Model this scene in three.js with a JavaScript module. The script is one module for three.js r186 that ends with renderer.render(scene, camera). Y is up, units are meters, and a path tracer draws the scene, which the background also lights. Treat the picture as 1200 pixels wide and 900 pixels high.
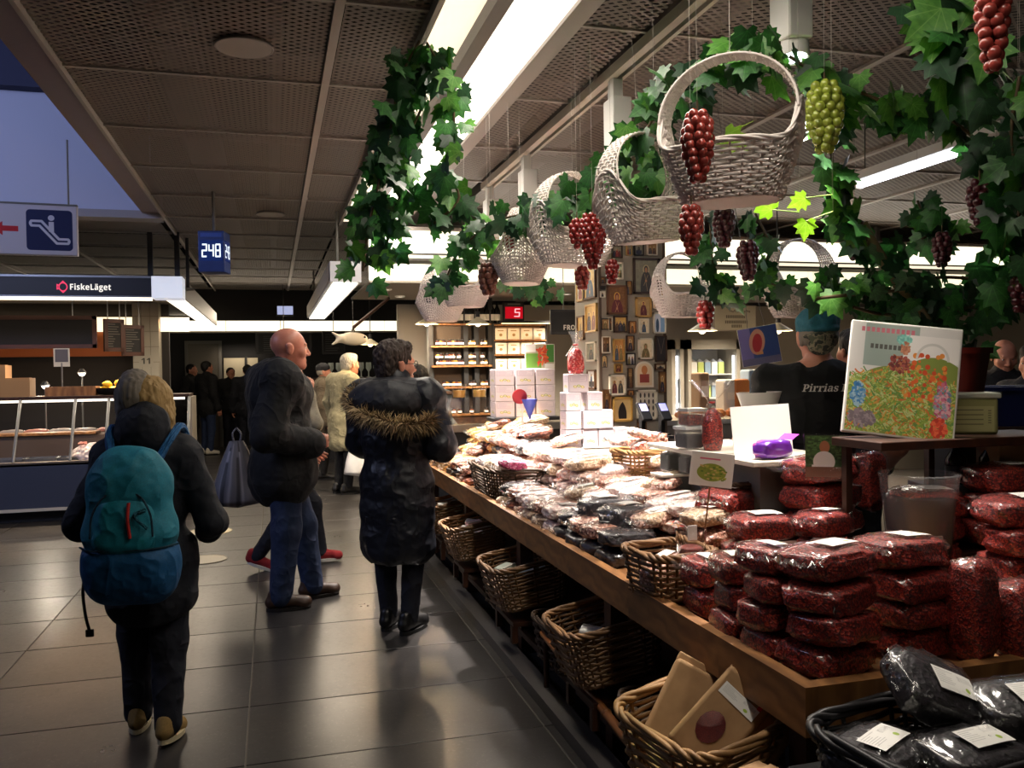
import * as THREE from 'three';
import { mergeGeometries, mergeVertices, toCreasedNormals } from 'three/addons/utils/BufferGeometryUtils.js';
import { RoundedBoxGeometry } from 'three/addons/geometries/RoundedBoxGeometry.js';
import { RectAreaLightUniformsLib } from 'three/addons/lights/RectAreaLightUniformsLib.js';
import { ImprovedNoise } from 'three/addons/math/ImprovedNoise.js';

// ---------------------------------------------------------------- camera, sky, exposure
RectAreaLightUniformsLib.init();
const scene = new THREE.Scene();
scene.background = new THREE.Color(0x050505);
const renderer = new THREE.WebGLRenderer({ antialias: true });
renderer.toneMapping = THREE.LinearToneMapping;
renderer.toneMappingExposure = 1.46;
renderer.shadowMap.enabled = true;
const FOCAL = 1000;                                    // pixels of the 1200 x 900 photograph
const camera = new THREE.PerspectiveCamera(2 * Math.atan(450 / FOCAL) * 180 / Math.PI, 4 / 3, 0.05, 60);
camera.position.set(0, 1.5, 0);
camera.rotation.order = 'YXZ';
camera.rotation.set(-0.017, -Math.atan(0.28), -0.015);
camera.updateMatrixWorld();

// ---------------------------------------------------------------- large area lights
const WARM = 0xffe9cc, NEUTRAL = 0xfff4e6, COOL = 0xdfe6ff, BLUE = 0xb9c3ee;
function areaLight(color, intensity, w, h, pos, target) {
  const l = new THREE.RectAreaLight(color, intensity, w, h);
  l.position.set(...pos); l.lookAt(...target); scene.add(l); return l;
}
// long ceiling luminaire along the aisle (two runs), just under its diffusers
areaLight(NEUTRAL, 9, 0.26, 3.4, [1.07, 2.93, -2.8], [1.07, 0, -2.801]);
areaLight(NEUTRAL, 9, 0.26, 3.4, [1.07, 2.93, -6.3], [1.07, 0, -6.301]);
// luminous fascia of the stalls behind
areaLight(NEUTRAL, 6, 8.8, 0.2, [5.3, 2.62, -7.8], [5.3, 2.2, -6.5]);
// lit valance at the far end of the hall
areaLight(WARM, 6, 8.4, 0.22, [-0.6, 2.5, -15.4], [-0.6, 1.9, -14.2]);
// fish stall canopy
areaLight(WARM, 8, 3.6, 0.1, [-2.9, 2.26, -9.55], [-2.9, 0, -9.75]);
// cool daylight in the raised bay over the escalator
areaLight(BLUE, 14, 2.2, 1.4, [-4.2, 4.3, -4.6], [-2.6, 3.3, -8.0]);
function spot(color, intensity, pos, target, angle, pen = 0.6) {
  const l = new THREE.SpotLight(color, intensity, 0, angle, pen, 2);
  l.position.set(...pos); l.target.position.set(...target); l.castShadow = true; l.shadow.radius = 2;
  l.shadow.mapSize.set(1024, 1024); scene.add(l); scene.add(l.target); return l;
}

// ---------------------------------------------------------------- pixel helpers
const ray = (u, v) => new THREE.Vector3((u - 600) / FOCAL, -(v - 450) / FOCAL, -1).applyQuaternion(camera.quaternion);
const at = (u, v, d) => ray(u, v).multiplyScalar(d).add(camera.position);
const onY = (u, v, y) => { const r = ray(u, v); return r.multiplyScalar((y - 1.5) / r.y).add(camera.position); };
const onX = (u, v, x) => { const r = ray(u, v); return r.multiplyScalar(x / r.x).add(camera.position); };
const onZ = (u, v, z) => { const r = ray(u, v); return r.multiplyScalar(z / r.z).add(camera.position); };

// ---------------------------------------------------------------- random, noise
let _s = 12345;
const rnd = () => { _s = (_s * 1664525 + 1013904223) >>> 0; return _s / 4294967296; };
const rr = (a, b) => a + (b - a) * rnd();
const pick = (a) => a[Math.floor(rnd() * a.length)];
const seed = (n) => { _s = (n * 2654435761) >>> 0; };
const _n = new ImprovedNoise();
const noise = (x, y, z) => _n.noise(x + 31.7, y + 11.3, z + 57.1);
const fbm = (x, y, z, o = 3) => { let s = 0, a = 1, f = 1; for (let i = 0; i < o; i++) { s += a * noise(x * f, y * f, z * f); a *= 0.5; f *= 2.03; } return s; };
const V = (x, y, z) => new THREE.Vector3(x, y, z);
const clamp = (x, a, b) => Math.min(b, Math.max(a, x));
const PI = Math.PI;

// ---------------------------------------------------------------- textures
function canvasTex(w, h, draw, srgb = true) {
  const c = document.createElement('canvas'); c.width = w; c.height = h;
  draw(c.getContext('2d'), w, h);
  const t = new THREE.CanvasTexture(c);
  t.wrapS = t.wrapT = THREE.RepeatWrapping;
  if (srgb) t.colorSpace = THREE.SRGBColorSpace;
  return t;
}
function dataTex(w, h, fn, srgb = true, rep = 1) {
  const d = new Uint8Array(w * h * 4);
  for (let y = 0; y < h; y++) for (let x = 0; x < w; x++) {
    const c = fn(x / w, y / h, x, y), i = (y * w + x) * 4;
    d[i] = clamp(c[0], 0, 255); d[i + 1] = clamp(c[1], 0, 255); d[i + 2] = clamp(c[2], 0, 255); d[i + 3] = 255;
  }
  const t = new THREE.DataTexture(d, w, h, THREE.RGBAFormat);
  t.magFilter = THREE.LinearFilter; t.minFilter = THREE.LinearMipmapLinearFilter; t.generateMipmaps = true;
  t.wrapS = t.wrapT = THREE.RepeatWrapping; if (srgb) t.colorSpace = THREE.SRGBColorSpace;
  t.repeat.set(rep, rep); t.needsUpdate = true; return t;
}
// tileable value noise
function tnoise(x, y, p, s) {
  const h = (i, j) => { let n = ((((i % p) + p) % p) * 374761393 + (((j % p) + p) % p) * 668265263 + s * 974711) >>> 0; n = ((n ^ (n >>> 13)) * 1274126177) >>> 0; return ((n ^ (n >>> 16)) & 65535) / 65535; };
  const i = Math.floor(x * p), j = Math.floor(y * p), f = x * p - i, g = y * p - j, a = f * f * (3 - 2 * f), b = g * g * (3 - 2 * g);
  return (h(i, j) * (1 - a) + h(i + 1, j) * a) * (1 - b) + (h(i, j + 1) * (1 - a) + h(i + 1, j + 1) * a) * b;
}
const tfbm = (x, y, p, s) => tnoise(x, y, p, s) * 0.5 + tnoise(x, y, p * 2, s + 1) * 0.27 + tnoise(x, y, p * 4, s + 2) * 0.15 + tnoise(x, y, p * 8, s + 3) * 0.08;
const mixc = (a, b, t) => [a[0] + (b[0] - a[0]) * t, a[1] + (b[1] - a[1]) * t, a[2] + (b[2] - a[2]) * t];

// ---------------------------------------------------------------- materials
const std = (color, roughness = 0.7, o = {}) => new THREE.MeshStandardMaterial({ color, roughness, ...o });
const phys = (color, roughness, o = {}) => new THREE.MeshPhysicalMaterial({ color, roughness, ...o });
const glow = (color, k) => new THREE.MeshStandardMaterial({ color: 0xffffff, emissive: color, emissiveIntensity: k, roughness: 0.5 });
const woodTex = dataTex(256, 256, (x, y) => {
  const g = tfbm(x, y * 0.13, 24, 3), w = 0.5 + 0.5 * Math.sin((tfbm(x, y, 3, 9) * 3 + x * 7) * 2 * PI);
  return mixc([92, 58, 30], [176, 124, 72], clamp(g * 0.7 + w * 0.3, 0, 1));
}, true, 1.6);
const foldTex = dataTex(256, 256, (x, y) => { const r = 1 - Math.abs(2 * tfbm(x, y, 5, 13) - 1), q = 1 - Math.abs(2 * tnoise(x + 0.3 * y, y, 9, 31) - 1); const v = 255 * (0.65 * Math.pow(r, 3) + 0.35 * Math.pow(q, 4)); return [v, v, v]; }, false, 1.1);
const fabricTex = dataTex(128, 128, (x, y) => { const v = 200 + 55 * (0.5 * tnoise(x, y, 64, 4) + 0.5 * tfbm(x, y, 6, 5)); return [v, v, v]; }, true, 5);
const scuffTex = dataTex(512, 512, (x, y) => { const v = 160 + 40 * tfbm(x, y, 5, 21) + 30 * Math.pow(tnoise(x, y, 128, 8), 3); return [v, v, v]; }, false, 0.5);
const floorTex = dataTex(512, 512, (x, y) => {
  const n = tfbm(x, y, 8, 2), s = tnoise(x, y, 200, 7);
  const v = 35 + 24 * n + (s > 0.86 ? 18 : 0) - (s < 0.08 ? 14 : 0);
  return [v * 1.02, v * 0.97, v * 0.95];
}, true, 0.6);
const M = {
  wood: std(0xffffff, 0.5, { map: woodTex }),
  darkWood: std(0x6b5238, 0.6, { map: woodTex }),
  floor: phys(0xffffff, 0.42, { map: floorTex, roughnessMap: scuffTex }),
  grout: std(0x77726a, 0.9),
  white: std(0xdedcd6, 0.6), offwhite: std(0xcfc8ba, 0.65), paper: std(0xe9e6df, 0.8),
  black: std(0x0b0b0c, 0.55), charcoal: std(0x1b1c20, 0.6), steel: std(0x8f9194, 0.35, { metalness: 0.9 }), grey: std(0x6a6864, 0.6),
  trim: std(0xa89f97, 0.55), blueGrey: std(0x3a4156, 0.5),
  glass: phys(0xffffff, 0.04, { transmission: 1, thickness: 0, ior: 1.45 }),
  film: phys(0xffffff, 0.12, { transmission: 1, thickness: 0, ior: 1.4, side: THREE.DoubleSide }),
  skin: std(0xffffff, 0.55, { map: dataTex(128, 128, (x, y) => mixc([176, 112, 88], [206, 146, 120], tfbm(x, y, 8, 3)), true, 3) }),
};

// ---------------------------------------------------------------- object helpers
const _names = {};
const numbered = (n) => { const k = _names[n] = (_names[n] ?? -1) + 1; return k ? `${n}_${String(k).padStart(3, '0')}` : n; };
function shade(o) { o.traverse((c) => { if (c.isMesh) { c.castShadow = c.receiveShadow = true; } }); return o; }
function thing(name, label, category, pos = [0, 0, 0], turn = 0, group) {
  const o = new THREE.Group(); o.name = numbered(name); scene.add(o);
  if (pos.isVector3) o.position.copy(pos); else o.position.set(...pos);
  o.rotation.y = turn; o.userData = { label, category }; if (group) o.userData.group = group; return o;
}
function struct(name) { const o = new THREE.Group(); o.name = name; o.userData = { kind: 'structure' }; scene.add(o); return o; }
function part(name, geo, mat, parent, pos, rot) {
  const m = new THREE.Mesh(Array.isArray(geo) ? (geo.length > 1 ? merge(geo) : geo[0]) : geo, mat); m.name = name;
  m.castShadow = m.receiveShadow = true; if (pos) { if (pos.isVector3) m.position.copy(pos); else m.position.set(...pos); } if (rot) m.rotation.set(...rot);
  parent.add(m); return m;
}
function merge(list) {
  const a = list.map((g) => { const h = g.index ? g.toNonIndexed() : g; for (const k of Object.keys(h.attributes)) if (!['position', 'normal', 'uv'].includes(k)) h.deleteAttribute(k);
    if (!h.attributes.uv) h.setAttribute('uv', new THREE.BufferAttribute(new Float32Array(h.attributes.position.count * 2), 2)); return h; });
  return mergeGeometries(a);
}
function copy(o, label, group) { const c = o.clone(); c.name = numbered(o.name.replace(/_\d{3}$/, '')); c.userData = { ...o.userData }; if (label) c.userData.label = label; if (group) c.userData.group = group; scene.add(c); return c; }
// box by extents, uv in metres
function uvBox(g) {
  const p = g.attributes.position, n = g.attributes.normal, uv = g.attributes.uv;
  for (let i = 0; i < p.count; i++) { const ax = Math.abs(n.getX(i)), ay = Math.abs(n.getY(i)), az = Math.abs(n.getZ(i)); const x = p.getX(i), y = p.getY(i), z = p.getZ(i);
    if (ay >= ax && ay >= az) uv.setXY(i, x, z); else if (ax >= az) uv.setXY(i, y, z); else uv.setXY(i, x, y); }
  return g;
}
const bx = (w, h, d, x = 0, y = 0, z = 0) => uvBox(new THREE.BoxGeometry(w, h, d).translate(x, y, z));
const bxe = (x0, x1, y0, y1, z0, z1) => bx(x1 - x0, y1 - y0, Math.abs(z1 - z0), (x0 + x1) / 2, (y0 + y1) / 2, (z0 + z1) / 2);
const rbx = (w, h, d, r = 0.01, x = 0, y = 0, z = 0, s = 2) => uvBox(new RoundedBoxGeometry(w, h, d, s, Math.min(r, w / 2.01, h / 2.01, d / 2.01)).translate(x, y, z));
const cyl = (r0, r1, h, x = 0, y = 0, z = 0, n = 16) => new THREE.CylinderGeometry(r0, r1, h, n).translate(x, y, z);
const sph = (r, x = 0, y = 0, z = 0, n = 12) => new THREE.SphereGeometry(r, n, Math.ceil(n * 0.7)).translate(x, y, z);
const lathe = (pts, n = 24) => new THREE.LatheGeometry(pts.map((p) => new THREE.Vector2(p[0], p[1])), n);
function rod(a, b, r0, r1 = r0, n = 8) {
  const A = a.isVector3 ? a : V(...a), B = b.isVector3 ? b : V(...b), d = B.clone().sub(A), L = d.length();
  return new THREE.CylinderGeometry(r1, r0, L, n).translate(0, L / 2, 0).applyQuaternion(new THREE.Quaternion().setFromUnitVectors(V(0, 1, 0), d.normalize())).translate(A.x, A.y, A.z);
}
const tube = (pts, r, n = 24, k = 6, closed = false) => new THREE.TubeGeometry(new THREE.CatmullRomCurve3(pts.map((p) => (p.isVector3 ? p : V(...p))), closed), n, r, k, closed);
// grid surface from a function (u,v) -> Vector3
function surf(nu, nv, fn, closedU = false) {
  const pos = [], uv = [], idx = [];
  for (let j = 0; j <= nv; j++) for (let i = 0; i <= nu; i++) { const p = fn(i / nu, j / nv); pos.push(p.x, p.y, p.z); uv.push(i / nu, j / nv); }
  for (let j = 0; j < nv; j++) for (let i = 0; i < nu; i++) { const a = j * (nu + 1) + i, b = a + 1, c = a + nu + 1, d = c + 1; idx.push(a, b, d, a, d, c); }
  const g = new THREE.BufferGeometry(); g.setAttribute('position', new THREE.Float32BufferAttribute(pos, 3)); g.setAttribute('uv', new THREE.Float32BufferAttribute(uv, 2)); g.setIndex(idx); g.computeVertexNormals();
  if (closedU) { const n = g.attributes.normal; for (let j = 0; j <= nv; j++) { const a = j * (nu + 1), b = a + nu, x = n.getX(a) + n.getX(b), y = n.getY(a) + n.getY(b), z = n.getZ(a) + n.getZ(b), l = Math.hypot(x, y, z) || 1; n.setXYZ(a, x / l, y / l, z / l); n.setXYZ(b, x / l, y / l, z / l); } }
  return g;
}
const plane = (w, h) => new THREE.PlaneGeometry(w, h);
// ================================================================= the hall: floor, walls, ceiling
const floor = struct('floor');
part('slab', bxe(-9, 10.6, -0.2, -0.006, -20.2, 2.5), M.grout, floor);
{
  const tile = uvBox(new RoundedBoxGeometry(1.194, 0.02, 0.594, 1, 0.002));
  const tiles = [0, 1, 2, 3].map((k) => { const g = tile.clone(), uv = g.attributes.uv; for (let i = 0; i < uv.count; i++) uv.setXY(i, uv.getX(i) + k * 1.37, uv.getY(i) + k * 0.61); return g; });
  for (let i = -5; i < 5; i++) for (let j = 0; j < 35; j++) {
    if (i < -3 && j < 8) continue;
    if (i > 2 && j > 24) continue;
    part('floor_tile', tiles[(i * 7 + j * 3 + 70) % 4], M.floor, floor, [-1.33 + 1.2 * i + 0.6, -0.01, 1.1 - 0.6 * j]);
  }
}
{
  const w = struct('wall_back'); part('panel', bxe(-9, 10.6, 0, 4.6, -20.0, -19.6), M.charcoal, w);
  const l = struct('wall_left'); part('panel', bxe(-8.6, -8.2, 0, 4.6, -19.6, 2.3), std(0x4a4642, 0.8), l);
  const r = struct('wall_right'); part('panel', bxe(10.0, 10.4, 0, 4.6, -19.6, 2.3), std(0x6a6660, 0.8), r);
  const f = struct('wall_front'); part('panel', bxe(-8.6, 10.4, 0, 4.6, 2.0, 2.4), std(0x55504a, 0.8), f);
}
// expanded metal ceiling
const meshAlpha = canvasTex(64, 64, (c, w) => {
  c.fillStyle = '#fff'; c.fillRect(0, 0, w, w); c.fillStyle = '#000';
  const dia = (x, y) => { c.beginPath(); c.moveTo(x - 24, y); c.quadraticCurveTo(x - 4, y - 18, x, y - 21); c.quadraticCurveTo(x + 4, y - 18, x + 24, y); c.quadraticCurveTo(x + 4, y + 18, x, y + 21); c.quadraticCurveTo(x - 4, y + 18, x - 24, y); c.fill(); };
  dia(32, 32); for (const [x, y] of [[0, 0], [64, 0], [0, 64], [64, 64]]) dia(x, y);
}, false);
meshAlpha.repeat.set(1 / 0.06, 1 / 0.044);
const CM = std(0x857970, 0.6, { alphaMap: meshAlpha, alphaTest: 0.5, side: THREE.DoubleSide });
const ceiling = struct('ceiling');
{
  part('plenum_slab', bxe(-9, 10.6, 4.45, 4.7, -20.2, 2.5), std(0x2a2826, 0.9), ceiling);
  const xs = [0.29, -0.95], gx = (x) => x;
  const zs = []; for (let k = 0; k < 20; k++) zs.push(1.63 - 1.03 * k);
  // left field, field right of the lights and the two bays beside the long luminaire
  const cols = [[-0.95, 0.27, 1], [0.31, 0.66, 1], [1.3, 1.62, 1], [1.7, 2.88, 1], [2.92, 4.1, 1], [4.14, 5.32, 1], [5.36, 6.54, 1], [6.58, 7.76, 1], [7.8, 9.98, 1]];
  const geos = {};
  for (const [a, b] of cols) for (let k = 0; k < zs.length - 1; k++) {
    const w = b - a - 0.012, key = w.toFixed(3);
    geos[key] ??= uvBox(new THREE.BoxGeometry(w, 0.004, 1.0));
    part('mesh_panel', geos[key], CM, ceiling, [(a + b) / 2, 3.0, (zs[k] + zs[k + 1]) / 2]);
  }
  for (let k = 10; k < zs.length - 1; k++) part('mesh_panel', geos.gap ??= uvBox(new THREE.BoxGeometry(0.6, 0.004, 1.0)), CM, ceiling, [0.98, 3.0, (zs[k] + zs[k + 1]) / 2]);
  // the part of the ceiling beyond the raised bay
  for (let i = 0; i < 6; i++) for (let k = 0; k < 10; k++) {
    geos.far ??= uvBox(new THREE.BoxGeometry(1.16, 0.004, 0.98));
    part('mesh_panel', geos.far, CM, ceiling, [-1.62 - i * 1.2, 3.0, -9.3 - k * 1.03]);
  }
  const T = M.trim;
  for (const x of [0.29, 2.9, 4.12, 5.34, 6.56, 7.78]) part('ceiling_bar', bxe(x - 0.02, x + 0.02, 2.985, 3.03, -19, 2), T, ceiling);
  for (const x of [-2.22, -3.42, -4.62, -5.82, -7.02]) part('ceiling_bar', bxe(x - 0.02, x + 0.02, 2.985, 3.03, -19, -8.6), T, ceiling);
  const c1 = bxe(-0.95, 0.68, 2.99, 3.02, -0.01, 0.01), c2 = bxe(1.28, 10, 2.99, 3.02, -0.01, 0.01), c3 = bxe(-8.2, -1, 2.99, 3.02, -0.01, 0.01);
  for (const z of zs) { part('cross_bar', c1, T, ceiling, [0, 0, z]); part('cross_bar', c2, T, ceiling, [0, 0, z]); if (z < -8.7) part('cross_bar', c3, T, ceiling, [0, 0, z]); }
  // ducts and pipes in the void
  for (const [x, z0, z1, y, r] of [[-0.55, 2, -16, 3.55, 0.16], [0.05, 2, -16, 3.4, 0.05], [2.4, 2, -16, 3.6, 0.2]]) part('duct', rod([x, y, z0], [x, y, z1], r, r, 14), std(0x6e6862, 0.5, { metalness: 0.4 }), ceiling);
  for (const z of [-3.2, -4.9, -6.8]) part('pipe', rod([-0.9, 3.3, z], [6, 3.3, z - 0.4], 0.035), M.grey, ceiling);
}
{ // edge beam of the raised bay, its end wall and its sides
  const b = struct('trim_1');
  part('beam', bxe(-1.12, -0.95, 2.98, 3.2, -8.5, 2), std(0x7e7076, 0.6), b); part('beam_lip', bxe(-0.965, -0.945, 2.965, 3.05, -19, 2), M.trim, b);
  part('beam_side', bxe(-1.12, -1.06, 3.2, 4.45, -8.5, 2), std(0x6d6a72, 0.7), b);
  const w = struct('wall_bay'); part('panel', bxe(-8.2, -1.06, 3.0, 4.02, -8.62, -8.45), std(0xaeb4cc, 0.7), w);
  part('upper_panel', bxe(-8.2, -1.06, 4.02, 4.45, -8.62, -8.3), std(0x2b2f4a, 0.8), w); part('lower_lip', bxe(-8.2, -0.96, 2.93, 3.0, -8.64, -8.42), std(0x8a8588, 0.6), w);
}
// kerb in front of the stall
{ const k = struct('trim_2'); part('kerb', bxe(1.11, 1.2, 0, 0.055, -8.2, 0.5), std(0x4a4644, 0.45), k); }
for (const [u, v, r] of [[246, 623, 0.2], [240, 656, 0.17]]) {  // flat cream discs with a rim on the floor tiles
  const p = onY(u, v, 0.0); const t = thing('floor_disc', v > 640 ? 'smaller round cream floor disc with plain rim' : 'larger round cream floor disc near fish stall', 'floor sticker', [p.x, 0, p.z]);
  part('disc', cyl(r, r, 0.003, 0, 0.0018, 0, 40), std(0xd8cdb0, 0.5), t); part('rim', new THREE.TorusGeometry(r, 0.004, 6, 40).rotateX(PI / 2).translate(0, 0.003, 0), std(0xb9ae92, 0.6), t);
}
// ================================================================= luminaires
{
  const t = thing('ceiling_luminaire', 'long bright ceiling light trough running the length of the aisle', 'light', [0, 2.9, -4.6]);
  const L = (x0, x1, y0, y1, z0 = 0.5, z1 = -8.6) => bxe(x0, x1, y0 - 2.9, y1 - 2.9, z0 + 4.6, z1 + 4.6);
  part('housing', [L(1.2, 1.29, 2.95, 3.06), L(0.66, 1.29, 3.06, 3.1)], M.trim, t);
  part('divider', L(0.862, 0.925, 2.925, 3.06), std(0x5c5450, 0.5), t);
  part('outer_rail', L(0.655, 0.68, 2.95, 3.06), M.trim, t);
  for (let k = 0; k < 6; k++) {
    const z0 = 0.5 - k * 1.515, z1 = z0 - 1.5;
    part('diffuser', L(0.93, 1.195, 2.965, 2.985, z0, z1), glow(0xfff6e4, 1.5), t);
    part('side_diffuser', L(0.685, 0.858, 2.985, 3.005, z0, z1), glow(0xffedcf, 0.8), t);
  }
}
function spotHead(p, target, inten, label, big = 1) {
  const t = thing('track_spotlight', label, 'spotlight', [p[0], p[1], p[2]], 0, 'white box spotlights on the ceiling track');
  part('adapter', bx(0.05, 0.12, 0.07, 0, 0.2, 0), M.white, t);
  part('body', rbx(0.1 * big, 0.3, 0.13, 0.008, 0.01, 0.0, 0), M.white, t);
  const d = V(...target).sub(V(...p)).normalize(), q = new THREE.Quaternion().setFromUnitVectors(V(0, -1, 0), d);
  part('lamp_head', lathe([[0, 0.08], [0.05, 0.07], [0.058, -0.04], [0.05, -0.04], [0.045, -0.03]], 16).applyQuaternion(q), M.white, t, [0.02, -0.17, 0]);
  part('lens', cyl(0.046, 0.046, 0.006, 0, -0.033, 0, 16).applyQuaternion(q), glow(0xeaf0ff, 3), t, [0.02, -0.17, 0]);
  const o = V(p[0] + 0.02, p[1] - 0.17, p[2]).addScaledVector(d, 0.06);
  spot(0xfff3e8, inten, [o.x, o.y, o.z], target, 0.62);
  shade(t);
}
{
  const t = thing('light_track', 'pale double rail light track along the stall ceiling', 'track', [1.66, 2.95, -4.4]);
  part('rail', bx(0.04, 0.05, 6.6, -0.025, 0, 1.1), M.offwhite, t); part('rail', bx(0.02, 0.05, 6.6, 0.03, 0, 1.1), M.offwhite, t);
  for (const z of [-1.9, 0.3, 2.5]) part('hanger', bx(0.09, 0.03, 0.05, 0, 0.03, z), M.trim, t);
  spotHead([1.66, 2.68, -3.95], [1.75, 0.8, -4.2], 44, 'white box spotlight on the track above the hanging baskets');
  spotHead([1.66, 2.68, -5.5], [1.75, 0.95, -5.2], 58, 'white box spotlight on the track behind the ivy leaves');
  { const q = onY(924, 8, 2.82); spotHead([q.x, 2.84, q.z], [1.7, 0.9, -2.5], 17, 'cool white spotlight at the ceiling above the berry bags'); }
  spotHead([1.66, 2.68, -6.5], [1.6, 0.9, -6.2], 40, 'white box spotlight on the track next to the luminous fascia');
}
for (const [u, v, lab] of [[286, 53, 'large round flat ceiling loudspeaker in the mesh panel'], [317, 250, 'small far round ceiling loudspeaker in the mesh ceiling']]) {
  const p = onY(u, v, 2.995), t = thing('ceiling_speaker', lab, 'speaker', [p.x, 2.995, p.z]);
  part('cover', cyl(0.125, 0.125, 0.016, 0, -0.008, 0, 32), std(0xa09890, 0.7), t); part('rim', new THREE.TorusGeometry(0.125, 0.007, 6, 32).rotateX(PI / 2).translate(0, -0.01, 0), std(0x8e867f, 0.6), t);
}
// daylight tube fitting over the stall
{
  const A = onY(1008, 217, 2.6), B = onY(1150, 170, 2.6), mid = A.clone().add(B).multiplyScalar(0.5), d = B.clone().sub(A); const L = d.length();
  const t = thing('tube_light', 'bright cool daylight tube fitting hanging over the stall', 'light', mid, Math.atan2(-d.z, d.x));
  areaLight(COOL, 30, L, 0.05, [mid.x, mid.y - 0.03, mid.z], [mid.x - 0.3, 0, mid.z]).rotateZ(0);
  part('housing', bx(L + 0.5, 0.05, 0.09, 0.1, 0.05, 0), M.white, t); part('reflector', [bx(L + 0.4, 0.004, 0.11, 0.1, 0.024, 0)], M.white, t);
  part('tube', rod([-L / 2, 0, 0], [L / 2, 0, 0], 0.02, 0.02, 12), glow(0xeef0ff, 4), t);
  for (const s of [-1, 1]) { part('socket', bx(0.03, 0.05, 0.05, s * (L / 2 + 0.02), 0.005, 0), M.offwhite, t); part('hanger', rod([s * L * 0.45, 0.07, 0], [s * L * 0.45, 2.98 - mid.y, 0], 0.004), M.grey, t); }
}
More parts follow.
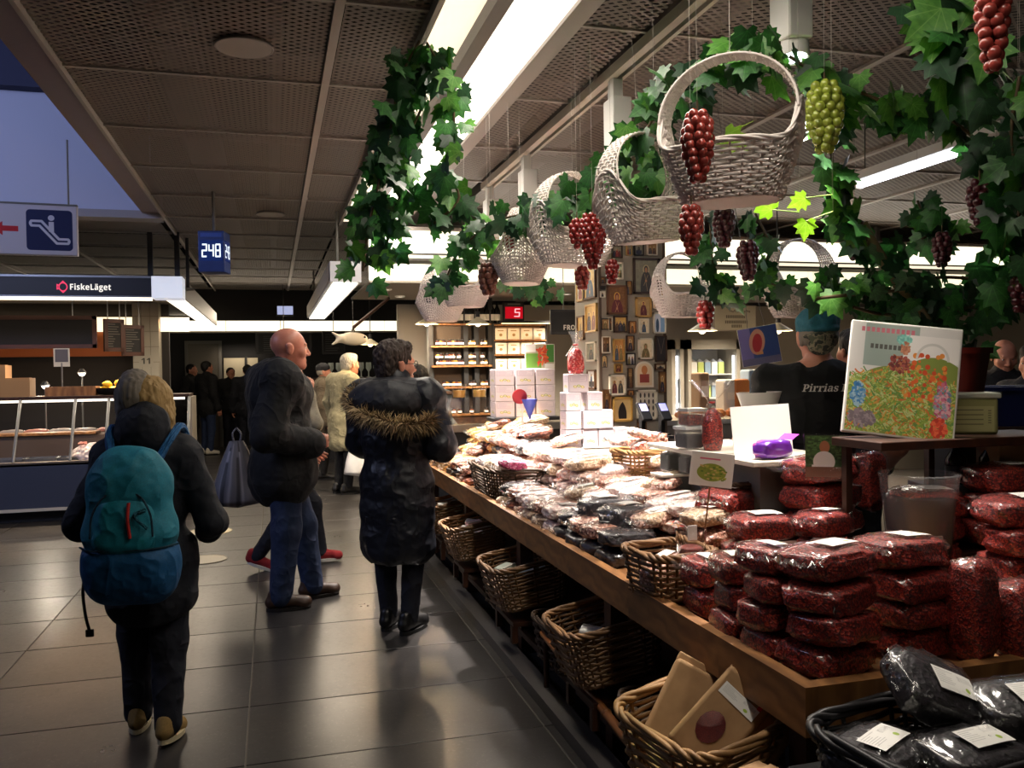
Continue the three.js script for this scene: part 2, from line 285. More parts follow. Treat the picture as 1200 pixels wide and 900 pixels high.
// ================================================================= smooth bodies: distance fields meshed with surface nets
// primitives: {a,b,ra,rb} tapered capsule, {c,r:[x,y,z],q?} ellipsoid; smooth minimum of width k
function netMesh(prims, cell, k = 0.03, bump) {
  const lo = V(1e9, 1e9, 1e9), hi = V(-1e9, -1e9, -1e9), boxes = [];
  for (const p of prims) {
    if (p.cut) continue;
    const b = new THREE.Box3();
    if (p.c) { const m = p.q ? Math.max(...p.r) : 0; b.min.set(p.c[0] - (m || p.r[0]), p.c[1] - (m || p.r[1]), p.c[2] - (m || p.r[2])); b.max.set(p.c[0] + (m || p.r[0]), p.c[1] + (m || p.r[1]), p.c[2] + (m || p.r[2])); }
    else { const m = Math.max(p.ra, p.rb); b.setFromPoints([V(...p.a), V(...p.b)]).expandByScalar(m); }
    boxes.push(b); lo.min(b.min); hi.max(b.max);
  }
  const pad = cell * 2.5 + 0.01; lo.subScalar(pad); hi.addScalar(pad);
  const nx = Math.ceil((hi.x - lo.x) / cell) + 1, ny = Math.ceil((hi.y - lo.y) / cell) + 1, nz = Math.ceil((hi.z - lo.z) / cell) + 1;
  const F = new Float32Array(nx * ny * nz).fill(0.2), sy = nx, sz = nx * ny;
  for (const p of prims) {
    const kk = p.k ?? k, b = new THREE.Box3();
    if (p.c) { const m = p.q ? Math.max(...p.r) : 0; b.min.set(p.c[0] - (m || p.r[0]), p.c[1] - (m || p.r[1]), p.c[2] - (m || p.r[2])); b.max.set(p.c[0] + (m || p.r[0]), p.c[1] + (m || p.r[1]), p.c[2] + (m || p.r[2])); }
    else b.setFromPoints([V(...p.a), V(...p.b)]).expandByScalar(Math.max(p.ra, p.rb));
    b.expandByScalar(kk + cell * 3);
    const i0 = Math.max(0, Math.floor((b.min.x - lo.x) / cell)), i1 = Math.min(nx - 1, Math.ceil((b.max.x - lo.x) / cell));
    const j0 = Math.max(0, Math.floor((b.min.y - lo.y) / cell)), j1 = Math.min(ny - 1, Math.ceil((b.max.y - lo.y) / cell));
    const k0 = Math.max(0, Math.floor((b.min.z - lo.z) / cell)), k1 = Math.min(nz - 1, Math.ceil((b.max.z - lo.z) / cell));
    let ax, ay, az, dx, dy, dz, dd, q, tmp;
    if (!p.c) { [ax, ay, az] = p.a; dx = p.b[0] - ax; dy = p.b[1] - ay; dz = p.b[2] - az; dd = dx * dx + dy * dy + dz * dz || 1e-9; }
    else if (p.q) { q = p.q.clone().invert(); tmp = V(0, 0, 0); }
    for (let c = k0; c <= k1; c++) for (let e = j0; e <= j1; e++) for (let a = i0; a <= i1; a++) {
      let x = lo.x + a * cell, y = lo.y + e * cell, z = lo.z + c * cell, d;
      if (p.c) {
        x -= p.c[0]; y -= p.c[1]; z -= p.c[2];
        if (q) { tmp.set(x, y, z).applyQuaternion(q); x = tmp.x; y = tmp.y; z = tmp.z; }
        const [rx, ry, rz] = p.r, A = Math.hypot(x / rx, y / ry, z / rz), B = Math.hypot(x / (rx * rx), y / (ry * ry), z / (rz * rz));
        d = B > 1e-6 ? A * (A - 1) / B : -Math.min(rx, ry, rz);
      } else {
        x -= ax; y -= ay; z -= az; let t = (x * dx + y * dy + z * dz) / dd; t = t < 0 ? 0 : t > 1 ? 1 : t;
        d = Math.hypot(x - dx * t, y - dy * t, z - dz * t) - (p.ra + (p.rb - p.ra) * t);
      }
      const i = a + e * sy + c * sz, f = F[i];
      if (p.cut) { F[i] = Math.max(f, -d); continue; }
      const h = Math.max(kk - Math.abs(f - d), 0) / (kk || 1);
      F[i] = Math.min(f, d) - h * h * kk * 0.25;
    }
  }
  if (bump) for (let c = 0; c < nz; c++) for (let e = 0; e < ny; e++) for (let a = 0; a < nx; a++) { const i = a + e * sy + c * sz; if (Math.abs(F[i]) < 0.06) F[i] += bump(lo.x + a * cell, lo.y + e * cell, lo.z + c * cell); }
  const vid = new Int32Array(nx * ny * nz).fill(-1), pos = [], nor = [], uv = [], idx = [];
  const E = [[0, 1], [0, 2], [0, 4], [1, 3], [1, 5], [2, 3], [2, 6], [3, 7], [4, 5], [4, 6], [5, 7], [6, 7]], off = [0, 1, sy, 1 + sy, sz, 1 + sz, sy + sz, 1 + sy + sz];
  for (let c = 0; c < nz - 1; c++) for (let e = 0; e < ny - 1; e++) for (let a = 0; a < nx - 1; a++) {
    const i = a + e * sy + c * sz; let m = 0; for (let o = 0; o < 8; o++) if (F[i + off[o]] < 0) m |= 1 << o;
    if (m === 0 || m === 255) continue;
    let X = 0, Y = 0, Z = 0, n = 0;
    for (const [p, r] of E) { if (((m >> p) & 1) === ((m >> r) & 1)) continue; const f0 = F[i + off[p]], f1 = F[i + off[r]], t = f0 / (f0 - f1); const q = (b) => ((p >> b) & 1) + t * (((r >> b) & 1) - ((p >> b) & 1)); X += q(0); Y += q(1); Z += q(2); n++; }
    X /= n; Y /= n; Z /= n; vid[i] = pos.length / 3;
    const px = lo.x + (a + X) * cell, py = lo.y + (e + Y) * cell, pz = lo.z + (c + Z) * cell; pos.push(px, py, pz);
    const g = (d0) => { let s = 0; for (let o = 0; o < 8; o++) { const bxx = o & 1, by = (o >> 1) & 1, bz = (o >> 2) & 1; const w = d0 === 0 ? (bxx ? 1 : -1) * (by ? Y : 1 - Y) * (bz ? Z : 1 - Z) : d0 === 1 ? (by ? 1 : -1) * (bxx ? X : 1 - X) * (bz ? Z : 1 - Z) : (bz ? 1 : -1) * (bxx ? X : 1 - X) * (by ? Y : 1 - Y); s += w * F[i + off[o]]; } return s; };
    const gx = g(0), gy = g(1), gz = g(2), l = Math.hypot(gx, gy, gz) || 1; nor.push(gx / l, gy / l, gz / l);
    const ang = Math.atan2(gx, gz) / (2 * PI); uv.push(px + pz * 0.7, py);
  }
  const quad = (a, b, c, d, flip) => { if (a < 0 || b < 0 || c < 0 || d < 0) return; flip ? idx.push(a, c, b, a, d, c) : idx.push(a, b, c, a, c, d); };
  for (let c = 1; c < nz - 1; c++) for (let e = 1; e < ny - 1; e++) for (let a = 1; a < nx - 1; a++) {
    const i = a + e * sy + c * sz, s = F[i] < 0;
    if (s !== F[i + 1] < 0) quad(vid[i - sy - sz], vid[i - sz], vid[i], vid[i - sy], !s);
    if (s !== F[i + sy] < 0) quad(vid[i - 1 - sz], vid[i - sz], vid[i], vid[i - 1], s);
    if (s !== F[i + sz] < 0) quad(vid[i - 1 - sy], vid[i - sy], vid[i], vid[i - 1], !s);
  }
  const G = new THREE.BufferGeometry(); G.setAttribute('position', new THREE.Float32BufferAttribute(pos, 3)); G.setAttribute('normal', new THREE.Float32BufferAttribute(nor, 3)); G.setAttribute('uv', new THREE.Float32BufferAttribute(uv, 2)); G.setIndex(idx);
  return boxUV(G);
}
const lerp3 = (a, b, t) => [a[0] + (b[0] - a[0]) * t, a[1] + (b[1] - a[1]) * t, a[2] + (b[2] - a[2]) * t];
const add3 = (a, b, s = 1) => [a[0] + b[0] * s, a[1] + b[1] * s, a[2] + b[2] * s];
const cap = (a, b, ra, rb = ra, k) => ({ a, b, ra, rb, k });
const ell = (c, r, q, k) => ({ c, r, q, k });
const nrm = (v) => { const l = Math.hypot(...v) || 1; return [v[0] / l, v[1] / l, v[2] / l]; };
const crs = (a, b) => [a[1] * b[2] - a[2] * b[1], a[2] * b[0] - a[0] * b[2], a[0] * b[1] - a[1] * b[0]];
// hand: wrist point, direction of the fingers, palm normal, +1 for the right hand, curl of the fingers in radians
function handPrims(w, dir, pn, side, curl, s = 1) {
  const d = nrm(dir); let n = nrm(pn); const x = nrm(crs(d, n)); n = nrm(crs(x, d)); const out = [];
  const P = (f, l, u) => [w[0] + (d[0] * f + x[0] * l + n[0] * u) * s, w[1] + (d[1] * f + x[1] * l + n[1] * u) * s, w[2] + (d[2] * f + x[2] * l + n[2] * u) * s];
  for (const l of [-0.026, -0.009, 0.009, 0.026]) out.push(cap(P(0, l * 0.5, 0), P(0.085, l, 0), 0.016 * s, 0.014 * s, 0.02 * s));
  const len = [0.066, 0.078, 0.072, 0.055], lat = [-0.03, -0.01, 0.0105, 0.03];
  for (let i = 0; i < 4; i++) {
    let f = 0.088, u = 0, ang = curl * 0.5; let p = P(f, lat[i] * side, u);
    for (let j = 0; j < 3; j++) { const L = len[i] * [0.45, 0.31, 0.24][j]; f += Math.cos(ang) * L; u += Math.sin(ang) * L; const q = P(f, lat[i] * side * (1 + 0.05 * j), u); out.push(cap(p, q, (0.0098 - j * 0.0008) * s, (0.009 - j * 0.0009) * s, 0.006 * s)); p = q; ang += curl * 0.75; }
  }
  const t0 = P(0.022, -0.028 * side, 0.008), t1 = P(0.055, -0.05 * side, 0.02), t2 = P(0.085, -0.05 * side + 0.012 * side * Math.min(1, curl), 0.03 + 0.012 * Math.min(1, curl)), t3 = P(0.105, -0.04 * side + 0.02 * side * Math.min(1, curl), 0.038 + 0.01 * curl);
  out.push(cap(t0, t1, 0.015 * s, 0.013 * s, 0.014 * s), cap(t1, t2, 0.0115 * s, 0.0105 * s, 0.006 * s), cap(t2, t3, 0.0105 * s, 0.009 * s, 0.006 * s));
  return out;
}
// head in its own frame: centre of the skull at the origin, looking along +z; 1 unit = 1 m
function headPrims(k = 1, female = false) {
  const e = (c, r, kk) => ell(c.map((x) => x * k), r.map((x) => x * k), null, (kk ?? 0.02) * k), c = (a, b, ra, rb, kk) => cap(a.map((x) => x * k), b.map((x) => x * k), ra * k, rb * k, (kk ?? 0.012) * k);
  const j = female ? 0.92 : 1;
  const out = [e([0, 0.03, -0.012], [0.076, 0.088, 0.098], 0.03), e([0, -0.02, 0.03], [0.064 * j, 0.085, 0.066], 0.03), e([0, -0.085, 0.045], [0.046 * j, 0.04, 0.045], 0.03),
    c([0, -0.107, 0.078], [0, -0.1, 0.082], 0.016, 0.016, 0.02), c([-0.03, 0.022, 0.083], [0.03, 0.022, 0.083], 0.012, 0.012, 0.012),
    c([0, 0.012, 0.092], [0, -0.03, 0.112], 0.008, 0.0125, 0.012), e([0.013, -0.036, 0.098], [0.009, 0.008, 0.011], 0.008), e([-0.013, -0.036, 0.098], [0.009, 0.008, 0.011], 0.008),
    c([-0.02, -0.066, 0.088], [0.02, -0.066, 0.088], 0.0068, 0.0068, 0.006), c([-0.017, -0.077, 0.087], [0.017, -0.077, 0.087], 0.0072, 0.0072, 0.006), e([0.045, -0.025, 0.062], [0.024, 0.026, 0.022], 0.02), e([-0.045, -0.025, 0.062], [0.024, 0.026, 0.022], 0.02)];
  for (const s of [-1, 1]) out.push(e([s * 0.079, -0.008, -0.012], [0.011, 0.033, 0.02], 0.008), e([s * 0.08, 0.012, -0.02], [0.013, 0.015, 0.016], 0.008));
  return out;
}
const HAIR = { brown: std(0x2c1e14, 0.75), dark: std(0x0f0b09, 0.7), grey: std(0x8c877c, 0.8), blonde: std(0x9a7d4c, 0.75), ash: std(0x6d655a, 0.8) };
const cloth = (hex, r = 0.85, o = {}) => std(hex, r, { map: fabricTex, bumpMap: foldTex, bumpScale: 0.016, ...o });
const wrinkle = (amp, f = 9) => (x, y, z) => amp * (fbm(x * f, y * f * 0.55, z * f, 2) + 0.5 * (1 - 2 * Math.abs(noise(x * f * 0.8 + y * 3, y * f * 0.9 - x * 4, z * f * 0.8))));
/* person: o = { label, pos:[x,z], turn, H, w (girth), pose joints given in a frame of a 1.75 m figure facing +z, x to the figure's left,
   cell sizes, clothes } */
function person(o) {
  const H = o.H ?? 1.75, S = H / 1.75, W = (o.w ?? 1), p = o.pose ?? {}, cell = (o.cell ?? 0.016), hc = o.headCell ?? 0.005;
  const g = thing('person', o.label, 'person', [o.pos[0], o.pos[2] ?? 0, o.pos[1]], o.turn ?? 0, o.group);
  const sc = (v) => [v[0] * S, v[1] * S, v[2] * S];
  const J = { hip: [0, 0.93, 0], chest: [0, 1.3, 0], neck: [0, 1.47, -0.005], head: [0, 1.625, 0.02],
    shL: [0.185 * W, 1.42, -0.01], shR: [-0.185 * W, 1.42, -0.01], elL: [0.25 * W, 1.13, -0.03], elR: [-0.25 * W, 1.13, -0.03], wrL: [0.26 * W, 0.87, 0.05], wrR: [-0.26 * W, 0.87, 0.05],
    hpL: [0.095, 0.9, 0], hpR: [-0.095, 0.9, 0], knL: [0.1, 0.49, 0.02], knR: [-0.1, 0.49, 0.02], anL: [0.1, 0.085, -0.02], anR: [-0.1, 0.085, -0.02], ...p };
  for (const n of Object.keys(J)) if (Array.isArray(J[n]) && J[n].length === 3) J[n] = sc(J[n]);
  const R = (x) => x * S * (0.5 + 0.5 * W);
  const lean = (t) => lerp3(J.hip, J.neck, t);
  const limbs = (e) => [
    cap(J.shL, J.elL, R(0.052) + e, R(0.042) + e), cap(J.elL, J.wrL, R(0.041) + e, R(0.029) + e), cap(J.shR, J.elR, R(0.052) + e, R(0.042) + e), cap(J.elR, J.wrR, R(0.041) + e, R(0.029) + e)];
  const legs = (e, f = 1) => [cap(J.hpL, J.knL, R(0.083) + e, R(0.056) + e * f), cap(J.knL, J.anL, R(0.054) + e * f, R(0.037) + e * f), cap(J.hpR, J.knR, R(0.083) + e, R(0.056) + e * f), cap(J.knR, J.anR, R(0.054) + e * f, R(0.037) + e * f)];
  const torso = (e) => [ell(J.hip, [R(0.165) + e, 0.14 * S + e * 0.5, R(0.115) + e], null, 0.06), ell(lean(0.4), [R(0.15) + e, 0.16 * S, R(0.11) + e], null, 0.06), ell(lean(0.74), [R(0.178) + e, 0.19 * S, R(0.118) + e], null, 0.06), cap(J.shL, J.shR, R(0.06) + e, R(0.06) + e, 0.06)];
  // --- body: one continuous surface, head and hands on finer grids
  const hk = (o.headK ?? 1.0) * S, hq = new THREE.Quaternion().setFromEuler(new THREE.Euler(o.nod ?? 0, o.look ?? 0, o.tilt ?? 0, 'YXZ'));
  const hd = V(...J.head);
  const inHead = (q) => { const v = V(...q).applyQuaternion(hq).add(hd); return [v.x, v.y, v.z]; };
  const headP = headPrims(hk, o.female).map((q) => (q.c ? { ...q, c: inHead(q.c), q: hq } : { ...q, a: inHead(q.a), b: inHead(q.b) }));
  headP.push(cap(J.neck, inHead([0, -0.05 * hk, -0.02 * hk]), 0.056 * S, 0.052 * S, 0.03));
  const bodyGeos = [netMesh([...torso(0), ...limbs(0), ...legs(0), cap(lean(0.9), inHead([0, -0.04, -0.02]), R(0.06), 0.05 * S)], cell * 1.5, 0.04), netMesh(headP, hc, 0.012)];
  for (const [k, w, e] of [['L', J.wrL, J.elL], ['R', J.wrR, J.elR]]) {
    const hnd = o['hand' + k] ?? {}; if (hnd.skip) continue;
    const dir = hnd.dir ?? nrm(add3(w, e, -1)), sgn = k === 'L' ? 1 : -1;
    const pn = hnd.palm ?? [-sgn, 0, 0.15];
    bodyGeos.push(netMesh([...handPrims(w, dir, pn, hnd.side ?? sgn, hnd.curl ?? 0.5, S * (o.handK ?? 1)), cap(lerp3(e, w, 0.75), w, R(0.031), 0.026 * S, 0.02)], o.handCell ?? 0.0045, 0.006));
  }
  part('body', bodyGeos, o.skin ?? M.skin, g);
  // --- face
  if (o.face !== false) for (const s of [-1, 1]) {
    const c = inHead([s * 0.031 * hk, 0.004 * hk, 0.081 * hk]);
    const e = part('eye', sph(0.0115 * hk, 0, 0, 0, 10), std(0xcfc9c0, 0.3), g, c); part('iris', sph(0.006 * hk, 0, 0, 0, 8), std(0x2a1d14, 0.3), e, V(0, 0, 0.0072 * hk).applyQuaternion(hq));
    if (o.brows) part('eyebrow', netMesh([cap(inHead([s * 0.015 * hk, 0.026 * hk, 0.092 * hk]), inHead([s * 0.047 * hk, 0.025 * hk, 0.079 * hk]), 0.0045 * hk, 0.003 * hk)], 0.003), o.brows, g);
  }
  // --- hair / headgear
  const hp = (c, r, k) => ell(inHead(c.map((x) => x * hk)), r.map((x) => x * hk), hq, k);
  const hairBump = (a, f) => (x, y, z) => a * (noise(x * f, y * f * 0.5, z * f) + 0.6 * noise(x * f * 2.2, y * f, z * f * 2.2));
  if (o.hair) {
    const st = o.hairStyle ?? 'short'; let pr;
    if (st === 'short') pr = [hp([0, 0.045, -0.025], [0.084, 0.086, 0.1], 0.02), hp([0, 0.0, -0.062], [0.07, 0.075, 0.055], 0.02), hp([0.072, 0.03, -0.02], [0.014, 0.04, 0.035]), hp([-0.072, 0.03, -0.02], [0.014, 0.04, 0.035])];
    if (st === 'full') pr = [hp([0, 0.05, -0.03], [0.094, 0.098, 0.112], 0.02), hp([0, -0.01, -0.075], [0.082, 0.095, 0.055], 0.02), hp([0, 0.1, 0.03], [0.07, 0.04, 0.06], 0.02)];
    if (st === 'bob') pr = [hp([0, 0.04, -0.025], [0.1, 0.1, 0.115], 0.02), hp([0, -0.05, -0.06], [0.098, 0.11, 0.072], 0.03), hp([0.08, -0.04, -0.005], [0.03, 0.1, 0.06], 0.02), hp([-0.08, -0.04, -0.005], [0.03, 0.1, 0.06], 0.02)];
    if (st === 'fringe') pr = [hp([0, 0.0, -0.055], [0.077, 0.06, 0.055], 0.02), hp([0.072, 0.0, -0.02], [0.013, 0.045, 0.035]), hp([-0.072, 0.0, -0.02], [0.013, 0.045, 0.035])];
    part('hair', netMesh(pr, o.hairCell ?? hc * 1.2, 0.02 * hk, hairBump(o.hairAmp ?? 0.007, o.hairF ?? 55)), o.hair, g);
  }
  if (o.hat) { const h = part(o.hatName ?? 'cap', netMesh([hp([0, 0.065, -0.014], [0.093, 0.072, 0.108], 0.01), hp([0, 0.035, -0.02], [0.092, 0.03, 0.106], 0.01), ...(o.peak ? [hp([0, 0.045, 0.1], [0.06, 0.008, 0.05], 0.008)] : [])], hc * 1.2, 0.01, hairBump(0.004, 30)), o.hat, g); }
  if (o.glasses) { for (const s of [-1, 1]) { const rg = new THREE.TorusGeometry(0.022 * hk, 0.002 * hk, 6, 18).applyQuaternion(hq); part('glasses_rim', rg, M.black, g, inHead([s * 0.033 * hk, 0.0, 0.104 * hk])); part('glasses_temple', rod(inHead([s * 0.056 * hk, 0.004, 0.1 * hk]), inHead([s * 0.086 * hk, 0.008, -0.01]), 0.0022 * hk), M.black, g); } }
  // --- trousers
  if (o.trousers) part('trousers', netMesh([ell(J.hip, [R(0.172) + 0.008, 0.13 * S, R(0.122) + 0.008], null, 0.05), ...legs(0.014, o.flare ?? 1.4)], cell, 0.035, wrinkle(0.006, 10)), o.trousers, g);
  // --- shoes
  if (o.shoes) for (const k of ['L', 'R']) {
    const a = J['an' + k], fd = o['foot' + k] ?? (k === 'L' ? [0.12, 0, 1] : [-0.12, 0, 1]), f = nrm(fd), P = (t, u, y) => [a[0] + f[0] * t * S + f[2] * u * S, a[1] + (y - 0.085) * S + f[1] * t * S, a[2] + f[2] * t * S - f[0] * u * S];
    const sh = part('shoe', netMesh([cap(P(-0.055, 0, 0.055), P(0.0, 0, 0.065), 0.042 * S, 0.045 * S, 0.02), cap(P(0.0, 0, 0.06), P(0.15, 0, 0.042), 0.043 * S, 0.036 * S, 0.02), cap(P(0.02, 0, 0.09), P(-0.04, 0, 0.1), 0.034 * S, 0.04 * S, 0.02), ell(P(0.13, 0, 0.032), [0.045 * S, 0.03 * S, 0.045 * S], null, 0.02)], 0.007, 0.02), o.shoes, g);
    const fw = Math.atan2(f[0], f[2]); const so = new THREE.Shape(); so.absellipse(0, 0, 0.05 * S, 0.135 * S, 0, 2 * PI); 
    part('sole', new THREE.ExtrudeGeometry(so, { depth: 0.022 * S, bevelEnabled: false, curveSegments: 12 }).rotateX(PI / 2).translate(0, 0.022 * S, 0), o.sole ?? M.black, sh, P(0.045, 0, 0.0), [-Math.asin(clamp(f[1], -1, 1)), fw, 0]);
    if (o.laces) for (let q = 0; q < 3; q++) part('lace', rod(P(0.03 + q * 0.028, -0.026, 0.103 - q * 0.012), P(0.036 + q * 0.028, 0.026, 0.103 - q * 0.012), 0.0035), o.laces, sh);
  }
  // --- jacket
  if (o.jacket) {
    const e = o.puff ?? 0.028, len = o.jacketLen ?? 0.1, prs = [...torso(e), ...limbs(e * 0.8).map((q) => ({ ...q, k: 0.03 }))];
    const bot = [J.hip[0], J.hip[1] - len * S, J.hip[2]];
    prs.push(ell(lerp3(J.hip, bot, 0.5), [R(0.175) + e, len * S * 0.75 + 0.08, R(0.125) + e], null, 0.05));
    if (len > 0.2) prs.push(ell(bot, [R(0.17) + e, 0.16 * S, R(0.13) + e], null, 0.05));
    if (o.collar !== false) prs.push(cap(add3(J.neck, [0, -0.02, -0.01]), add3(J.neck, [0, 0.045 * S, 0.005]), 0.085 * S, 0.075 * S, 0.03));
    prs.push({ c: [bot[0], bot[1] - 0.5, bot[2]], r: [0.6, 0.5 - 0.09 * S, 0.6], cut: true });
    if (o.hood) prs.push(ell(add3(J.neck, [0, 0.06 * S, -0.075 * S]), [0.135 * S, 0.15 * S, 0.115 * S], null, 0.05));
    const quilt = o.quilt ? (x, y, z) => -0.005 * Math.abs(Math.sin(y * PI / 0.13 + x * 1.5 + 2.2 * noise(x * 3, y * 2, z * 3))) + 0.011 * fbm(x * 9, y * 7, z * 9, 3) : wrinkle(o.folds ?? 0.013, 8);
    part('jacket', netMesh(prs, cell, 0.03, quilt), o.jacket, g);
    if (o.cuffs !== false) for (const k of ['L', 'R']) part('cuff', netMesh([cap(lerp3(J['el' + k], J['wr' + k], 0.86), lerp3(J['el' + k], J['wr' + k], 0.97), R(0.036) + e * 0.8, R(0.035) + e * 0.8)], 0.011), o.jacket, g);
  }
  if (o.vest) part('vest', netMesh([...torso(0.045), ell(add3(J.hip, [0, -0.08, 0]), [R(0.18) + 0.04, 0.12, R(0.13) + 0.04], null, 0.05)], cell, 0.04, wrinkle(0.006)), o.vest, g);
  g.userData.joints = undefined; delete g.userData.joints;
  g._J = J; g._inHead = inHead; g._hq = hq; g._S = S;
  return g;
}
// ================================================================= people
const navy = cloth(0x11141f), blackCloth = cloth(0x0f0f12), jeans = cloth(0x27375a, 0.9), darkJean = cloth(0x0d1020);
function backPos(u, v) { const p = onY(u, v, 0); return [p.x, p.z]; }
// --- shopper with the turquoise backpack, walking away
const walker = person({ label: 'person in a navy jacket seen from behind wearing a turquoise backpack', pos: backPos(181, 862), turn: PI - 0.12, H: 1.46, w: 1.08, female: true,
  pose: { knL: [0.1, 0.49, 0.1], anL: [0.1, 0.09, 0.1], knR: [-0.08, 0.48, 0.0], anR: [-0.09, 0.1, -0.1], elL: [0.315, 1.07, -0.05], elR: [-0.315, 1.07, -0.05], wrL: [0.24, 0.98, 0.2], wrR: [-0.24, 0.98, 0.2], head: [0, 1.64, 0.04], shL: [0.17, 1.4, -0.01], shR: [-0.17, 1.4, -0.01] },
  hair: HAIR.blonde, hairStyle: 'bob', hairAmp: 0.006, headK: 1.12, hood: true, nod: 0.1, jacket: navy, jacketLen: 0.24, puff: 0.034, trousers: darkJean, flare: 1.9, shoes: cloth(0x9a7c46), sole: std(0xbcae8c, 0.7), laces: M.offwhite, cell: 0.013,
  footL: [0.1, 0, 1], footR: [-0.1, -0.12, 1] });
{ // grey crown of the hair
  const S = walker._S; const c = walker._inHead([-0.03, 0.06, -0.03]);
  part('grey_hair', netMesh([ell(walker._inHead([0.045, 0.05, -0.03]), [0.075, 0.105, 0.122], null, 0.02), ell(walker._inHead([0.085, -0.03, -0.02]), [0.035, 0.1, 0.075], null, 0.03)], 0.006, 0.02, (x, y, z) => 0.006 * noise(x * 60, y * 25, z * 60)), HAIR.ash, walker);
}
{ // backpack, hung on the back of the walker
  const b = thing('backpack', 'turquoise backpack with red zip pull on the back of walking person', 'backpack', walker.position, walker.rotation.y);
  const teal = cloth(0x0d7f96, 0.7), blue = cloth(0x0a5c92, 0.7), S = walker._S, zc = -0.27;
  const shell = (x, y, z) => 0.004 * fbm(x * 12, y * 12, z * 12, 2);
  part('upper_bag', netMesh([ell([0, 1.04, zc], [0.155, 0.19, 0.11], null, 0.05), cap([-0.06, 0.9, zc], [0.06, 0.9, zc], 0.115, 0.115, 0.05), cap([-0.03, 1.1, zc + 0.01], [0.03, 1.1, zc + 0.01], 0.1, 0.1, 0.06), { c: [0, 0.6, zc], r: [0.6, 0.245, 0.6], cut: true }], 0.009, 0.05, shell), teal, b);
  part('lower_bag', netMesh([cap([-0.062, 0.8, zc - 0.002], [0.062, 0.8, zc - 0.002], 0.118, 0.118, 0.05), cap([-0.07, 0.72, zc + 0.01], [0.07, 0.72, zc + 0.01], 0.1, 0.1, 0.05), { c: [0, 1.105, zc], r: [0.6, 0.26, 0.6], cut: true }], 0.009, 0.05, shell), blue, b);
  const pk = part('front_pocket', netMesh([ell([0, 0.95, zc - 0.075], [0.115, 0.12, 0.055], null, 0.03), cap([-0.07, 0.88, zc - 0.08], [0.07, 0.88, zc - 0.08], 0.045, 0.045, 0.04)], 0.008, 0.04, shell), cloth(0x0b8a9e, 0.7), b);
  part('zip', tube([[-0.11, 0.9, zc - 0.12], [-0.1, 0.99, zc - 0.118], [-0.05, 1.06, zc - 0.108], [0.05, 1.06, zc - 0.108], [0.1, 0.99, zc - 0.118], [0.11, 0.9, zc - 0.12]], 0.004, 24), cloth(0x083f55), pk);
  part('zip_pull', tube([[-0.03, 1.03, zc - 0.128], [-0.028, 0.97, zc - 0.138], [-0.035, 0.9, zc - 0.14]], 0.006, 8), std(0xb02018, 0.6), b);
  part('pocket_flap', tube([[-0.085, 1.0, zc - 0.112], [-0.05, 0.985, zc - 0.135], [-0.095, 0.93, zc - 0.132]], 0.006, 14), cloth(0x0a6c80), b);
  part('seam', tube([[-0.178, 0.852, zc - 0.02], [-0.12, 0.852, zc - 0.1], [0, 0.852, zc - 0.12], [0.12, 0.852, zc - 0.1], [0.178, 0.852, zc - 0.02]], 0.004, 24), cloth(0x07485c), b);
  part('grab_handle', tube([[-0.05, 1.17, zc + 0.06], [-0.03, 1.205, zc + 0.05], [0.03, 1.205, zc + 0.05], [0.05, 1.17, zc + 0.06]], 0.009, 14), std(0x9c1522, 0.7), b);
  for (const s of [-1, 1]) part('shoulder_strap', tube([[s * 0.07, 1.13, zc + 0.06], [s * 0.12, 1.255, -0.1], [s * 0.13, 1.285, 0.0], [s * 0.13, 1.22, 0.12], [s * 0.14, 1.05, 0.17]], 0.018, 24).scale(1, 1, 1), cloth(0x0b5f9a), b);
  part('dangling_strap', tube([[0.19, 0.74, -0.2], [0.2, 0.66, -0.2], [0.195, 0.56, -0.19], [0.185, 0.5, -0.18]], 0.006, 12), M.black, b);
  part('strap_buckle', rbx(0.03, 0.03, 0.012, 0.004, 0.185, 0.495, -0.18), M.black, b);
}
// --- bald man
const bald = person({ label: 'bald man in a bulky black jacket and blue jeans standing in profile', pos: backPos(345, 708), turn: PI / 2 + 0.18, H: 1.79, w: 1.3, headK: 1.08, cell: 0.015,
  pose: { elR: [-0.31, 1.1, -0.2], wrR: [-0.22, 1.03, 0.08], elL: [0.28, 1.13, -0.04], wrL: [0.2, 0.98, 0.14], hip: [0, 0.93, -0.06], hpL: [0.095, 0.9, -0.05], hpR: [-0.095, 0.9, -0.06], shL: [0.24, 1.42, -0.1], shR: [-0.24, 1.42, -0.1], knL: [0.1, 0.49, 0.08], anL: [0.1, 0.085, 0.14], knR: [-0.1, 0.49, -0.06], anR: [-0.1, 0.085, -0.1], head: [0, 1.62, 0.0], neck: [0, 1.46, -0.07] },
  handR: { dir: [0.15, 0.1, 1], palm: [1, 0.1, 0], curl: 1.5, side: -1 }, skin: std(0xffffff, 0.42, { map: dataTex(128, 128, (x, y) => mixc([172, 104, 84], [204, 138, 114], tfbm(x, y, 8, 3)), true, 3) }), brows: HAIR.ash,
  jacket: blackCloth, puff: 0.07, jacketLen: 0.2, trousers: jeans, flare: 2.1, shoes: std(0x3a2416, 0.5), sole: std(0x17110d, 0.7), laces: std(0x9a8352, 0.7), nod: 0.02 });
part('shirt_collar', tube([[-0.075, 1.5, -0.09], [-0.07, 1.475, 0.0], [-0.02, 1.44, 0.06], [0.05, 1.45, 0.04]].map((p) => p.map((x) => x * bald._S)), 0.014, 16), cloth(0x77735f), bald);
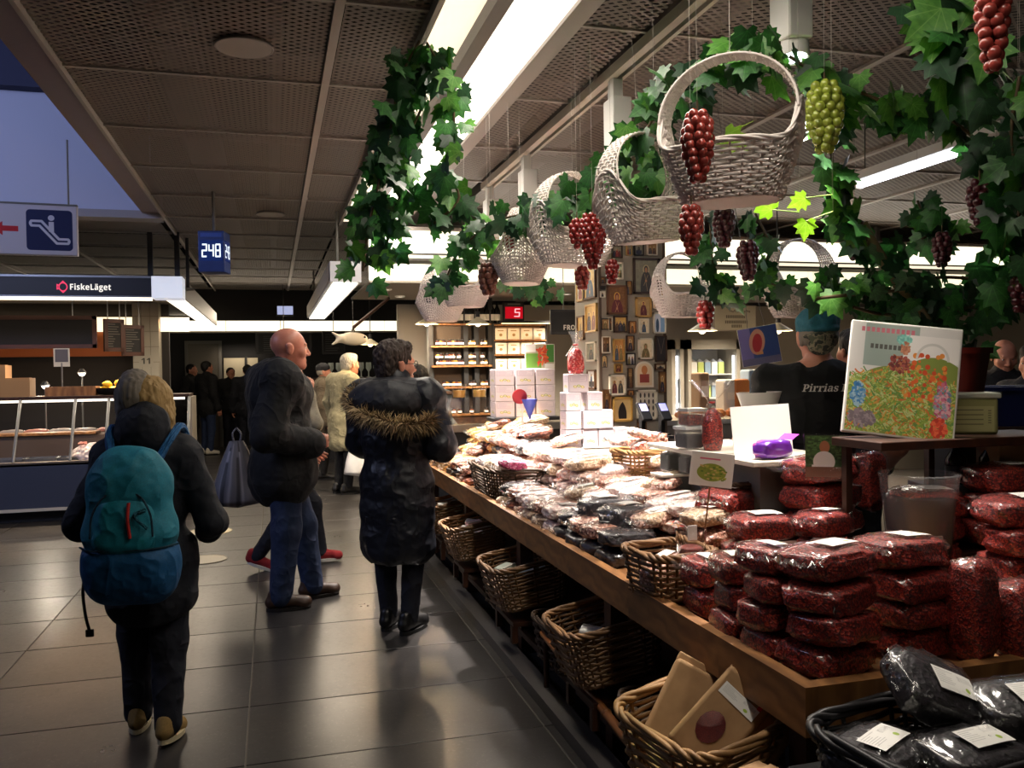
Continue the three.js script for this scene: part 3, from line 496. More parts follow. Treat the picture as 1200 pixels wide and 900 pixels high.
// --- companion behind him, hand at the chin, red shoes
person({ label: 'person behind the bald man with raised hand, dark vest and red shoes', pos: backPos(338, 664), turn: PI / 2 - 0.1, H: 1.62, w: 1.0, cell: 0.018,
  pose: { knL: [0.09, 0.5, 0.2], anL: [0.09, 0.1, 0.26], knR: [-0.09, 0.5, 0.02], anR: [-0.09, 0.12, -0.24], elR: [-0.22, 1.2, 0.26], wrR: [-0.1, 1.45, 0.2], elL: [0.24, 1.14, -0.04], wrL: [0.24, 0.92, 0.14], head: [0, 1.62, 0.04] },
  handR: { dir: [0.25, 1, 0.1], palm: [0.9, 0.1, -0.6], curl: 0.7, side: -1 }, hair: HAIR.brown, hairStyle: 'short', jacket: cloth(0x8d8672), puff: 0.02, vest: blackCloth, trousers: darkJean, shoes: cloth(0x9c1a20), sole: M.offwhite, footR: [-0.1, -0.35, 1] });
// --- woman with the fur hood
const furWoman = person({ label: 'woman in a long navy puffer coat with fur trimmed hood and glasses', pos: backPos(468, 738), turn: PI / 2 + 0.95, H: 1.66, w: 1.16, female: true, cell: 0.013, headK: 1.08,
  pose: { elR: [-0.3, 1.13, 0.0], wrR: [-0.2, 1.1, 0.22], elL: [0.27, 1.14, 0.04], wrL: [0.1, 1.1, 0.25], anL: [0.08, 0.085, 0.02], anR: [-0.08, 0.085, -0.02], head: [0, 1.62, 0.03] },
  handR: { dir: [0.5, 0.3, 1], palm: [0.8, 0, -0.3], curl: 1.0, side: -1 }, look: -0.6, hair: HAIR.brown, hairStyle: 'full', hairAmp: 0.01, glasses: true,
  jacket: phys(0x11131c, 0.46, { bumpMap: foldTex, bumpScale: 0.014 }), quilt: true, puff: 0.05, jacketLen: 0.4, trousers: darkJean, flare: 1.1, shoes: std(0x0c0b0c, 0.4) });
{ // hood lying on the back, with a rim of long fur
  const S = furWoman._S, c = (x, y, z) => [x * S, y * S, z * S];
  part('hood', netMesh([ell(c(0, 1.4, -0.15), [0.23, 0.13, 0.14], null, 0.05), cap(c(-0.13, 1.46, -0.06), c(0.13, 1.46, -0.06), 0.08, 0.08, 0.06)], 0.012, 0.05, wrinkle(0.006)), cloth(0x10121a, 0.7), furWoman);
  part('high_collar', netMesh([cap(c(0, 1.46, 0), c(0, 1.53, 0.01), 0.1, 0.088, 0.03), cap(c(-0.06, 1.46, 0.05), c(0.06, 1.46, 0.05), 0.05, 0.05, 0.03)], 0.012, 0.03, wrinkle(0.005)), phys(0x14151d, 0.5), furWoman);
  seed(5); const rim = new THREE.CatmullRomCurve3([c(-0.25, 1.36, 0.0), c(-0.28, 1.29, -0.12), c(-0.2, 1.28, -0.25), c(-0.05, 1.31, -0.3), c(0.1, 1.36, -0.27), c(0.21, 1.43, -0.17), c(0.22, 1.48, -0.04)].map((p) => V(...p)));
  const fur = []; const tones = [[], [], []];
  for (let i = 0; i < 2400; i++) {
    const t = rnd(), p = rim.getPoint(t), a = rr(0, 2 * PI), tan = rim.getTangent(t), n1 = V(0, 1, 0).cross(tan).normalize(), n2 = tan.clone().cross(n1);
    const dir = n1.clone().multiplyScalar(Math.cos(a)).addScaledVector(n2, Math.sin(a)).addScaledVector(tan, rr(-0.5, 0.5)).normalize();
    const q = p.clone().addScaledVector(dir, rr(0.045, 0.095)); q.y -= 0.02;
    tones[i % 3].push(new THREE.ConeGeometry(0.0055, 1, 3).translate(0, 0.5, 0).scale(1, p.distanceTo(q), 1).applyQuaternion(new THREE.Quaternion().setFromUnitVectors(V(0, 1, 0), q.clone().sub(p).normalize())).translate(p.x, p.y, p.z));
  }
  part('fur_trim', tones[0], std(0x8f7650, 0.9), furWoman).userData.kind = 'stuff'; part('fur_trim', tones[1], std(0x5d4a30, 0.9), furWoman).userData.kind = 'stuff'; part('fur_trim', tones[2], std(0xb9a178, 0.9), furWoman).userData.kind = 'stuff';
}
// --- further shoppers
const coat = person({ label: 'stooping person in a pale olive beige coat with grey hair', pos: backPos(404, 578), turn: PI / 2 + 0.5, H: 1.76, w: 1.1, cell: 0.022, headCell: 0.008, handCell: 0.006, face: true,
  pose: { head: [0, 1.58, 0.12], neck: [0, 1.43, 0.05], shL: [0.19, 1.38, 0.0], shR: [-0.19, 1.38, 0.0], elR: [-0.26, 1.1, -0.02], wrR: [-0.25, 0.86, 0.05] }, handR: { curl: 1.4 }, hair: HAIR.grey, hairStyle: 'full', jacket: cloth(0x9c9474), puff: 0.05, jacketLen: 0.3, trousers: blackCloth, shoes: std(0x0c0b0c, 0.5) });
person({ label: 'older man in a dark flat cap and brown grey jacket', pos: [at(378, 440, 12).x, at(378, 440, 12).z], turn: PI / 2, H: 1.62, w: 1.1, cell: 0.026, headCell: 0.009, handCell: 0.008, hair: HAIR.grey, hairStyle: 'fringe', hat: cloth(0x17181f), jacket: cloth(0x6b5f4c), puff: 0.05, jacketLen: 0.2, trousers: blackCloth, shoes: M.black });
const crowd = [[244, 533, 1.74, 0, 'tall dark haired man in a black coat and jeans, arm bent', cloth(0x0d0e14), jeans, 2.2], [226, 528, 1.7, 0, 'man in black standing beside the tall dark haired man', blackCloth, blackCloth, 1.2], [272, 527, 1.62, 0, 'person in dark clothes with a red and white jacket badge', blackCloth, darkJean, 0.3], [292, 533, 1.66, 0, 'person in dark clothes beside the glass door', navy, darkJean, PI]];
crowd.forEach(([u, v, H, , label, j, tr, t], i) => { const q = person({ label, pos: backPos(u, v), turn: t, H, w: 1.1, cell: 0.032, headCell: 0.011, handCell: 0.009, hair: HAIR.dark, hairStyle: 'short', jacket: j, jacketLen: 0.14, puff: 0.04, trousers: tr, shoes: i ? M.black : M.offwhite });
  if (i === 2) part('badge', cyl(0.05, 0.05, 0.012, 0, 0, 0, 16).rotateX(PI / 2), std(0xc23a3a, 0.6), q, [0.06, 1.12, 0.2]); });
// --- stall keeper leaning over the cheese case
{ const p = at(489, 440, 8.4); person({ label: 'dark haired stall keeper bending over behind the cheese case', pos: [p.x + 0.25, p.z], turn: -PI / 2 + 0.6, H: 1.72, w: 1.05, cell: 0.022, headCell: 0.007, handCell: 0.007, nod: 0.6,
  pose: { neck: [0, 1.32, 0.22], chest: [0, 1.2, 0.1], head: [0, 1.43, 0.34], shL: [0.19, 1.27, 0.16], shR: [-0.19, 1.27, 0.16], elL: [0.26, 1.02, 0.28], elR: [-0.26, 1.02, 0.28], wrL: [0.14, 0.98, 0.5], wrR: [-0.14, 0.98, 0.5] }, hair: HAIR.dark, hairStyle: 'full', jacket: cloth(0x5b6468), puff: 0.012, jacketLen: 0.08, trousers: blackCloth, shoes: M.black }); }
// --- stall keeper in the black shirt
const keeper = (() => { const p = at(958, 440, 4.05); return person({ label: 'stall keeper in a black printed shirt and turquoise bandana seen from behind', pos: [p.x, p.z], turn: PI - 0.5, H: 1.76, w: 1.2, cell: 0.013, headK: 1.06, look: 0.12,
  pose: { elL: [0.33, 1.12, -0.02], elR: [-0.33, 1.12, -0.02], wrL: [0.28, 0.95, 0.2], wrR: [-0.28, 0.95, 0.2] }, hair: HAIR.ash, hairStyle: 'fringe', hairAmp: 0.003, hat: cloth(0x1d6474), hatName: 'bandana', jacket: cloth(0x0c0c0f, 0.9), puff: 0.014, jacketLen: 0.12, collar: false, trousers: blackCloth, shoes: M.black }); })();
{ // bare forearms below the short sleeves, bandana knot and camouflage band, lettering on the back
  const J = keeper._J;
  for (const k of ['L', 'R']) part('forearm', netMesh([cap(lerp3(J['sh' + k], J['el' + k], 0.72), J['el' + k], 0.066, 0.064, 0.02), cap(J['el' + k], J['wr' + k], 0.064, 0.044, 0.02)], 0.012), M.skin, keeper);
  for (const k of ['L', 'R']) part('sleeve_hem', netMesh([cap(lerp3(J['sh' + k], J['el' + k], 0.62), lerp3(J['sh' + k], J['el' + k], 0.72), 0.078, 0.076, 0.01)], 0.01), cloth(0x8a7a58), keeper);
  const camo = std(0xffffff, 0.9, { map: dataTex(64, 64, (x, y) => { const n = tfbm(x, y, 6, 4); return n < 0.42 ? [40, 44, 38] : n < 0.55 ? [120, 112, 92] : [74, 78, 62]; }, true, 8) });
  part('camouflage_band', netMesh([ell(keeper._inHead([0, 0.0, -0.035]), [0.088, 0.036, 0.098], keeper._hq, 0.01), ell(keeper._inHead([0, -0.04, -0.075]), [0.06, 0.05, 0.05], keeper._hq, 0.02)], 0.006), camo, keeper);
  const tx = canvasTex(512, 128, (c, w, h) => { c.clearRect(0, 0, w, h); c.fillStyle = '#000'; c.fillRect(0, 0, w, h); c.fillStyle = '#fff'; c.font = 'italic bold 92px serif'; c.fillText('Pirrias El', 20, 92); }, false);
  const m = std(0xcfcac2, 0.8, { alphaMap: tx, alphaTest: 0.4, side: THREE.DoubleSide });
  const y = 1.385 * keeper._S;
  part('shirt_lettering', surf(24, 4, (a, b) => { const x = 0.1 - a * 0.25, e = Math.min(1, Math.abs(x) / 0.27); return V(x, y + (b - 0.5) * 0.064, -0.168 * Math.sqrt(1 - e * e * 0.75) - 0.02); }), m, keeper).userData.label = 'white script lettering';
}
{ const p = at(1002, 440, 5.2); person({ label: 'dark haired person half hidden behind the cookbook poster', pos: [p.x, p.z], turn: PI, H: 1.7, cell: 0.024, headCell: 0.008, handCell: 0.008, hair: HAIR.dark, hairStyle: 'full', jacket: blackCloth, puff: 0.02, trousers: blackCloth, shoes: M.black }); }
{ const p = at(1176, 450, 6.0); person({ label: 'balding man in dark clothes looking down beyond the blue crate', pos: [p.x, p.z], turn: -0.5, H: 1.66, w: 1.1, cell: 0.02, headCell: 0.006, handCell: 0.007, nod: 0.35, hair: HAIR.brown, hairStyle: 'fringe', brows: HAIR.brown, jacket: blackCloth, puff: 0.03, trousers: blackCloth, shoes: M.black }); }
{ const p = at(1212, 455, 5.6); person({ label: 'dark haired person leaning in at the blue crate beside the balding man', pos: [p.x, p.z], turn: -1.2, H: 1.6, cell: 0.026, headCell: 0.009, handCell: 0.009, hair: HAIR.dark, hairStyle: 'full', jacket: navy, puff: 0.03, trousers: blackCloth, shoes: M.black }); }
// --- bags in hands
function carrier(name, label, p, w, h, mat, turn) {
  const t = thing(name, label, 'bag', p, turn);
  part('bag_body', surf(28, 14, (a, b) => { const th = a * 2 * PI, s = Math.pow(Math.sin(PI * Math.min(1, b * 0.5 + 0.02) ), 0.5), taper = (b < 0.06 ? b / 0.06 : 1) * (1 - 0.75 * Math.pow(b, 1.6)); return V(Math.cos(th) * w / 2 * taper * (1 + 0.08 * noise(a * 9, b * 4, 1)), -h + b * h, Math.sin(th) * w * 0.3 * taper * (1 + 0.3 * noise(a * 12, b * 3, 4))); }, true), mat, t);
  for (const s of [-1, 1]) part('handle', tube([[0.02 * s, -0.02, 0.02], [0.03 * s, 0.06, 0.01], [0, 0.1, 0]], 0.008, 10), mat, t);
  return t;
}
{ const w = coat._J.wrR, q = V(w[0], w[1], w[2]).applyAxisAngle(V(0, 1, 0), coat.rotation.y).add(coat.position);
  carrier('plastic_bag', 'white plastic carrier bag held by the person in beige', [q.x, q.y - 0.12, q.z], 0.4, 0.52, phys(0xe8e8ea, 0.4, { transmission: 0.25 }), 0.3); }
{ const p = at(278, 552, 6.6); carrier('carrier_bag', 'dark grey striped carrier bag beside the bald man', [p.x, 0.98, p.z], 0.42, 0.52, std(0xffffff, 0.5, { map: canvasTex(128, 64, (c) => { c.fillStyle = '#55555f'; c.fillRect(0, 0, 128, 64); seed(3); for (let i = 0; i < 26; i++) { c.fillStyle = rnd() > 0.5 ? '#24242c' : '#777783'; c.fillRect(rnd() * 128, rnd() * 20, 2 + rnd() * 3, 64); } }) }), 0.2); }
// ================================================================= the dry-goods stall
const TY = 0.72, EX = 1.18, FZ = -1.72;                  // table height, aisle edge, front edge
{
  const t = thing('display_table', 'long wooden market display table with raised edge boards', 'table', [EX, 0, -4]);
  const L = (x0, x1, y0, y1, z0, z1) => bxe(x0 - EX, x1 - EX, y0, y1, z0 + 4, z1 + 4);
  part('tabletop', [L(EX + 0.04, 2.15, 0.66, TY, FZ - 0.04, -7.05)], M.wood, t);
  part('wing_tabletop', L(2.15, 2.95, 0.66, TY, FZ - 0.04, -2.75), M.wood, t);
  part('edge_board', L(EX, EX + 0.04, 0.63, TY + 0.028, FZ, -7.05), M.wood, t); part('edge_board', L(EX + 0.04, 2.95, 0.63, TY + 0.028, FZ - 0.04, FZ), M.wood, t);
  part('back_panel', L(1.9, 1.94, 0.06, 0.66, -2.8, -7.0), std(0x1d1713, 0.8), t); part('front_panel', L(EX + 0.35, 2.95, 0.06, 0.64, FZ - 0.62, FZ - 0.6), std(0x1d1713, 0.8), t);
  part('lower_shelf', L(EX + 0.05, 1.9, 0.1, 0.13, FZ - 0.65, -7.0), M.darkWood, t);
  for (const z of [-1.8, -3.05, -4.3, -5.6, -6.95]) for (const x of [EX + 0.09, 1.84]) part('leg', L(x - 0.035, x + 0.035, 0, 0.66, z, z - 0.07), M.darkWood, t);
  // stepped risers under the goods
  part('riser', L(1.5, 1.8, TY, 0.82, -2.9, -6.95), M.darkWood, t); part('riser', L(1.8, 2.12, TY, 0.93, -2.9, -6.95), M.darkWood, t);
  part('wing_riser', L(1.62, 2.95, TY, 0.86, -2.34, -2.72), M.darkWood, t);
}
// ---------------------------------------------------------------- wicker
function ringTube(pts, r, k = 4, closed = true) { // pts: {p:Vector3, n:outward Vector3}
  const N = pts.length, pos = [], uv = [], idx = [];
  for (let i = 0; i < N; i++) for (let j = 0; j < k; j++) { const a = j / k * 2 * PI + PI / 4, { p, n } = pts[i], up = pts[i].up ?? V(0, 1, 0); pos.push(p.x + (n.x * Math.cos(a) + up.x * Math.sin(a)) * r, p.y + (n.y * Math.cos(a) + up.y * Math.sin(a)) * r, p.z + (n.z * Math.cos(a) + up.z * Math.sin(a)) * r); uv.push(i * 0.1, j / k); }
  for (let i = 0; i < (closed ? N : N - 1); i++) for (let j = 0; j < k; j++) { const a = i * k + j, b = i * k + (j + 1) % k, c = ((i + 1) % N) * k + j, d = ((i + 1) % N) * k + (j + 1) % k; idx.push(a, b, d, a, d, c); }
  const g = new THREE.BufferGeometry(); g.setAttribute('position', new THREE.Float32BufferAttribute(pos, 3)); g.setAttribute('uv', new THREE.Float32BufferAttribute(uv, 2)); g.setIndex(idx); g.computeVertexNormals(); return g;
}
function wicker(P, stakes, rows, r, rimR, base) { // P(theta,t)
  const weave = [], st = [], N = stakes * 2;
  const nrmAt = (th, t) => { const a = P(th + 0.01, t), b = P(th - 0.01, t), d = a.sub(b); return V(d.z, 0, -d.x).normalize(); };
  for (let j = 0; j < rows; j++) { const t = (j + 0.5) / rows, pts = []; for (let i = 0; i < N; i++) { const th = i / N * 2 * PI, n = nrmAt(th, t), s = i % 2 ? 0 : ((i / 2 + j) % 2 ? 1 : -1); const p = P(th, t); p.addScaledVector(n, s * r * 1.1); p.y += (noise(i * 0.3, j * 1.7, 2) * 0.25) * r; pts.push({ p, n }); } weave.push(ringTube(pts, r)); }
  for (let i = 0; i < stakes; i++) { const th = i / stakes * 2 * PI, pts = []; for (let j = 0; j <= 6; j++) { const p = P(th, j / 6), n = nrmAt(th, j / 6); const tn = V(-n.z, 0, n.x); pts.push({ p, n, up: tn }); } st.push(ringTube(pts, r * 0.8, 4, false)); }
  const rim = []; for (let q = 0; q < 3; q++) { const pts = []; const n2 = 72; for (let i = 0; i < n2; i++) { const th = i / n2 * 2 * PI, n = nrmAt(th, 1), p = P(th, 1), a = i * 0.55 + q * 2.1; p.addScaledVector(n, Math.cos(a) * rimR * 0.55); p.y += Math.sin(a) * rimR * 0.55; pts.push({ p, n }); } rim.push(ringTube(pts, rimR * 0.62, 5)); }
  const bt = []; for (let i = 0; i < 48; i++) { const p = P(i / 48 * 2 * PI, 0); bt.push(new THREE.Vector2(p.x, -p.z)); }
  const bot = new THREE.ExtrudeGeometry(new THREE.Shape(bt), { depth: 0.006, bevelEnabled: false }).rotateX(-PI / 2).translate(0, P(0, 0).y, 0);
  return { weave: merge(weave), stakes: merge(st), rim: merge(rim), bottom: bot };
}
const superPlan = (th, a, b, e) => { const c = Math.cos(th), s = Math.sin(th); return [Math.sign(c) * Math.pow(Math.abs(c), e) * a, Math.sign(s) * Math.pow(Math.abs(s), e) * b]; };
const wickTex = (a, b) => dataTex(64, 64, (x, y) => mixc(a, b, tfbm(x, y, 8, 6)), true, 1);
const WM = { brown: std(0xffffff, 0.6, { map: wickTex([74, 50, 28], [150, 108, 62]) }), dark: std(0xffffff, 0.6, { map: wickTex([40, 27, 17], [92, 66, 40]) }), tan: std(0xffffff, 0.6, { map: wickTex([112, 80, 44], [176, 134, 82]) }), white: std(0xffffff, 0.7, { map: wickTex([190, 178, 170], [226, 218, 212]) }) };
const basketGeo = {};
function brownBasket(a, b, h, label, pos, rot, mat = 'brown', group, name = 'wicker_basket', rows) {
  const key = [a, b, h].join(); basketGeo[key] ??= wicker((th, t) => { const k = 0.84 + 0.16 * t, [x, z] = superPlan(th, a * k, b * k, 0.42); return V(x, 0.008 + t * h, z); }, Math.round((a + b) * 70), rows ?? Math.round(h / 0.019), 0.0068, 0.014);
  const g = basketGeo[key], t = thing(name, label, 'basket', pos, 0, group); t.rotation.set(...rot);
  part('weave', g.weave, WM[mat], t); part('stakes', g.stakes, WM[mat], t); part('rim', g.rim, WM[mat], t); part('base', g.bottom, WM[mat], t); return t;
}
// ---------------------------------------------------------------- bagged goods
function granTex(seedN, bg, cols, n, r0, r1, sq = 1) {
  const draw = (h) => (c, w) => { seed(seedN); c.fillStyle = h ? '#000' : bg; c.fillRect(0, 0, w, w);
    for (let i = 0; i < n; i++) { const x = rnd() * w, y = rnd() * w, r = rr(r0, r1), a = rnd() * PI, col = pick(cols), k = i / n; for (const ox of [-w, 0, w]) for (const oy of [-w, 0, w]) { if (x + ox < -r || x + ox > w + r || y + oy < -r || y + oy > w + r) continue; c.save(); c.translate(x + ox, y + oy); c.rotate(a); c.scale(1, sq);
      if (h) { const g = c.createRadialGradient(0, 0, 0, 0, 0, r), v = Math.round(90 + 165 * k); g.addColorStop(0, `rgb(${v},${v},${v})`); g.addColorStop(1, `rgb(${v >> 1},${v >> 1},${v >> 1})`); c.fillStyle = g; } else c.fillStyle = col;
      c.beginPath(); c.arc(0, 0, r, 0, 2 * PI); c.fill(); c.restore(); } } };
  return { map: canvasTex(256, 256, draw(false)), bumpMap: canvasTex(256, 256, draw(true), false) };
}
const REP = 1 / 0.14;
function goods(seedN, bg, cols, n, r0, r1, sq, extra = {}) { const t = granTex(seedN, bg, cols, n, r0, r1, sq); t.map.repeat.set(REP, REP); t.bumpMap.repeat.set(REP, REP); return phys(0xffffff, 0.6, { ...t, bumpScale: 0.0022, clearcoat: 0.9, clearcoatRoughness: 0.12, ...extra }); }
const GM = {
  berry: goods(1, '#4a0b0a', ['#8a1a16', '#74120f', '#9c2a1c', '#5f0d0c', '#b03a24'], 900, 5, 9, 0.6),
  nut: goods(2, '#5a3527', ['#a8705a', '#8f5a48', '#c0907a', '#7a4a3a', '#d3ac98'], 420, 8, 13, 0.75),
  beige: goods(3, '#8c7460', ['#cdb295', '#bfa080', '#dcc6ad', '#a98a6c'], 420, 8, 14, 0.8),
  yellow: goods(4, '#8a5a1c', ['#d99a3c', '#e8b764', '#c4832c', '#efcf92'], 260, 10, 18, 0.6),
  pale: goods(5, '#b59c94', ['#e6d3cc', '#dcc0ba', '#f0e4de', '#cda79f'], 380, 9, 14, 0.8),
  dark: goods(6, '#0b090c', ['#17131a', '#201a22', '#0f0c10', '#2a2329'], 300, 10, 16, 0.8),
  date: goods(7, '#3b1c12', ['#6e3622', '#8a4a30', '#5a2a1a', '#a05f42'], 320, 10, 15, 0.55),
  pink: goods(8, '#8c1846', ['#c22a6a', '#d65a8c', '#a81c54', '#e8a0b8'], 240, 10, 18, 0.5),
  candy: goods(9, '#c9a89f', ['#f0dcd4', '#c8443c', '#f3e8e2', '#dba77c'], 160, 10, 22, 0.35),
};
// print on the little labels
const labelTex = canvasTex(256, 128, (c, w, h) => { seed(77); c.fillStyle = '#eeece6'; c.fillRect(0, 0, w, h); c.fillStyle = '#b9b7b4'; for (let i = 0; i < 7; i++) c.fillRect(14, 14 + i * 12, 60 + rnd() * 60, 3); for (let i = 0; i < 22; i++) c.fillRect(150 + i * 4, 20, 1 + Math.floor(rnd() * 2), 30); c.fillStyle = '#a3bf4a'; c.beginPath(); c.arc(190, 92, 14, 0, 2 * PI); c.fill(); });
const LM = { white: std(0xffffff, 0.35, { map: labelTex }), plain: std(0xf0eee8, 0.35), grey: std(0xa9a8a4, 0.4) };
const bagCache = {};
function boxUV(g0) { const g = g0.toNonIndexed(), p = g.attributes.position, uv = g.attributes.uv, a = V(0, 0, 0), b = V(0, 0, 0), c = V(0, 0, 0), n = V(0, 0, 0); for (let i = 0; i < p.count; i += 3) { a.fromBufferAttribute(p, i); b.fromBufferAttribute(p, i + 1).sub(a); c.fromBufferAttribute(p, i + 2).sub(a); n.crossVectors(b, c); const ax = Math.abs(n.x), ay = Math.abs(n.y), az = Math.abs(n.z); for (let k = i; k < i + 3; k++) { const x = p.getX(k), y = p.getY(k), z = p.getZ(k); if (ay >= ax && ay >= az) uv.setXY(k, x, z); else if (ax >= az) uv.setXY(k, z + 0.31, y + 0.07); else uv.setXY(k, x + 0.17, y + 0.23); } } return g; }
function bagGeo(w, h, d, e, s) {
  const key = [w, h, d, e, s].join(); if (bagCache[key]) return bagCache[key];
  const a = w / 2, b = h / 2, c = d / 2, sp = (v) => Math.sign(v) * Math.pow(Math.abs(v), e), N = Math.max(w, h, d) > 0.2 ? 34 : 26;
  const f = (u, v, grow = 0) => { const th = u * 2 * PI, ph = (v - 0.5) * PI, cp = Math.cos(ph); let x = a * sp(cp) * sp(Math.cos(th)), z = c * sp(cp) * sp(Math.sin(th)), y = b * sp(Math.sin(ph));
    const q = [Math.cos(th) * cp, Math.sin(ph), Math.sin(th) * cp], k = fbm(q[0] * 2.3 + s * 7, q[1] * 2.3, q[2] * 2.3 + s, 3) * 0.12 + 0.05 * Math.abs(noise(q[0] * 6 + s * 3, q[1] * 6, q[2] * 6)); const m = 1 + k + grow;
    return V(x * m, b + y * (1 + k * 0.7), z * m); };
  const g = boxUV(surf(N, Math.round(N * 0.62), (u, v) => f(u, v), true));
 
  const topY = (x, z) => { const t = Math.pow(Math.abs(x / a), 2 / e) + Math.pow(Math.abs(z / c), 2 / e); return b + b * Math.pow(Math.max(0, 1 - t), e / 2) * 1.06; };
  const lw = Math.min(w, 0.2) * 0.26, ld = Math.min(d, 0.2) * 0.2, lx = w * 0.08;
  const lab = surf(6, 4, (u, v) => { const x = lx + (u - 0.5) * 2 * lw, z = d * 0.06 + (0.5 - v) * 2 * ld; return V(x, topY(x, z) + 0.007, z); });
  // loose film: a gathered, crumpled end of the clear bag
  const tail = surf(12, 7, (u, v) => { const r = 0.25 + 0.75 * v, x = -a * (0.86 + 0.42 * v), z = (u - 0.5) * d * r * 0.95; return V(x + 0.01 * noise(u * 9, v * 5, s), b * (1.0 + 0.45 * v) + 0.024 * noise(u * 11 + s, v * 4, 3) + 0.012 * noise(u * 23, v * 9, s), z); });
  const wrap = surf(N, 10, (u, v) => { const p = f(u, 0.52 + v * 0.46, 0); const n = V(p.x / a, (p.y - b) / b * 1.2, p.z / c).normalize(); const k = 0.004 + 0.011 * Math.abs(noise(u * 17 + s, v * 7, s * 2.3)) + 0.006 * noise(u * 41, v * 16, s); return p.addScaledVector(n, k); }, true);
  return (bagCache[key] = { g, lab, tail, wrap });
}
function bag(o) { // { name,label,cat,kind,size:[w,h,d],e,seed,pos,rot,labelMat,tail,wrap,group }
  const G = bagGeo(...o.size, o.e ?? 0.55, o.seed ?? 1), t = thing(o.name ?? 'goods_bag', o.label, o.cat ?? 'bag', o.pos, 0, o.group); t.rotation.set(...(o.rot ?? [0, 0, 0]));
  part('contents', G.g, GM[o.kind], t); if (o.lab !== false) part('label', G.lab, LM[o.lab ?? 'white'], t); if (o.tail !== false) part('film_end', G.tail, M.film, t); if (o.wrap) part('film_wrap', G.wrap, M.film, t);
  return t;
}
// ---------------------------------------------------------------- red berry bags at the corner
const RBL = 'clear bag of dried red berries';
function stack(u, v, n, size, turn, where, o = {}) {
  const base = onY(u, v, o.y ?? TY); const p = base.clone(); p.x += o.dx ?? 0; p.z += o.dz ?? 0;
  for (let i = 0; i < n; i++) bag({ name: 'berry_bag', kind: o.kind ?? 'berry', size, seed: 1 + ((i + n + Math.round(u)) % 4), pos: [p.x + rr(-0.018, 0.018), (o.y ?? TY) + 0.003 + i * size[1] * 0.97, p.z + rr(-0.018, 0.018)], rot: [rr(-0.06, 0.06), turn + rr(-0.25, 0.25), rr(-0.06, 0.06)],
    lab: i === n - 1 ? (o.lab ?? 'white') : false, tail: o.tail ?? (i === n - 1), wrap: i === n - 1, group: 'red berry bags ' + where, label: i === n - 1 ? `red berry bag with white label, topmost ${where}` : `red berry bag, ${['bottom one', 'second from the bottom', 'third from the bottom'][i]} ${where}` });
}
seed(41);
{
  const B = [0.225, 0.08, 0.18];
  stack(992, 794, 4, B, 0.25, 'in the corner stack', { dz: -0.06 });
  stack(1082, 774, 4, B, 0.1, 'in the stack beside the corner stack', { dz: -0.06 });
  stack(908, 778, 4, [0.12, 0.075, 0.16], 0.05, 'in the slim edge stack', { dx: 0.03, dz: -0.06 });
  stack(865, 752, 3, [0.11, 0.078, 0.15], 0.05, 'in the low edge stack', { dx: 0.03, dz: -0.05 });
  stack(826, 727, 2, [0.12, 0.09, 0.15], 0.1, 'in the pair by the brown basket', { dx: 0.03, dz: -0.05 });
  stack(905, 700, 3, [0.2, 0.09, 0.16], -0.2, 'in the stack behind the slim one', { dz: -0.1 });
  stack(985, 700, 3, [0.2, 0.09, 0.15], 0.2, 'in the stack behind the corner stack', { dz: -0.12, dx: 0.04 });
  stack(870, 668, 3, [0.25, 0.1, 0.19], 0.35, 'in the broad stack by the card', { dz: -0.12 });
  stack(972, 630, 3, [0.3, 0.1, 0.19], 0.05, 'in the broad pile below the cookbook poster', { y: 0.86, dz: -0.04 });
  stack(1110, 632, 2, [0.24, 0.09, 0.18], 0.1, 'in the pair beside the dark tub', { y: 0.86, dz: 0.02 });
  stack(1180, 640, 3, [0.27, 0.095, 0.19], -0.1, 'in the rear end stack', { y: 0.86, dz: 0.0 });
  stack(1100, 700, 4, [0.22, 0.09, 0.17], 0.1, 'in the stack against the raised board', { dz: -0.06 });
  stack(1215, 720, 4, [0.26, 0.09, 0.18], 0.0, 'in the stack behind the upright bags', { dz: -0.05 });
  // upright bags
  const U = (u, v, y, s, where, o = {}) => { const p = onY(u, v, y); bag({ name: 'berry_pouch', cat: 'bag', kind: 'berry', size: s, seed: 5, pos: [p.x, y + 0.003, p.z - 0.05], rot: [0, 0.2, 0.04], lab: false, tail: false, wrap: true, label: `upright clear pouch of dried red berries ${where}` , ...o }); };
  U(1160, 784, TY, [0.1, 0.26, 0.11], 'standing beside the second stack');
  U(1212, 780, TY, [0.13, 0.2, 0.12], 'at the end of the front row'); U(1030, 600, 0.86, [0.13, 0.25, 0.11], 'leaning against the dark plastic tub');
}
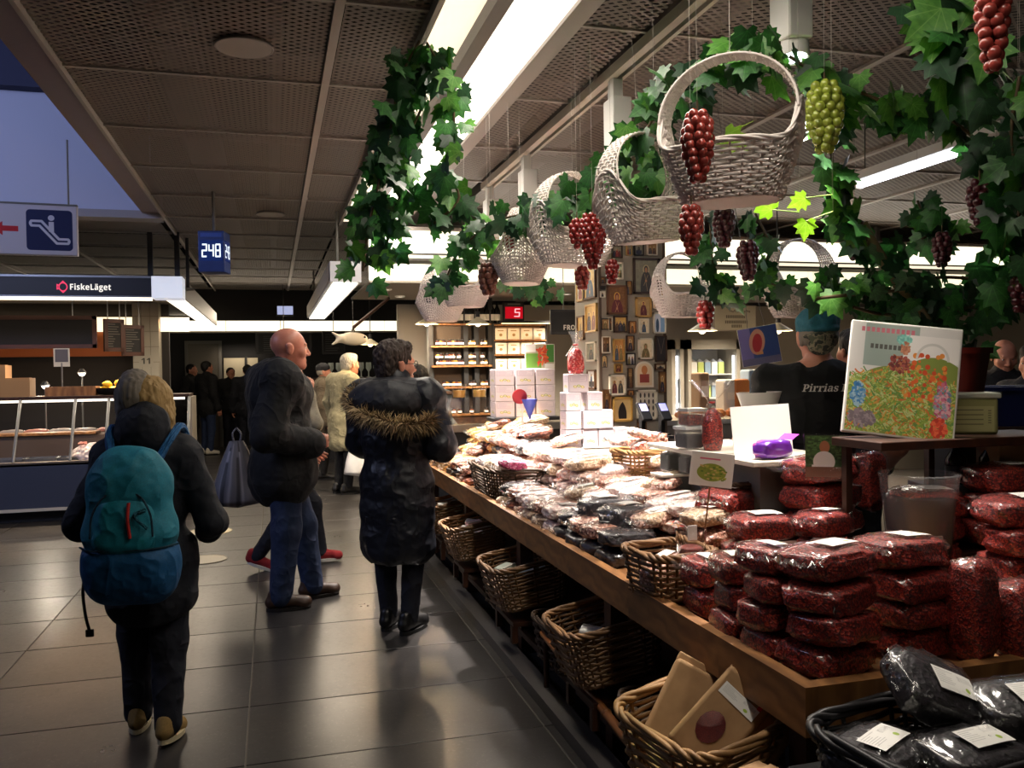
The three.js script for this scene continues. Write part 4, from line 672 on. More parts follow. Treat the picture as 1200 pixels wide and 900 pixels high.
// ---------------------------------------------------------------- goods along the aisle
const KL = { nut: 'shelled nuts', beige: 'pale dried fruit', yellow: 'yellow dried fruit', pale: 'sugar coated sweets', dark: 'black prunes', date: 'brown dates', pink: 'bright pink sweets', candy: 'striped red and white sweets' };
seed(91);
{
  const kindAt = (z, tier) => { const f = (-z - 2.9) / 3.9;   // 0 near .. 1 far
    if (f > 0.82) return pick(tier ? ['yellow', 'yellow', 'beige', 'date'] : ['date', 'yellow', 'dark']);
    if (f > 0.6) return pick(['date', 'date', 'nut', 'dark', 'beige']); if (f > 0.4) return pick(tier ? ['pale', 'pale', 'beige', 'candy'] : ['pale', 'dark', 'date', 'beige']);
    if (f > 0.2) return pick(tier ? ['pale', 'beige', 'candy', 'pale', 'nut'] : ['beige', 'nut', 'pale']); return pick(tier ? ['nut', 'beige', 'pale', 'candy'] : ['dark', 'nut', 'dark']); };
  const tiers = [[1.335, TY, 'front row', 0.24], [1.645, 0.82, 'middle step', 0.26], [1.96, 0.93, 'top step', 0.26]];
  tiers.forEach(([x, y, where, w], ti) => {
    for (let z = -2.98; z > -6.9; z -= 0.168) {
      if (ti === 0 && ((z < -4.75 && z > -5.62) || (z > -3.05))) continue;
      if (ti === 2 && ((z < -4.55 && z > -6.2) || z > -3.95)) continue;
      const n = ti === 0 ? 2 : (z < -4.3 ? 3 : 2);
      for (let i = 0; i < n; i++) {
        const k = kindAt(z, ti), h = rr(0.055, 0.068), lab = rnd() < 0.45 ? pick(['white', 'grey', 'plain']) : false;
        bag({ name: 'goods_bag', kind: k, size: [w - 0.02, 0.065, 0.155], seed: Math.floor(rr(1, 6)), e: 0.6, pos: [x + rr(-0.015, 0.015), y + 0.003 + i * 0.066, z], rot: [rr(-0.12, 0.12), rr(-0.42, 0.42), ti ? rr(0, 0.16) : rr(-0.06, 0.06)], lab, tail: rnd() < 0.5, wrap: i === n - 1,
          label: `clear bag of ${KL[k]} ${lab ? 'with ' + (lab === 'grey' ? 'grey' : lab === 'plain' ? 'blank white' : 'printed white') + ' label' : 'without label'} in the ${where}`, group: `bags of ${KL[k]} in the ${where}` });
      }
    }
  });
  // extra loose bags thrown on top
  for (let i = 0; i < 26; i++) { const z = rr(-6.7, -3.2), ti = i % 2, k = kindAt(z, 1), x = [1.5, 1.72][ti]; if (z < -4.75 && z > -5.62 && ti === 0) continue;
    bag({ name: 'loose_bag', kind: k, size: [0.2, 0.05, 0.13], seed: 1 + i % 5, e: 0.65, pos: [x, [0.86, 0.985][ti] + (z < -4.3 ? 0.06 * ti : -0.03 * ti), z], rot: [rr(-0.2, 0.2), rr(-0.9, 0.9), rr(0.1, 0.3)], lab: pick(['white', 'plain', false]), tail: true, wrap: true, label: `small loose clear bag of ${KL[k]} lying across the heap`, group: `loose bags of ${KL[k]} on the heap` }); }
}
// black prune bags, big, with grey labels
[[690, 640, 0], [716, 652, 1], [738, 636, 2]].forEach(([u, v, i]) => { const p = onY(u, v, TY); for (let k = 0; k < 2; k++) bag({ name: 'prune_bag', kind: 'dark', size: [0.2, 0.1, 0.15], seed: 2 + i, pos: [p.x + 0.08, TY + 0.003 + k * 0.1, p.z - 0.05], rot: [0, 0.2 + i * 0.2, 0], lab: k ? 'grey' : false, wrap: k === 1, tail: k === 1, label: k ? 'bulky bag of black prunes with grey label, upper one beside the brown basket' : 'bulky bag of black prunes without label, lower one beside the brown basket', group: k ? 'upper prune bags' : 'lower prune bags' }); });
[[776, 600, 'nut'], [880, 585, 'nut']].forEach(([u, v, k], i) => { const p = onY(u, v, TY + 0.12); for (let q = 0; q < 2; q++) bag({ name: 'nut_bag', kind: k, size: [0.22, 0.075, 0.15], seed: 2 + i, pos: [p.x, TY + 0.06 + q * 0.076 + i * 0.1, p.z - 0.08], rot: [0, 0.3, 0], lab: q ? 'white' : false, wrap: !!q, label: `${q ? 'upper' : 'lower'} bag of pinkish nuts ${i ? 'beside the leaning picture card' : 'behind the basket with the glass tumbler'}` }); });
// baskets standing on the table
{
  const b1 = onY(603, 620, TY); brownBasket(0.2, 0.36, 0.17, 'long dark wicker basket of mixed bags on the table edge', [1.42, TY, -5.18], [0, 0, 0], 'dark');
  [['pale', -4.98], ['beige', -5.2], ['pale', -5.4]].forEach(([k, z], i) => { for (let q = 0; q < 2; q++) bag({ name: 'basket_bag', kind: k, size: [0.28, 0.085, 0.17], seed: 1 + i + q, pos: [1.42, TY + 0.04 + q * 0.09, z], rot: [0, 0.1, -0.06], lab: q ? 'plain' : false, wrap: !!q, label: `clear bag of ${KL[k]} in the long dark basket, ${['front', 'middle', 'rear'][i]} pile ${q ? 'top' : 'bottom'}` }); });
  bag({ name: 'basket_bag', kind: 'pink', size: [0.17, 0.06, 0.12], seed: 3, pos: [1.35, TY + 0.19, -4.86], rot: [0.2, 0.5, -0.25], lab: 'plain', wrap: true, label: 'bag of bright pink sweets on the rim of the long dark basket' });
  const p2 = onY(775, 712, TY); brownBasket(0.125, 0.13, 0.15, 'brown wicker basket holding a glass tumbler near berry bags', [p2.x + 0.09, TY, p2.z - 0.12], [0, 0.15, 0], 'brown');
  const c = [p2.x + 0.09, p2.z - 0.12];
  for (const [dx, dz, k] of [[-0.02, 0.02, 'nut'], [0.03, -0.05, 'candy']]) bag({ name: 'basket_bag', kind: k, size: [0.14, 0.1, 0.1], seed: 4, pos: [c[0] + dx - 0.02, TY + 0.03, c[1] + dz], rot: [0, 0.5, 0.2], lab: 'white', tail: false, label: `small bag of ${KL[k]} inside the basket with the glass tumbler` });
  const t = thing('glass_tumbler', 'clear glass tumbler of red dried berries with price card', 'glass', [c[0] + 0.05, TY + 0.125, c[1] + 0.06]);
  part('glass', lathe([[0, 0], [0.045, 0], [0.052, 0.11], [0.049, 0.11], [0.043, 0.006], [0, 0.006]], 28), phys(0xffffff, 0.03, { transmission: 1, thickness: 0.003, ior: 1.45 }), t); part('berries', lathe([[0, 0.008], [0.041, 0.008], [0.045, 0.05], [0.02, 0.056], [0, 0.053]], 20), GM.berry, t); part('price_card', rbx(0.035, 0.05, 0.002, 0.001, 0.0, 0.1, 0.01), M.paper, t);
  // tan basket with wrapped sweets on the top step
  const p3 = at(752, 556, 4.45); brownBasket(0.13, 0.12, 0.13, 'tan wicker basket of wrapped sweets before the icon pillar', [p3.x, 0.93, p3.z], [0, 0.2, 0], 'tan');
  for (let i = 0; i < 4; i++) bag({ name: 'sweet_bag', kind: 'candy', size: [0.16, 0.05, 0.08], seed: 1 + i, pos: [p3.x + rr(-0.03, 0.03), 0.93 + 0.05 + i * 0.05, p3.z + rr(-0.04, 0.04)], rot: [0, rr(0, 3), 0.25], lab: false, label: 'red and white wrapped sweets in the tan basket', group: 'wrapped sweets in the tan basket' });
  const p4 = at(868, 540, 3.5); brownBasket(0.16, 0.1, 0.09, 'low brown wicker tray before the grey paper sign', [p4.x, 0.93, p4.z], [0, 0.3, 0], 'dark');
}
// ---------------------------------------------------------------- baskets on the lower shelf and their packs
const lowPacks = (t, n, cols, s = 0.1) => { for (let i = 0; i < n; i++) { const m = pick(cols), loc = V(rr(-0.08, 0.08), 0, rr(-0.09, 0.09)); const w = t.localToWorld(V(loc.x, 0.15 + i * 0.012, loc.z)); const k = thing('seed_packet', 'small white and grey paper packet lying in the lower wicker basket', 'packet', w, rr(0, 3), 'paper packets in the lower baskets'); k.rotation.z = 0.15; part('packet', rbx(s, 0.02, s * 0.75, 0.006), m, k); part('fold', rbx(s * 0.9, 0.006, 0.012, 0.002, 0, 0.012, s * 0.3), M.offwhite, k); } };
seed(17);
{
  const tilt = (yaw) => [0, yaw, 0.16];
  const list = [[1.27, 0.33, -6.2, 0.18, 0.17, 0.2, 'brown', 'lower wicker basket of pale packets at the stall end', 4], [1.26, 0.31, -5.4, 0.19, 0.19, 0.21, 'brown', 'lower wicker basket of white and grey packets', 5], [1.26, 0.3, -4.25, 0.2, 0.2, 0.22, 'brown', 'deep lower wicker basket with few grey packets', 3], [1.27, 0.3, -3.15, 0.2, 0.18, 0.22, 'brown', 'lower wicker basket with two white packets and bow', 2]];
  for (const [x, y, z, a, b, h, m, lab, n] of list) { const t = brownBasket(a, b, h, lab, [x, y, z], tilt(0.05), m); t.updateMatrixWorld(); lowPacks(t, n, [M.paper, M.white, std(0xb8c0b0, 0.7), std(0xd8b0ac, 0.7)]); 
    const s = thing('basket_stand', `dark wooden crate under the ${lab}`, 'crate', [x, 0.13, z]); part('board', bx(a * 1.3, 0.02, b * 1.7, 0, y - 0.13 - 0.075, 0), M.darkWood, s); for (const [sx, sz] of [[-1, -1], [1, -1], [-1, 1], [1, 1]]) part('post', bx(0.03, y - 0.215, 0.03, sx * a * 0.6, (y - 0.215) / 2, sz * b * 0.75), M.darkWood, s); }
  // baskets on the shelf board below
  for (const [z, lab] of [[-4.75, 'tall dark wicker basket on the bottom shelf below the deep basket'], [-3.72, 'tall reddish wicker basket on the bottom shelf beside the rail'], [-2.66, 'wide reddish wicker basket behind the wooden rail']]) brownBasket(0.13, 0.2, 0.19, lab, [1.3, 0.131, z], [0, 0.03, 0], 'dark');
  const r = thing('bamboo_rail', 'bamboo pole rail in front of the lower wicker baskets', 'rail', [1.19, 0, -3.1]);
  const A = onX(636, 742, 1.17), B = onX(765, 905, 1.17), loc = (p) => [p.x - 1.19, p.y, p.z + 3.1];
  part('pole', rod(loc(A), loc(B), 0.016, 0.018, 10), std(0xffffff, 0.45, { map: wickTex([108, 62, 26], [160, 100, 50]) }), r); for (const f of [0.2, 0.42, 0.66, 0.9]) { const q = A.clone().lerp(B, f); part('knot', sph(0.021, q.x - 1.19, q.y, q.z + 3.1, 8), std(0x7a4a20, 0.5), r); } for (const f of [0.04, 0.96]) { const q = A.clone().lerp(B, f); part('post', rod([q.x - 1.19, 0.056, q.z + 3.1], [q.x - 1.19, q.y, q.z + 3.1], 0.013), M.darkWood, r); }
  // near basket of kraft paper bags
  const nb = onX(855, 850, 1.36); const t = brownBasket(0.16, 0.19, 0.2, 'wicker basket of brown paper bags under the table corner', [1.1, 0.36, -2.08], [0.05, 0.25, 0.1], 'tan');
  const kraft = std(0xffffff, 0.8, { map: dataTex(128, 128, (x, y) => mixc([140, 106, 70], [178, 140, 98], tfbm(x, y, 7, 12)), true, 3) });
  const st2 = thing('crate_stand', 'dark wooden crate under the basket of paper bags', 'crate', [1.16, 0.0, -2.08]); part('board', bx(0.2, 0.02, 0.3, 0, 0.32, 0), M.darkWood, st2); for (const [sx, sz, y] of [[-1, -1, 0.056], [1, -1, 0.14], [-1, 1, 0.056], [1, 1, 0.14]]) part('post', bx(0.03, 0.31 - y, 0.03, sx * 0.075, 0.155 + y / 2, sz * 0.12), M.darkWood, st2);
  const kb = (x, y, z, ry, rz, lab, win) => { const k = thing('paper_bag', lab, 'bag', [x, y, z], ry); k.rotation.order = 'YXZ'; k.rotation.x = -0.45; k.rotation.z = rz; part('bag_body', rbx(0.15, 0.26, 0.06, 0.015, 0, 0.13, 0, 3), kraft, k); part('folded_top', rbx(0.15, 0.03, 0.02, 0.006, 0, 0.265, 0.0), kraft, k);
    if (win) { part('window', surf(14, 8, (a, b) => { const th = a * 2 * PI; return V(-0.01 + Math.cos(th) * 0.035 * b, 0.1 + Math.sin(th) * 0.045 * b, 0.0325 + 0.004 * (1 - b)); }), GM.berry, k); part('label', plane(0.11, 0.035).translate(0.0, 0.2, 0.0325), LM.white, k); part('sticker', rbx(0.012, 0.018, 0.003, 0.001, 0.05, 0.225, 0.034), std(0xc01c1c, 0.5), k); } };
  kb(1.03, 0.47, -2.02, -0.5, -0.72, 'brown paper bag with round window, white label and red sticker', true); kb(1.1, 0.41, -1.97, -0.5, -0.6, 'plain brown paper bag in front of the labelled paper bag', false); kb(1.02, 0.42, -2.16, -0.35, -0.5, 'plain brown paper bag against the basket rim', false);
  // low table with black bags
  const T = 0.6, lt = thing('low_table', 'low dark bench carrying black bags before the table corner', 'bench', [1.42, 0, -1.46]); part('top', rbx(0.95, 0.04, 0.42, 0.005, 0.15, T - 0.02, 0), M.charcoal, lt); for (const [sx, sz] of [[-0.28, -0.17], [0.58, -0.17], [-0.28, 0.17], [0.58, 0.17]]) part('leg', bx(0.04, T - 0.04, 0.04, sx, (T - 0.04) / 2, sz), M.charcoal, lt);
  const bb = brownBasket(0.2, 0.18, 0.12, 'black wicker tray of black bags on the low bench', [1.3, T, -1.46], [0, 0.2, 0], 'dark'); bb.traverse((q) => { if (q.isMesh) q.material = std(0x131114, 0.5); });
  const blk = (x, y, z, r, s, lab) => bag({ name: 'black_bag', kind: 'dark', size: [0.21, 0.085, 0.16], seed: s, pos: [x, y, z], rot: r, lab: 'white', wrap: true, label: lab });
  blk(1.2, T + 0.03, -1.5, [0, 0.4, 0.1], 1, 'glossy black bag with white label in the black tray'); blk(1.36, T + 0.05, -1.42, [0.1, 0.1, 0], 2, 'glossy black bag with slanted white label in the black tray'); blk(1.38, T + 0.14, -1.58, [0.5, -0.3, -0.3], 3, 'glossy black bag propped up against the table edge'); blk(1.62, T + 0.01, -1.4, [0.25, 0.2, 0], 4, 'glossy black bag with large label beside the black tray'); blk(1.66, T + 0.01, -1.56, [0.3, 0.1, 0.1], 5, 'glossy black bag with green dotted label behind the tray'); blk(1.55, T + 0.11, -1.47, [0.2, -0.2, 0.1], 2, 'glossy black bag with red tag lying across two black bags');
  for (const [x, z, r] of [[1.05, -1.72, 0.3]]) { const k = thing('kraft_box', 'small brown cardboard box beside the black tray', 'box', [x, 0.5, z], r); part('carton', rbx(0.1, 0.07, 0.08, 0.004, 0, 0.035, 0), kraft, k); part('flap', rbx(0.1, 0.004, 0.045, 0.001, 0, 0.073, 0.02), kraft, k); const sb = thing('box_stand', 'dark post under the small cardboard box', 'stand', [x, 0, z]); part('post', bx(0.06, 0.47, 0.06, 0, 0.235, 0), M.charcoal, sb); part('board', bx(0.16, 0.03, 0.14, 0, 0.485, 0), M.charcoal, sb); }
}
// ================================================================= pillar of icons, boxes, signs and tubs on the stall
const PZ = -5.6, PX0 = onZ(703, 400, PZ).x, PX1 = onZ(779, 400, PZ).x;
{
  const w = struct('trim_3'); part('pillar', bxe(PX0, PX1, 0, 3.0, PZ, PZ - 0.5), std(0x8d8676, 0.8), w); part('pillar_corner', bxe(PX1 - 0.012, PX1 + 0.008, 0, 3.0, PZ + 0.008, PZ - 0.5), std(0x4a3a2a, 0.7), w); part('pillar_corner', bxe(PX0 - 0.008, PX0 + 0.012, 0, 3, PZ + 0.008, PZ - 0.012), std(0x4a3a2a, 0.7), w);
}
// painted panels: generic haloed figures in one atlas
const NI = 8, iconAtlas = canvasTex(1024, 1024, (c, W) => {
  const cw = W / NI, bgs = ['#7d7a62', '#c49a4c', '#6e4a24', '#b07a3c', '#d9c9a4', '#a98d5a', '#e0dccf', '#8f6a3a'], robes = ['#3d3a34', '#7a2420', '#2b2a3c', '#4a3220', '#30455a', '#5c1f24', '#24221f', '#6a5a34'], halos = ['#b8a878', '#e6c46a', '#d8a648', '#f0d890'];
  seed(303);
  for (let i = 0; i < 64; i++) { const x = (i % NI) * cw, y = Math.floor(i / NI) * cw; c.save(); c.translate(x, y); c.beginPath(); c.rect(0, 0, cw, cw); c.clip(); c.fillStyle = bgs[i % 8]; c.fillRect(0, 0, cw, cw);
    for (let k = 0; k < 90; k++) { c.fillStyle = `rgba(${rnd() > 0.5 ? '255,230,180' : '40,25,10'},0.06)`; c.fillRect(rnd() * cw, rnd() * cw, 4 + rnd() * 26, 2 + rnd() * 14); }
    const kind = i < 40 ? i % 5 : i % 3; const fig = (fx, fy, s, col) => { c.fillStyle = halos[(i + Math.round(fx)) % 4]; c.beginPath(); c.arc(fx, fy, 17 * s, 0, 7); c.fill(); c.fillStyle = col; c.beginPath(); c.moveTo(fx - 12 * s, fy + 10 * s); c.quadraticCurveTo(fx - 34 * s, fy + 30 * s, fx - 30 * s, cw); c.lineTo(fx + 30 * s, cw); c.quadraticCurveTo(fx + 34 * s, fy + 30 * s, fx + 12 * s, fy + 10 * s); c.fill(); c.fillStyle = col; c.beginPath(); c.ellipse(fx, fy, 11 * s, 14 * s, 0, 0, 7); c.fill(); c.fillStyle = '#a87850'; c.beginPath(); c.ellipse(fx, fy + 2 * s, 7 * s, 10 * s, 0, 0, 7); c.fill(); c.strokeStyle = 'rgba(230,200,120,0.6)'; c.lineWidth = 2 * s; c.beginPath(); c.moveTo(fx - 8 * s, fy + 16 * s); c.lineTo(fx + 6 * s, cw - 8); c.moveTo(fx + 10 * s, fy + 20 * s); c.lineTo(fx - 14 * s, fy + 60 * s); c.stroke(); c.fillStyle = '#a87850'; c.fillRect(fx - 6 * s, fy + 38 * s, 10 * s, 8 * s); };
    if (kind === 0) fig(cw / 2, 40, 1, robes[i % 8]); if (kind === 1) { fig(38, 46, 0.75, robes[(i + 1) % 8]); fig(92, 46, 0.75, robes[(i + 4) % 8]); } if (kind === 2) fig(cw / 2, 50, 1.3, robes[(i + 3) % 8]); if (kind === 3) { fig(28, 50, 0.6, robes[(i + 2) % 8]); fig(100, 50, 0.6, robes[(i + 5) % 8]); fig(64, 44, 0.75, robes[(i + 1) % 8]); } if (kind === 4) { fig(64, 34, 0.6, robes[(i + 6) % 8]); c.fillStyle = robes[(i + 2) % 8]; c.fillRect(20, 78, 88, 40); }
    c.restore(); }
  // special cells in the last row: landscape, row of tiny figures, arch, plain cards
  const cell = (k, f) => { c.save(); c.translate((k % NI) * cw, Math.floor(k / NI) * cw); c.beginPath(); c.rect(0, 0, cw, cw); c.clip(); f(); c.restore(); };
  cell(56, () => { c.fillStyle = '#7f8a6a'; c.fillRect(0, 0, cw, cw); c.fillStyle = '#5a5430'; c.fillRect(0, 80, cw, 48); c.fillStyle = '#b8814a'; c.fillRect(20, 62, 90, 20); c.fillStyle = '#c8c8a8'; c.fillRect(0, 30, cw, 26); });
  cell(57, () => { c.fillStyle = '#cfc6ae'; c.fillRect(0, 0, cw, cw); c.fillStyle = '#3a3430'; for (let a = 0; a < 4; a++) for (let b = 0; b < 4; b++) { c.beginPath(); c.ellipse(20 + a * 29, 20 + b * 29, 6, 11, 0, 0, 7); c.fill(); } });
  cell(58, () => { c.fillStyle = '#d3bb94'; c.fillRect(0, 0, cw, cw); c.fillStyle = '#8a3a30'; c.fillRect(26, 62, 76, 46); c.fillStyle = '#b5703c'; c.beginPath(); c.arc(64, 40, 24, 0, 7); c.fill(); });
  cell(59, () => { c.fillStyle = '#2b2723'; c.fillRect(0, 0, cw, cw); c.strokeStyle = '#7a6a54'; c.lineWidth = 4; c.beginPath(); c.moveTo(20, 10); c.lineTo(64, 90); c.lineTo(108, 10); c.stroke(); });
  cell(60, () => { c.fillStyle = '#cdd4da'; c.fillRect(0, 0, cw, cw); c.fillStyle = '#3c5468'; c.beginPath(); c.ellipse(40, 80, 18, 44, 0, 0, 7); c.fill(); c.fillStyle = '#7fa3c4'; c.fillRect(76, 0, 52, 128); });
  cell(61, () => { c.fillStyle = '#d7b87a'; c.fillRect(0, 0, cw, cw); c.fillStyle = '#241d1a'; c.beginPath(); c.moveTo(64, 22); c.quadraticCurveTo(20, 60, 36, 118); c.lineTo(92, 118); c.quadraticCurveTo(100, 60, 64, 22); c.fill(); });
});
const iconMat = std(0xffffff, 0.5, { map: iconAtlas });
function iconPlane(w, h, cell, arch) { let g; if (arch) { const s = new THREE.Shape(); s.moveTo(-w / 2, -h / 2); s.lineTo(w / 2, -h / 2); s.lineTo(w / 2, h / 2 - w / 2); s.absarc(0, h / 2 - w / 2, w / 2, 0, PI, false); g = new THREE.ShapeGeometry(s, 12); const p = g.attributes.position, uv = g.attributes.uv; for (let i = 0; i < p.count; i++) uv.setXY(i, p.getX(i) / w + 0.5, p.getY(i) / h + 0.5); } else g = plane(w, h);
  const uv = g.attributes.uv, cx = cell % NI, cy = Math.floor(cell / NI); for (let i = 0; i < uv.count; i++) uv.setXY(i, (cx + 0.04 + uv.getX(i) * 0.92) / NI, 1 - (cy + 0.04 + (1 - uv.getY(i)) * 0.92) / NI); return g; }
{
  const fr = [std(0x3a2614, 0.5), std(0xb08a44, 0.4), std(0xcfc6ae, 0.5), std(0x5c3b1e, 0.5), std(0x17130f, 0.5)], frN = ['dark brown', 'gilt', 'cream', 'brown', 'black'];
  const L = [ // x0,y0,x1,y1,cell,frame,what,arch
    [741, 302, 772, 345, 0, 0, 'largest icon with grey green figure'], [712, 307, 730, 328, 56, 2, 'small landscape picture'], [710, 334, 735, 369, 2, 3, 'brown icon of a haloed bust'], [744, 348, 763, 372, 5, 1, 'reddish icon of seated figures'], [764.5, 348, 772, 362, 25, 2, 'tiny upright icon'], [764.5, 366, 780, 391, 60, 2, 'white and blue double card'],
    [702, 324, 709.5, 333, 10, 0, 'tiny gold icon'], [702, 335, 709, 340, 59, 4, 'tiny dark card'], [702, 341, 709, 349, 30, 2, 'tiny pale icon'], [718, 370, 735, 390, 33, 0, 'icon of three gold haloed figures'], [703, 373, 714.5, 387, 15, 4, 'small dark bust icon'], [736, 376, 745, 391, 35, 3, 'small reddish icon'], [748, 373, 760, 391, 20, 2, 'small icon in wide cream frame'],
    [704, 394, 715, 414, 26, 2, 'pale icon of a red robed figure'], [717.5, 397, 731.5, 424, 11, 1, 'gold icon of two standing figures'], [733, 393, 743, 411, 7, 0, 'small dark bearded bust icon'], [747, 396, 765, 421, 44, 2, 'cream icon with small crowd'], [767, 393, 781, 424, 59, 0, 'dark board with hanging pendants'], [733, 413.5, 744, 428, 46, 4, 'silvery black framed icon'], [704, 416, 711, 431, 37, 4, 'small dark arched icon', 1], [719, 426, 729, 437, 50, 1, 'small square gold icon'],
    [713, 439, 733, 463, 52, 2, 'icon of a winged figure in white border'], [734.5, 431, 741, 455, 55, 0, 'narrow olive icon'], [743, 423.5, 765.5, 454, 58, 2, 'arched cream icon with red panel', 1], [745, 457, 770, 492, 57, 2, 'cream sheet with rows of tiny figures'], [717, 465, 741, 494, 61, 1, 'gold icon of a dark standing figure'], [771, 435, 780, 460, 47, 3, 'narrow brown icon by the pillar edge'], [705, 456, 716, 487, 42, 3, 'dull brown icon beside the gold one'], [735, 457, 742.5, 463.5, 51, 3, 'tiny icon above the gold one'],
    [716, 287, 729, 303, 8, 0, 'upper small brown icon'], [733, 286, 740, 300, 16, 1, 'upper small gold icon'], [742, 284, 754, 300, 24, 4, 'upper black framed icon'], [757, 284, 770, 300, 31, 2, 'upper cream framed icon'], [712, 372, 717, 388, 18, 2, 'slim pale icon'], [766.5, 426, 780, 433.5, 4, 3, 'flat small icon under the pendants'], [772, 303, 780, 330, 29, 0, 'narrow icon by the upper pillar edge'], [773, 333, 780, 362, 13, 4, 'narrow dark icon by the pillar edge'], [733, 329, 740, 346, 43, 0, 'small icon left of the largest one'.replace('left of', 'beside')], [746, 494, 757, 503, 19, 3, 'lowest small brown icon']];
  for (const [x0, y0, x1, y1, cell, f, what, arch] of L) { const a = onZ(x0, y0, PZ), b = onZ(x1, y1, PZ), w = b.x - a.x - 0.004, h = a.y - b.y - 0.004;
    const t = thing('icon_picture', `${what} in ${frN[f]} frame on the pillar`, 'picture', [(a.x + b.x) / 2, (a.y + b.y) / 2, PZ], 0), bw = Math.min(0.014, w * 0.1);
    if (arch) { const s = new THREE.Shape(); s.moveTo(-w / 2, -h / 2); s.lineTo(w / 2, -h / 2); s.lineTo(w / 2, h / 2 - w / 2); s.absarc(0, h / 2 - w / 2, w / 2, 0, PI, false); part('frame', new THREE.ExtrudeGeometry(s, { depth: 0.014, bevelEnabled: false }), fr[f], t); part('painting', iconPlane(w - bw * 2, h - bw * 2, cell, true), iconMat, t, [0, 0, 0.0145]); }
    else { const m = fr[f]; part('frame', [bx(w, bw, 0.018, 0, h / 2 - bw / 2, 0.009), bx(w, bw, 0.018, 0, -h / 2 + bw / 2, 0.009), bx(bw, h, 0.018, -w / 2 + bw / 2, 0, 0.009), bx(bw, h, 0.018, w / 2 - bw / 2, 0, 0.009), bx(w * 0.98, h * 0.98, 0.008, 0, 0, 0.004)], m, t); part('painting', iconPlane(w - bw * 2, h - bw * 2, cell), iconMat, t, [0, 0, 0.0095]); } }
  // icons on the side of the pillar that faces the aisle
  const S = [[0.16, 2.13, 0.24, 0.26, 41, 0, 'dull icon with red garments'], [0.14, 1.86, 0.22, 0.2, 1, 1, 'gold icon of a dark robed figure'], [0.15, 1.62, 0.18, 0.14, 48, 2, 'faded icon with blue band'], [0.36, 2.1, 0.14, 0.2, 22, 1, 'narrow gold icon'], [0.36, 1.8, 0.14, 0.18, 9, 3, 'brown icon by the rear edge'], [0.15, 1.42, 0.16, 0.14, 14, 3, 'dark brown icon'], [0.2, 2.36, 0.2, 0.14, 6, 0, 'upper dark icon']];
  for (const [dz, y, w, h, cell, f, what] of S) { const t = thing('icon_picture', `${what} in ${frN[f]} frame, aisle side of pillar`, 'picture', [PX0, y, PZ - dz], -PI / 2), bw = 0.012; part('frame', [bx(w, bw, 0.018, 0, h / 2 - bw / 2, 0.009), bx(w, bw, 0.018, 0, -h / 2 + bw / 2, 0.009), bx(bw, h, 0.018, -w / 2 + bw / 2, 0, 0.009), bx(bw, h, 0.018, w / 2 - bw / 2, 0, 0.009), bx(w * 0.98, h * 0.98, 0.008, 0, 0, 0.004)], fr[f], t); part('painting', iconPlane(w - bw * 2, h - bw * 2, cell), iconMat, t, [0, 0, 0.0095]); }
}
// ---------------------------------------------------------------- stacks of wrapped boxes
const wrapTex = canvasTex(256, 256, (c, w) => { seed(8); c.fillStyle = '#cdc3c8'; c.fillRect(0, 0, w, w); c.fillStyle = '#a79bb0'; for (let i = 0; i < 5; i++) c.fillRect(40, 30 + i * 14, 60 + rnd() * 110, 4); c.strokeStyle = '#8d7f96'; c.lineWidth = 3; c.strokeRect(20, 16, w - 40, 88); for (const [x, y, k] of [[80, 180, '#b9b060'], [130, 170, '#96a35e'], [180, 186, '#c2ae5a']]) { c.fillStyle = k; c.beginPath(); c.ellipse(x, y, 26, 20, 0.3, 0, 7); c.fill(); c.fillStyle = '#e6dfc0'; c.beginPath(); c.ellipse(x, y, 12, 9, 0.3, 0, 7); c.fill(); } });
const boxMat = std(0xffffff, 0.45, { map: wrapTex }), boxPlain = std(0xb9afb2, 0.5);
function giftBox(w, h, d, pos, turn, label, group) {
  const t = thing('wrapped_box', label, 'box', pos, turn, group); part('carton', rbx(w, h, d, 0.006, 0, h / 2, 0), boxPlain, t);
  part('wrapper_print', [plane(w * 0.94, h * 0.94).translate(0, h / 2, d / 2 + 0.001), plane(d * 0.94, h * 0.94).rotateY(-PI / 2).translate(-w / 2 - 0.001, h / 2, 0)], boxMat, t); part('lid', rbx(w * 1.01, h * 0.16, d * 1.01, 0.005, 0, h * 0.93, 0), std(0xc7bec4, 0.5), t); return t;
}
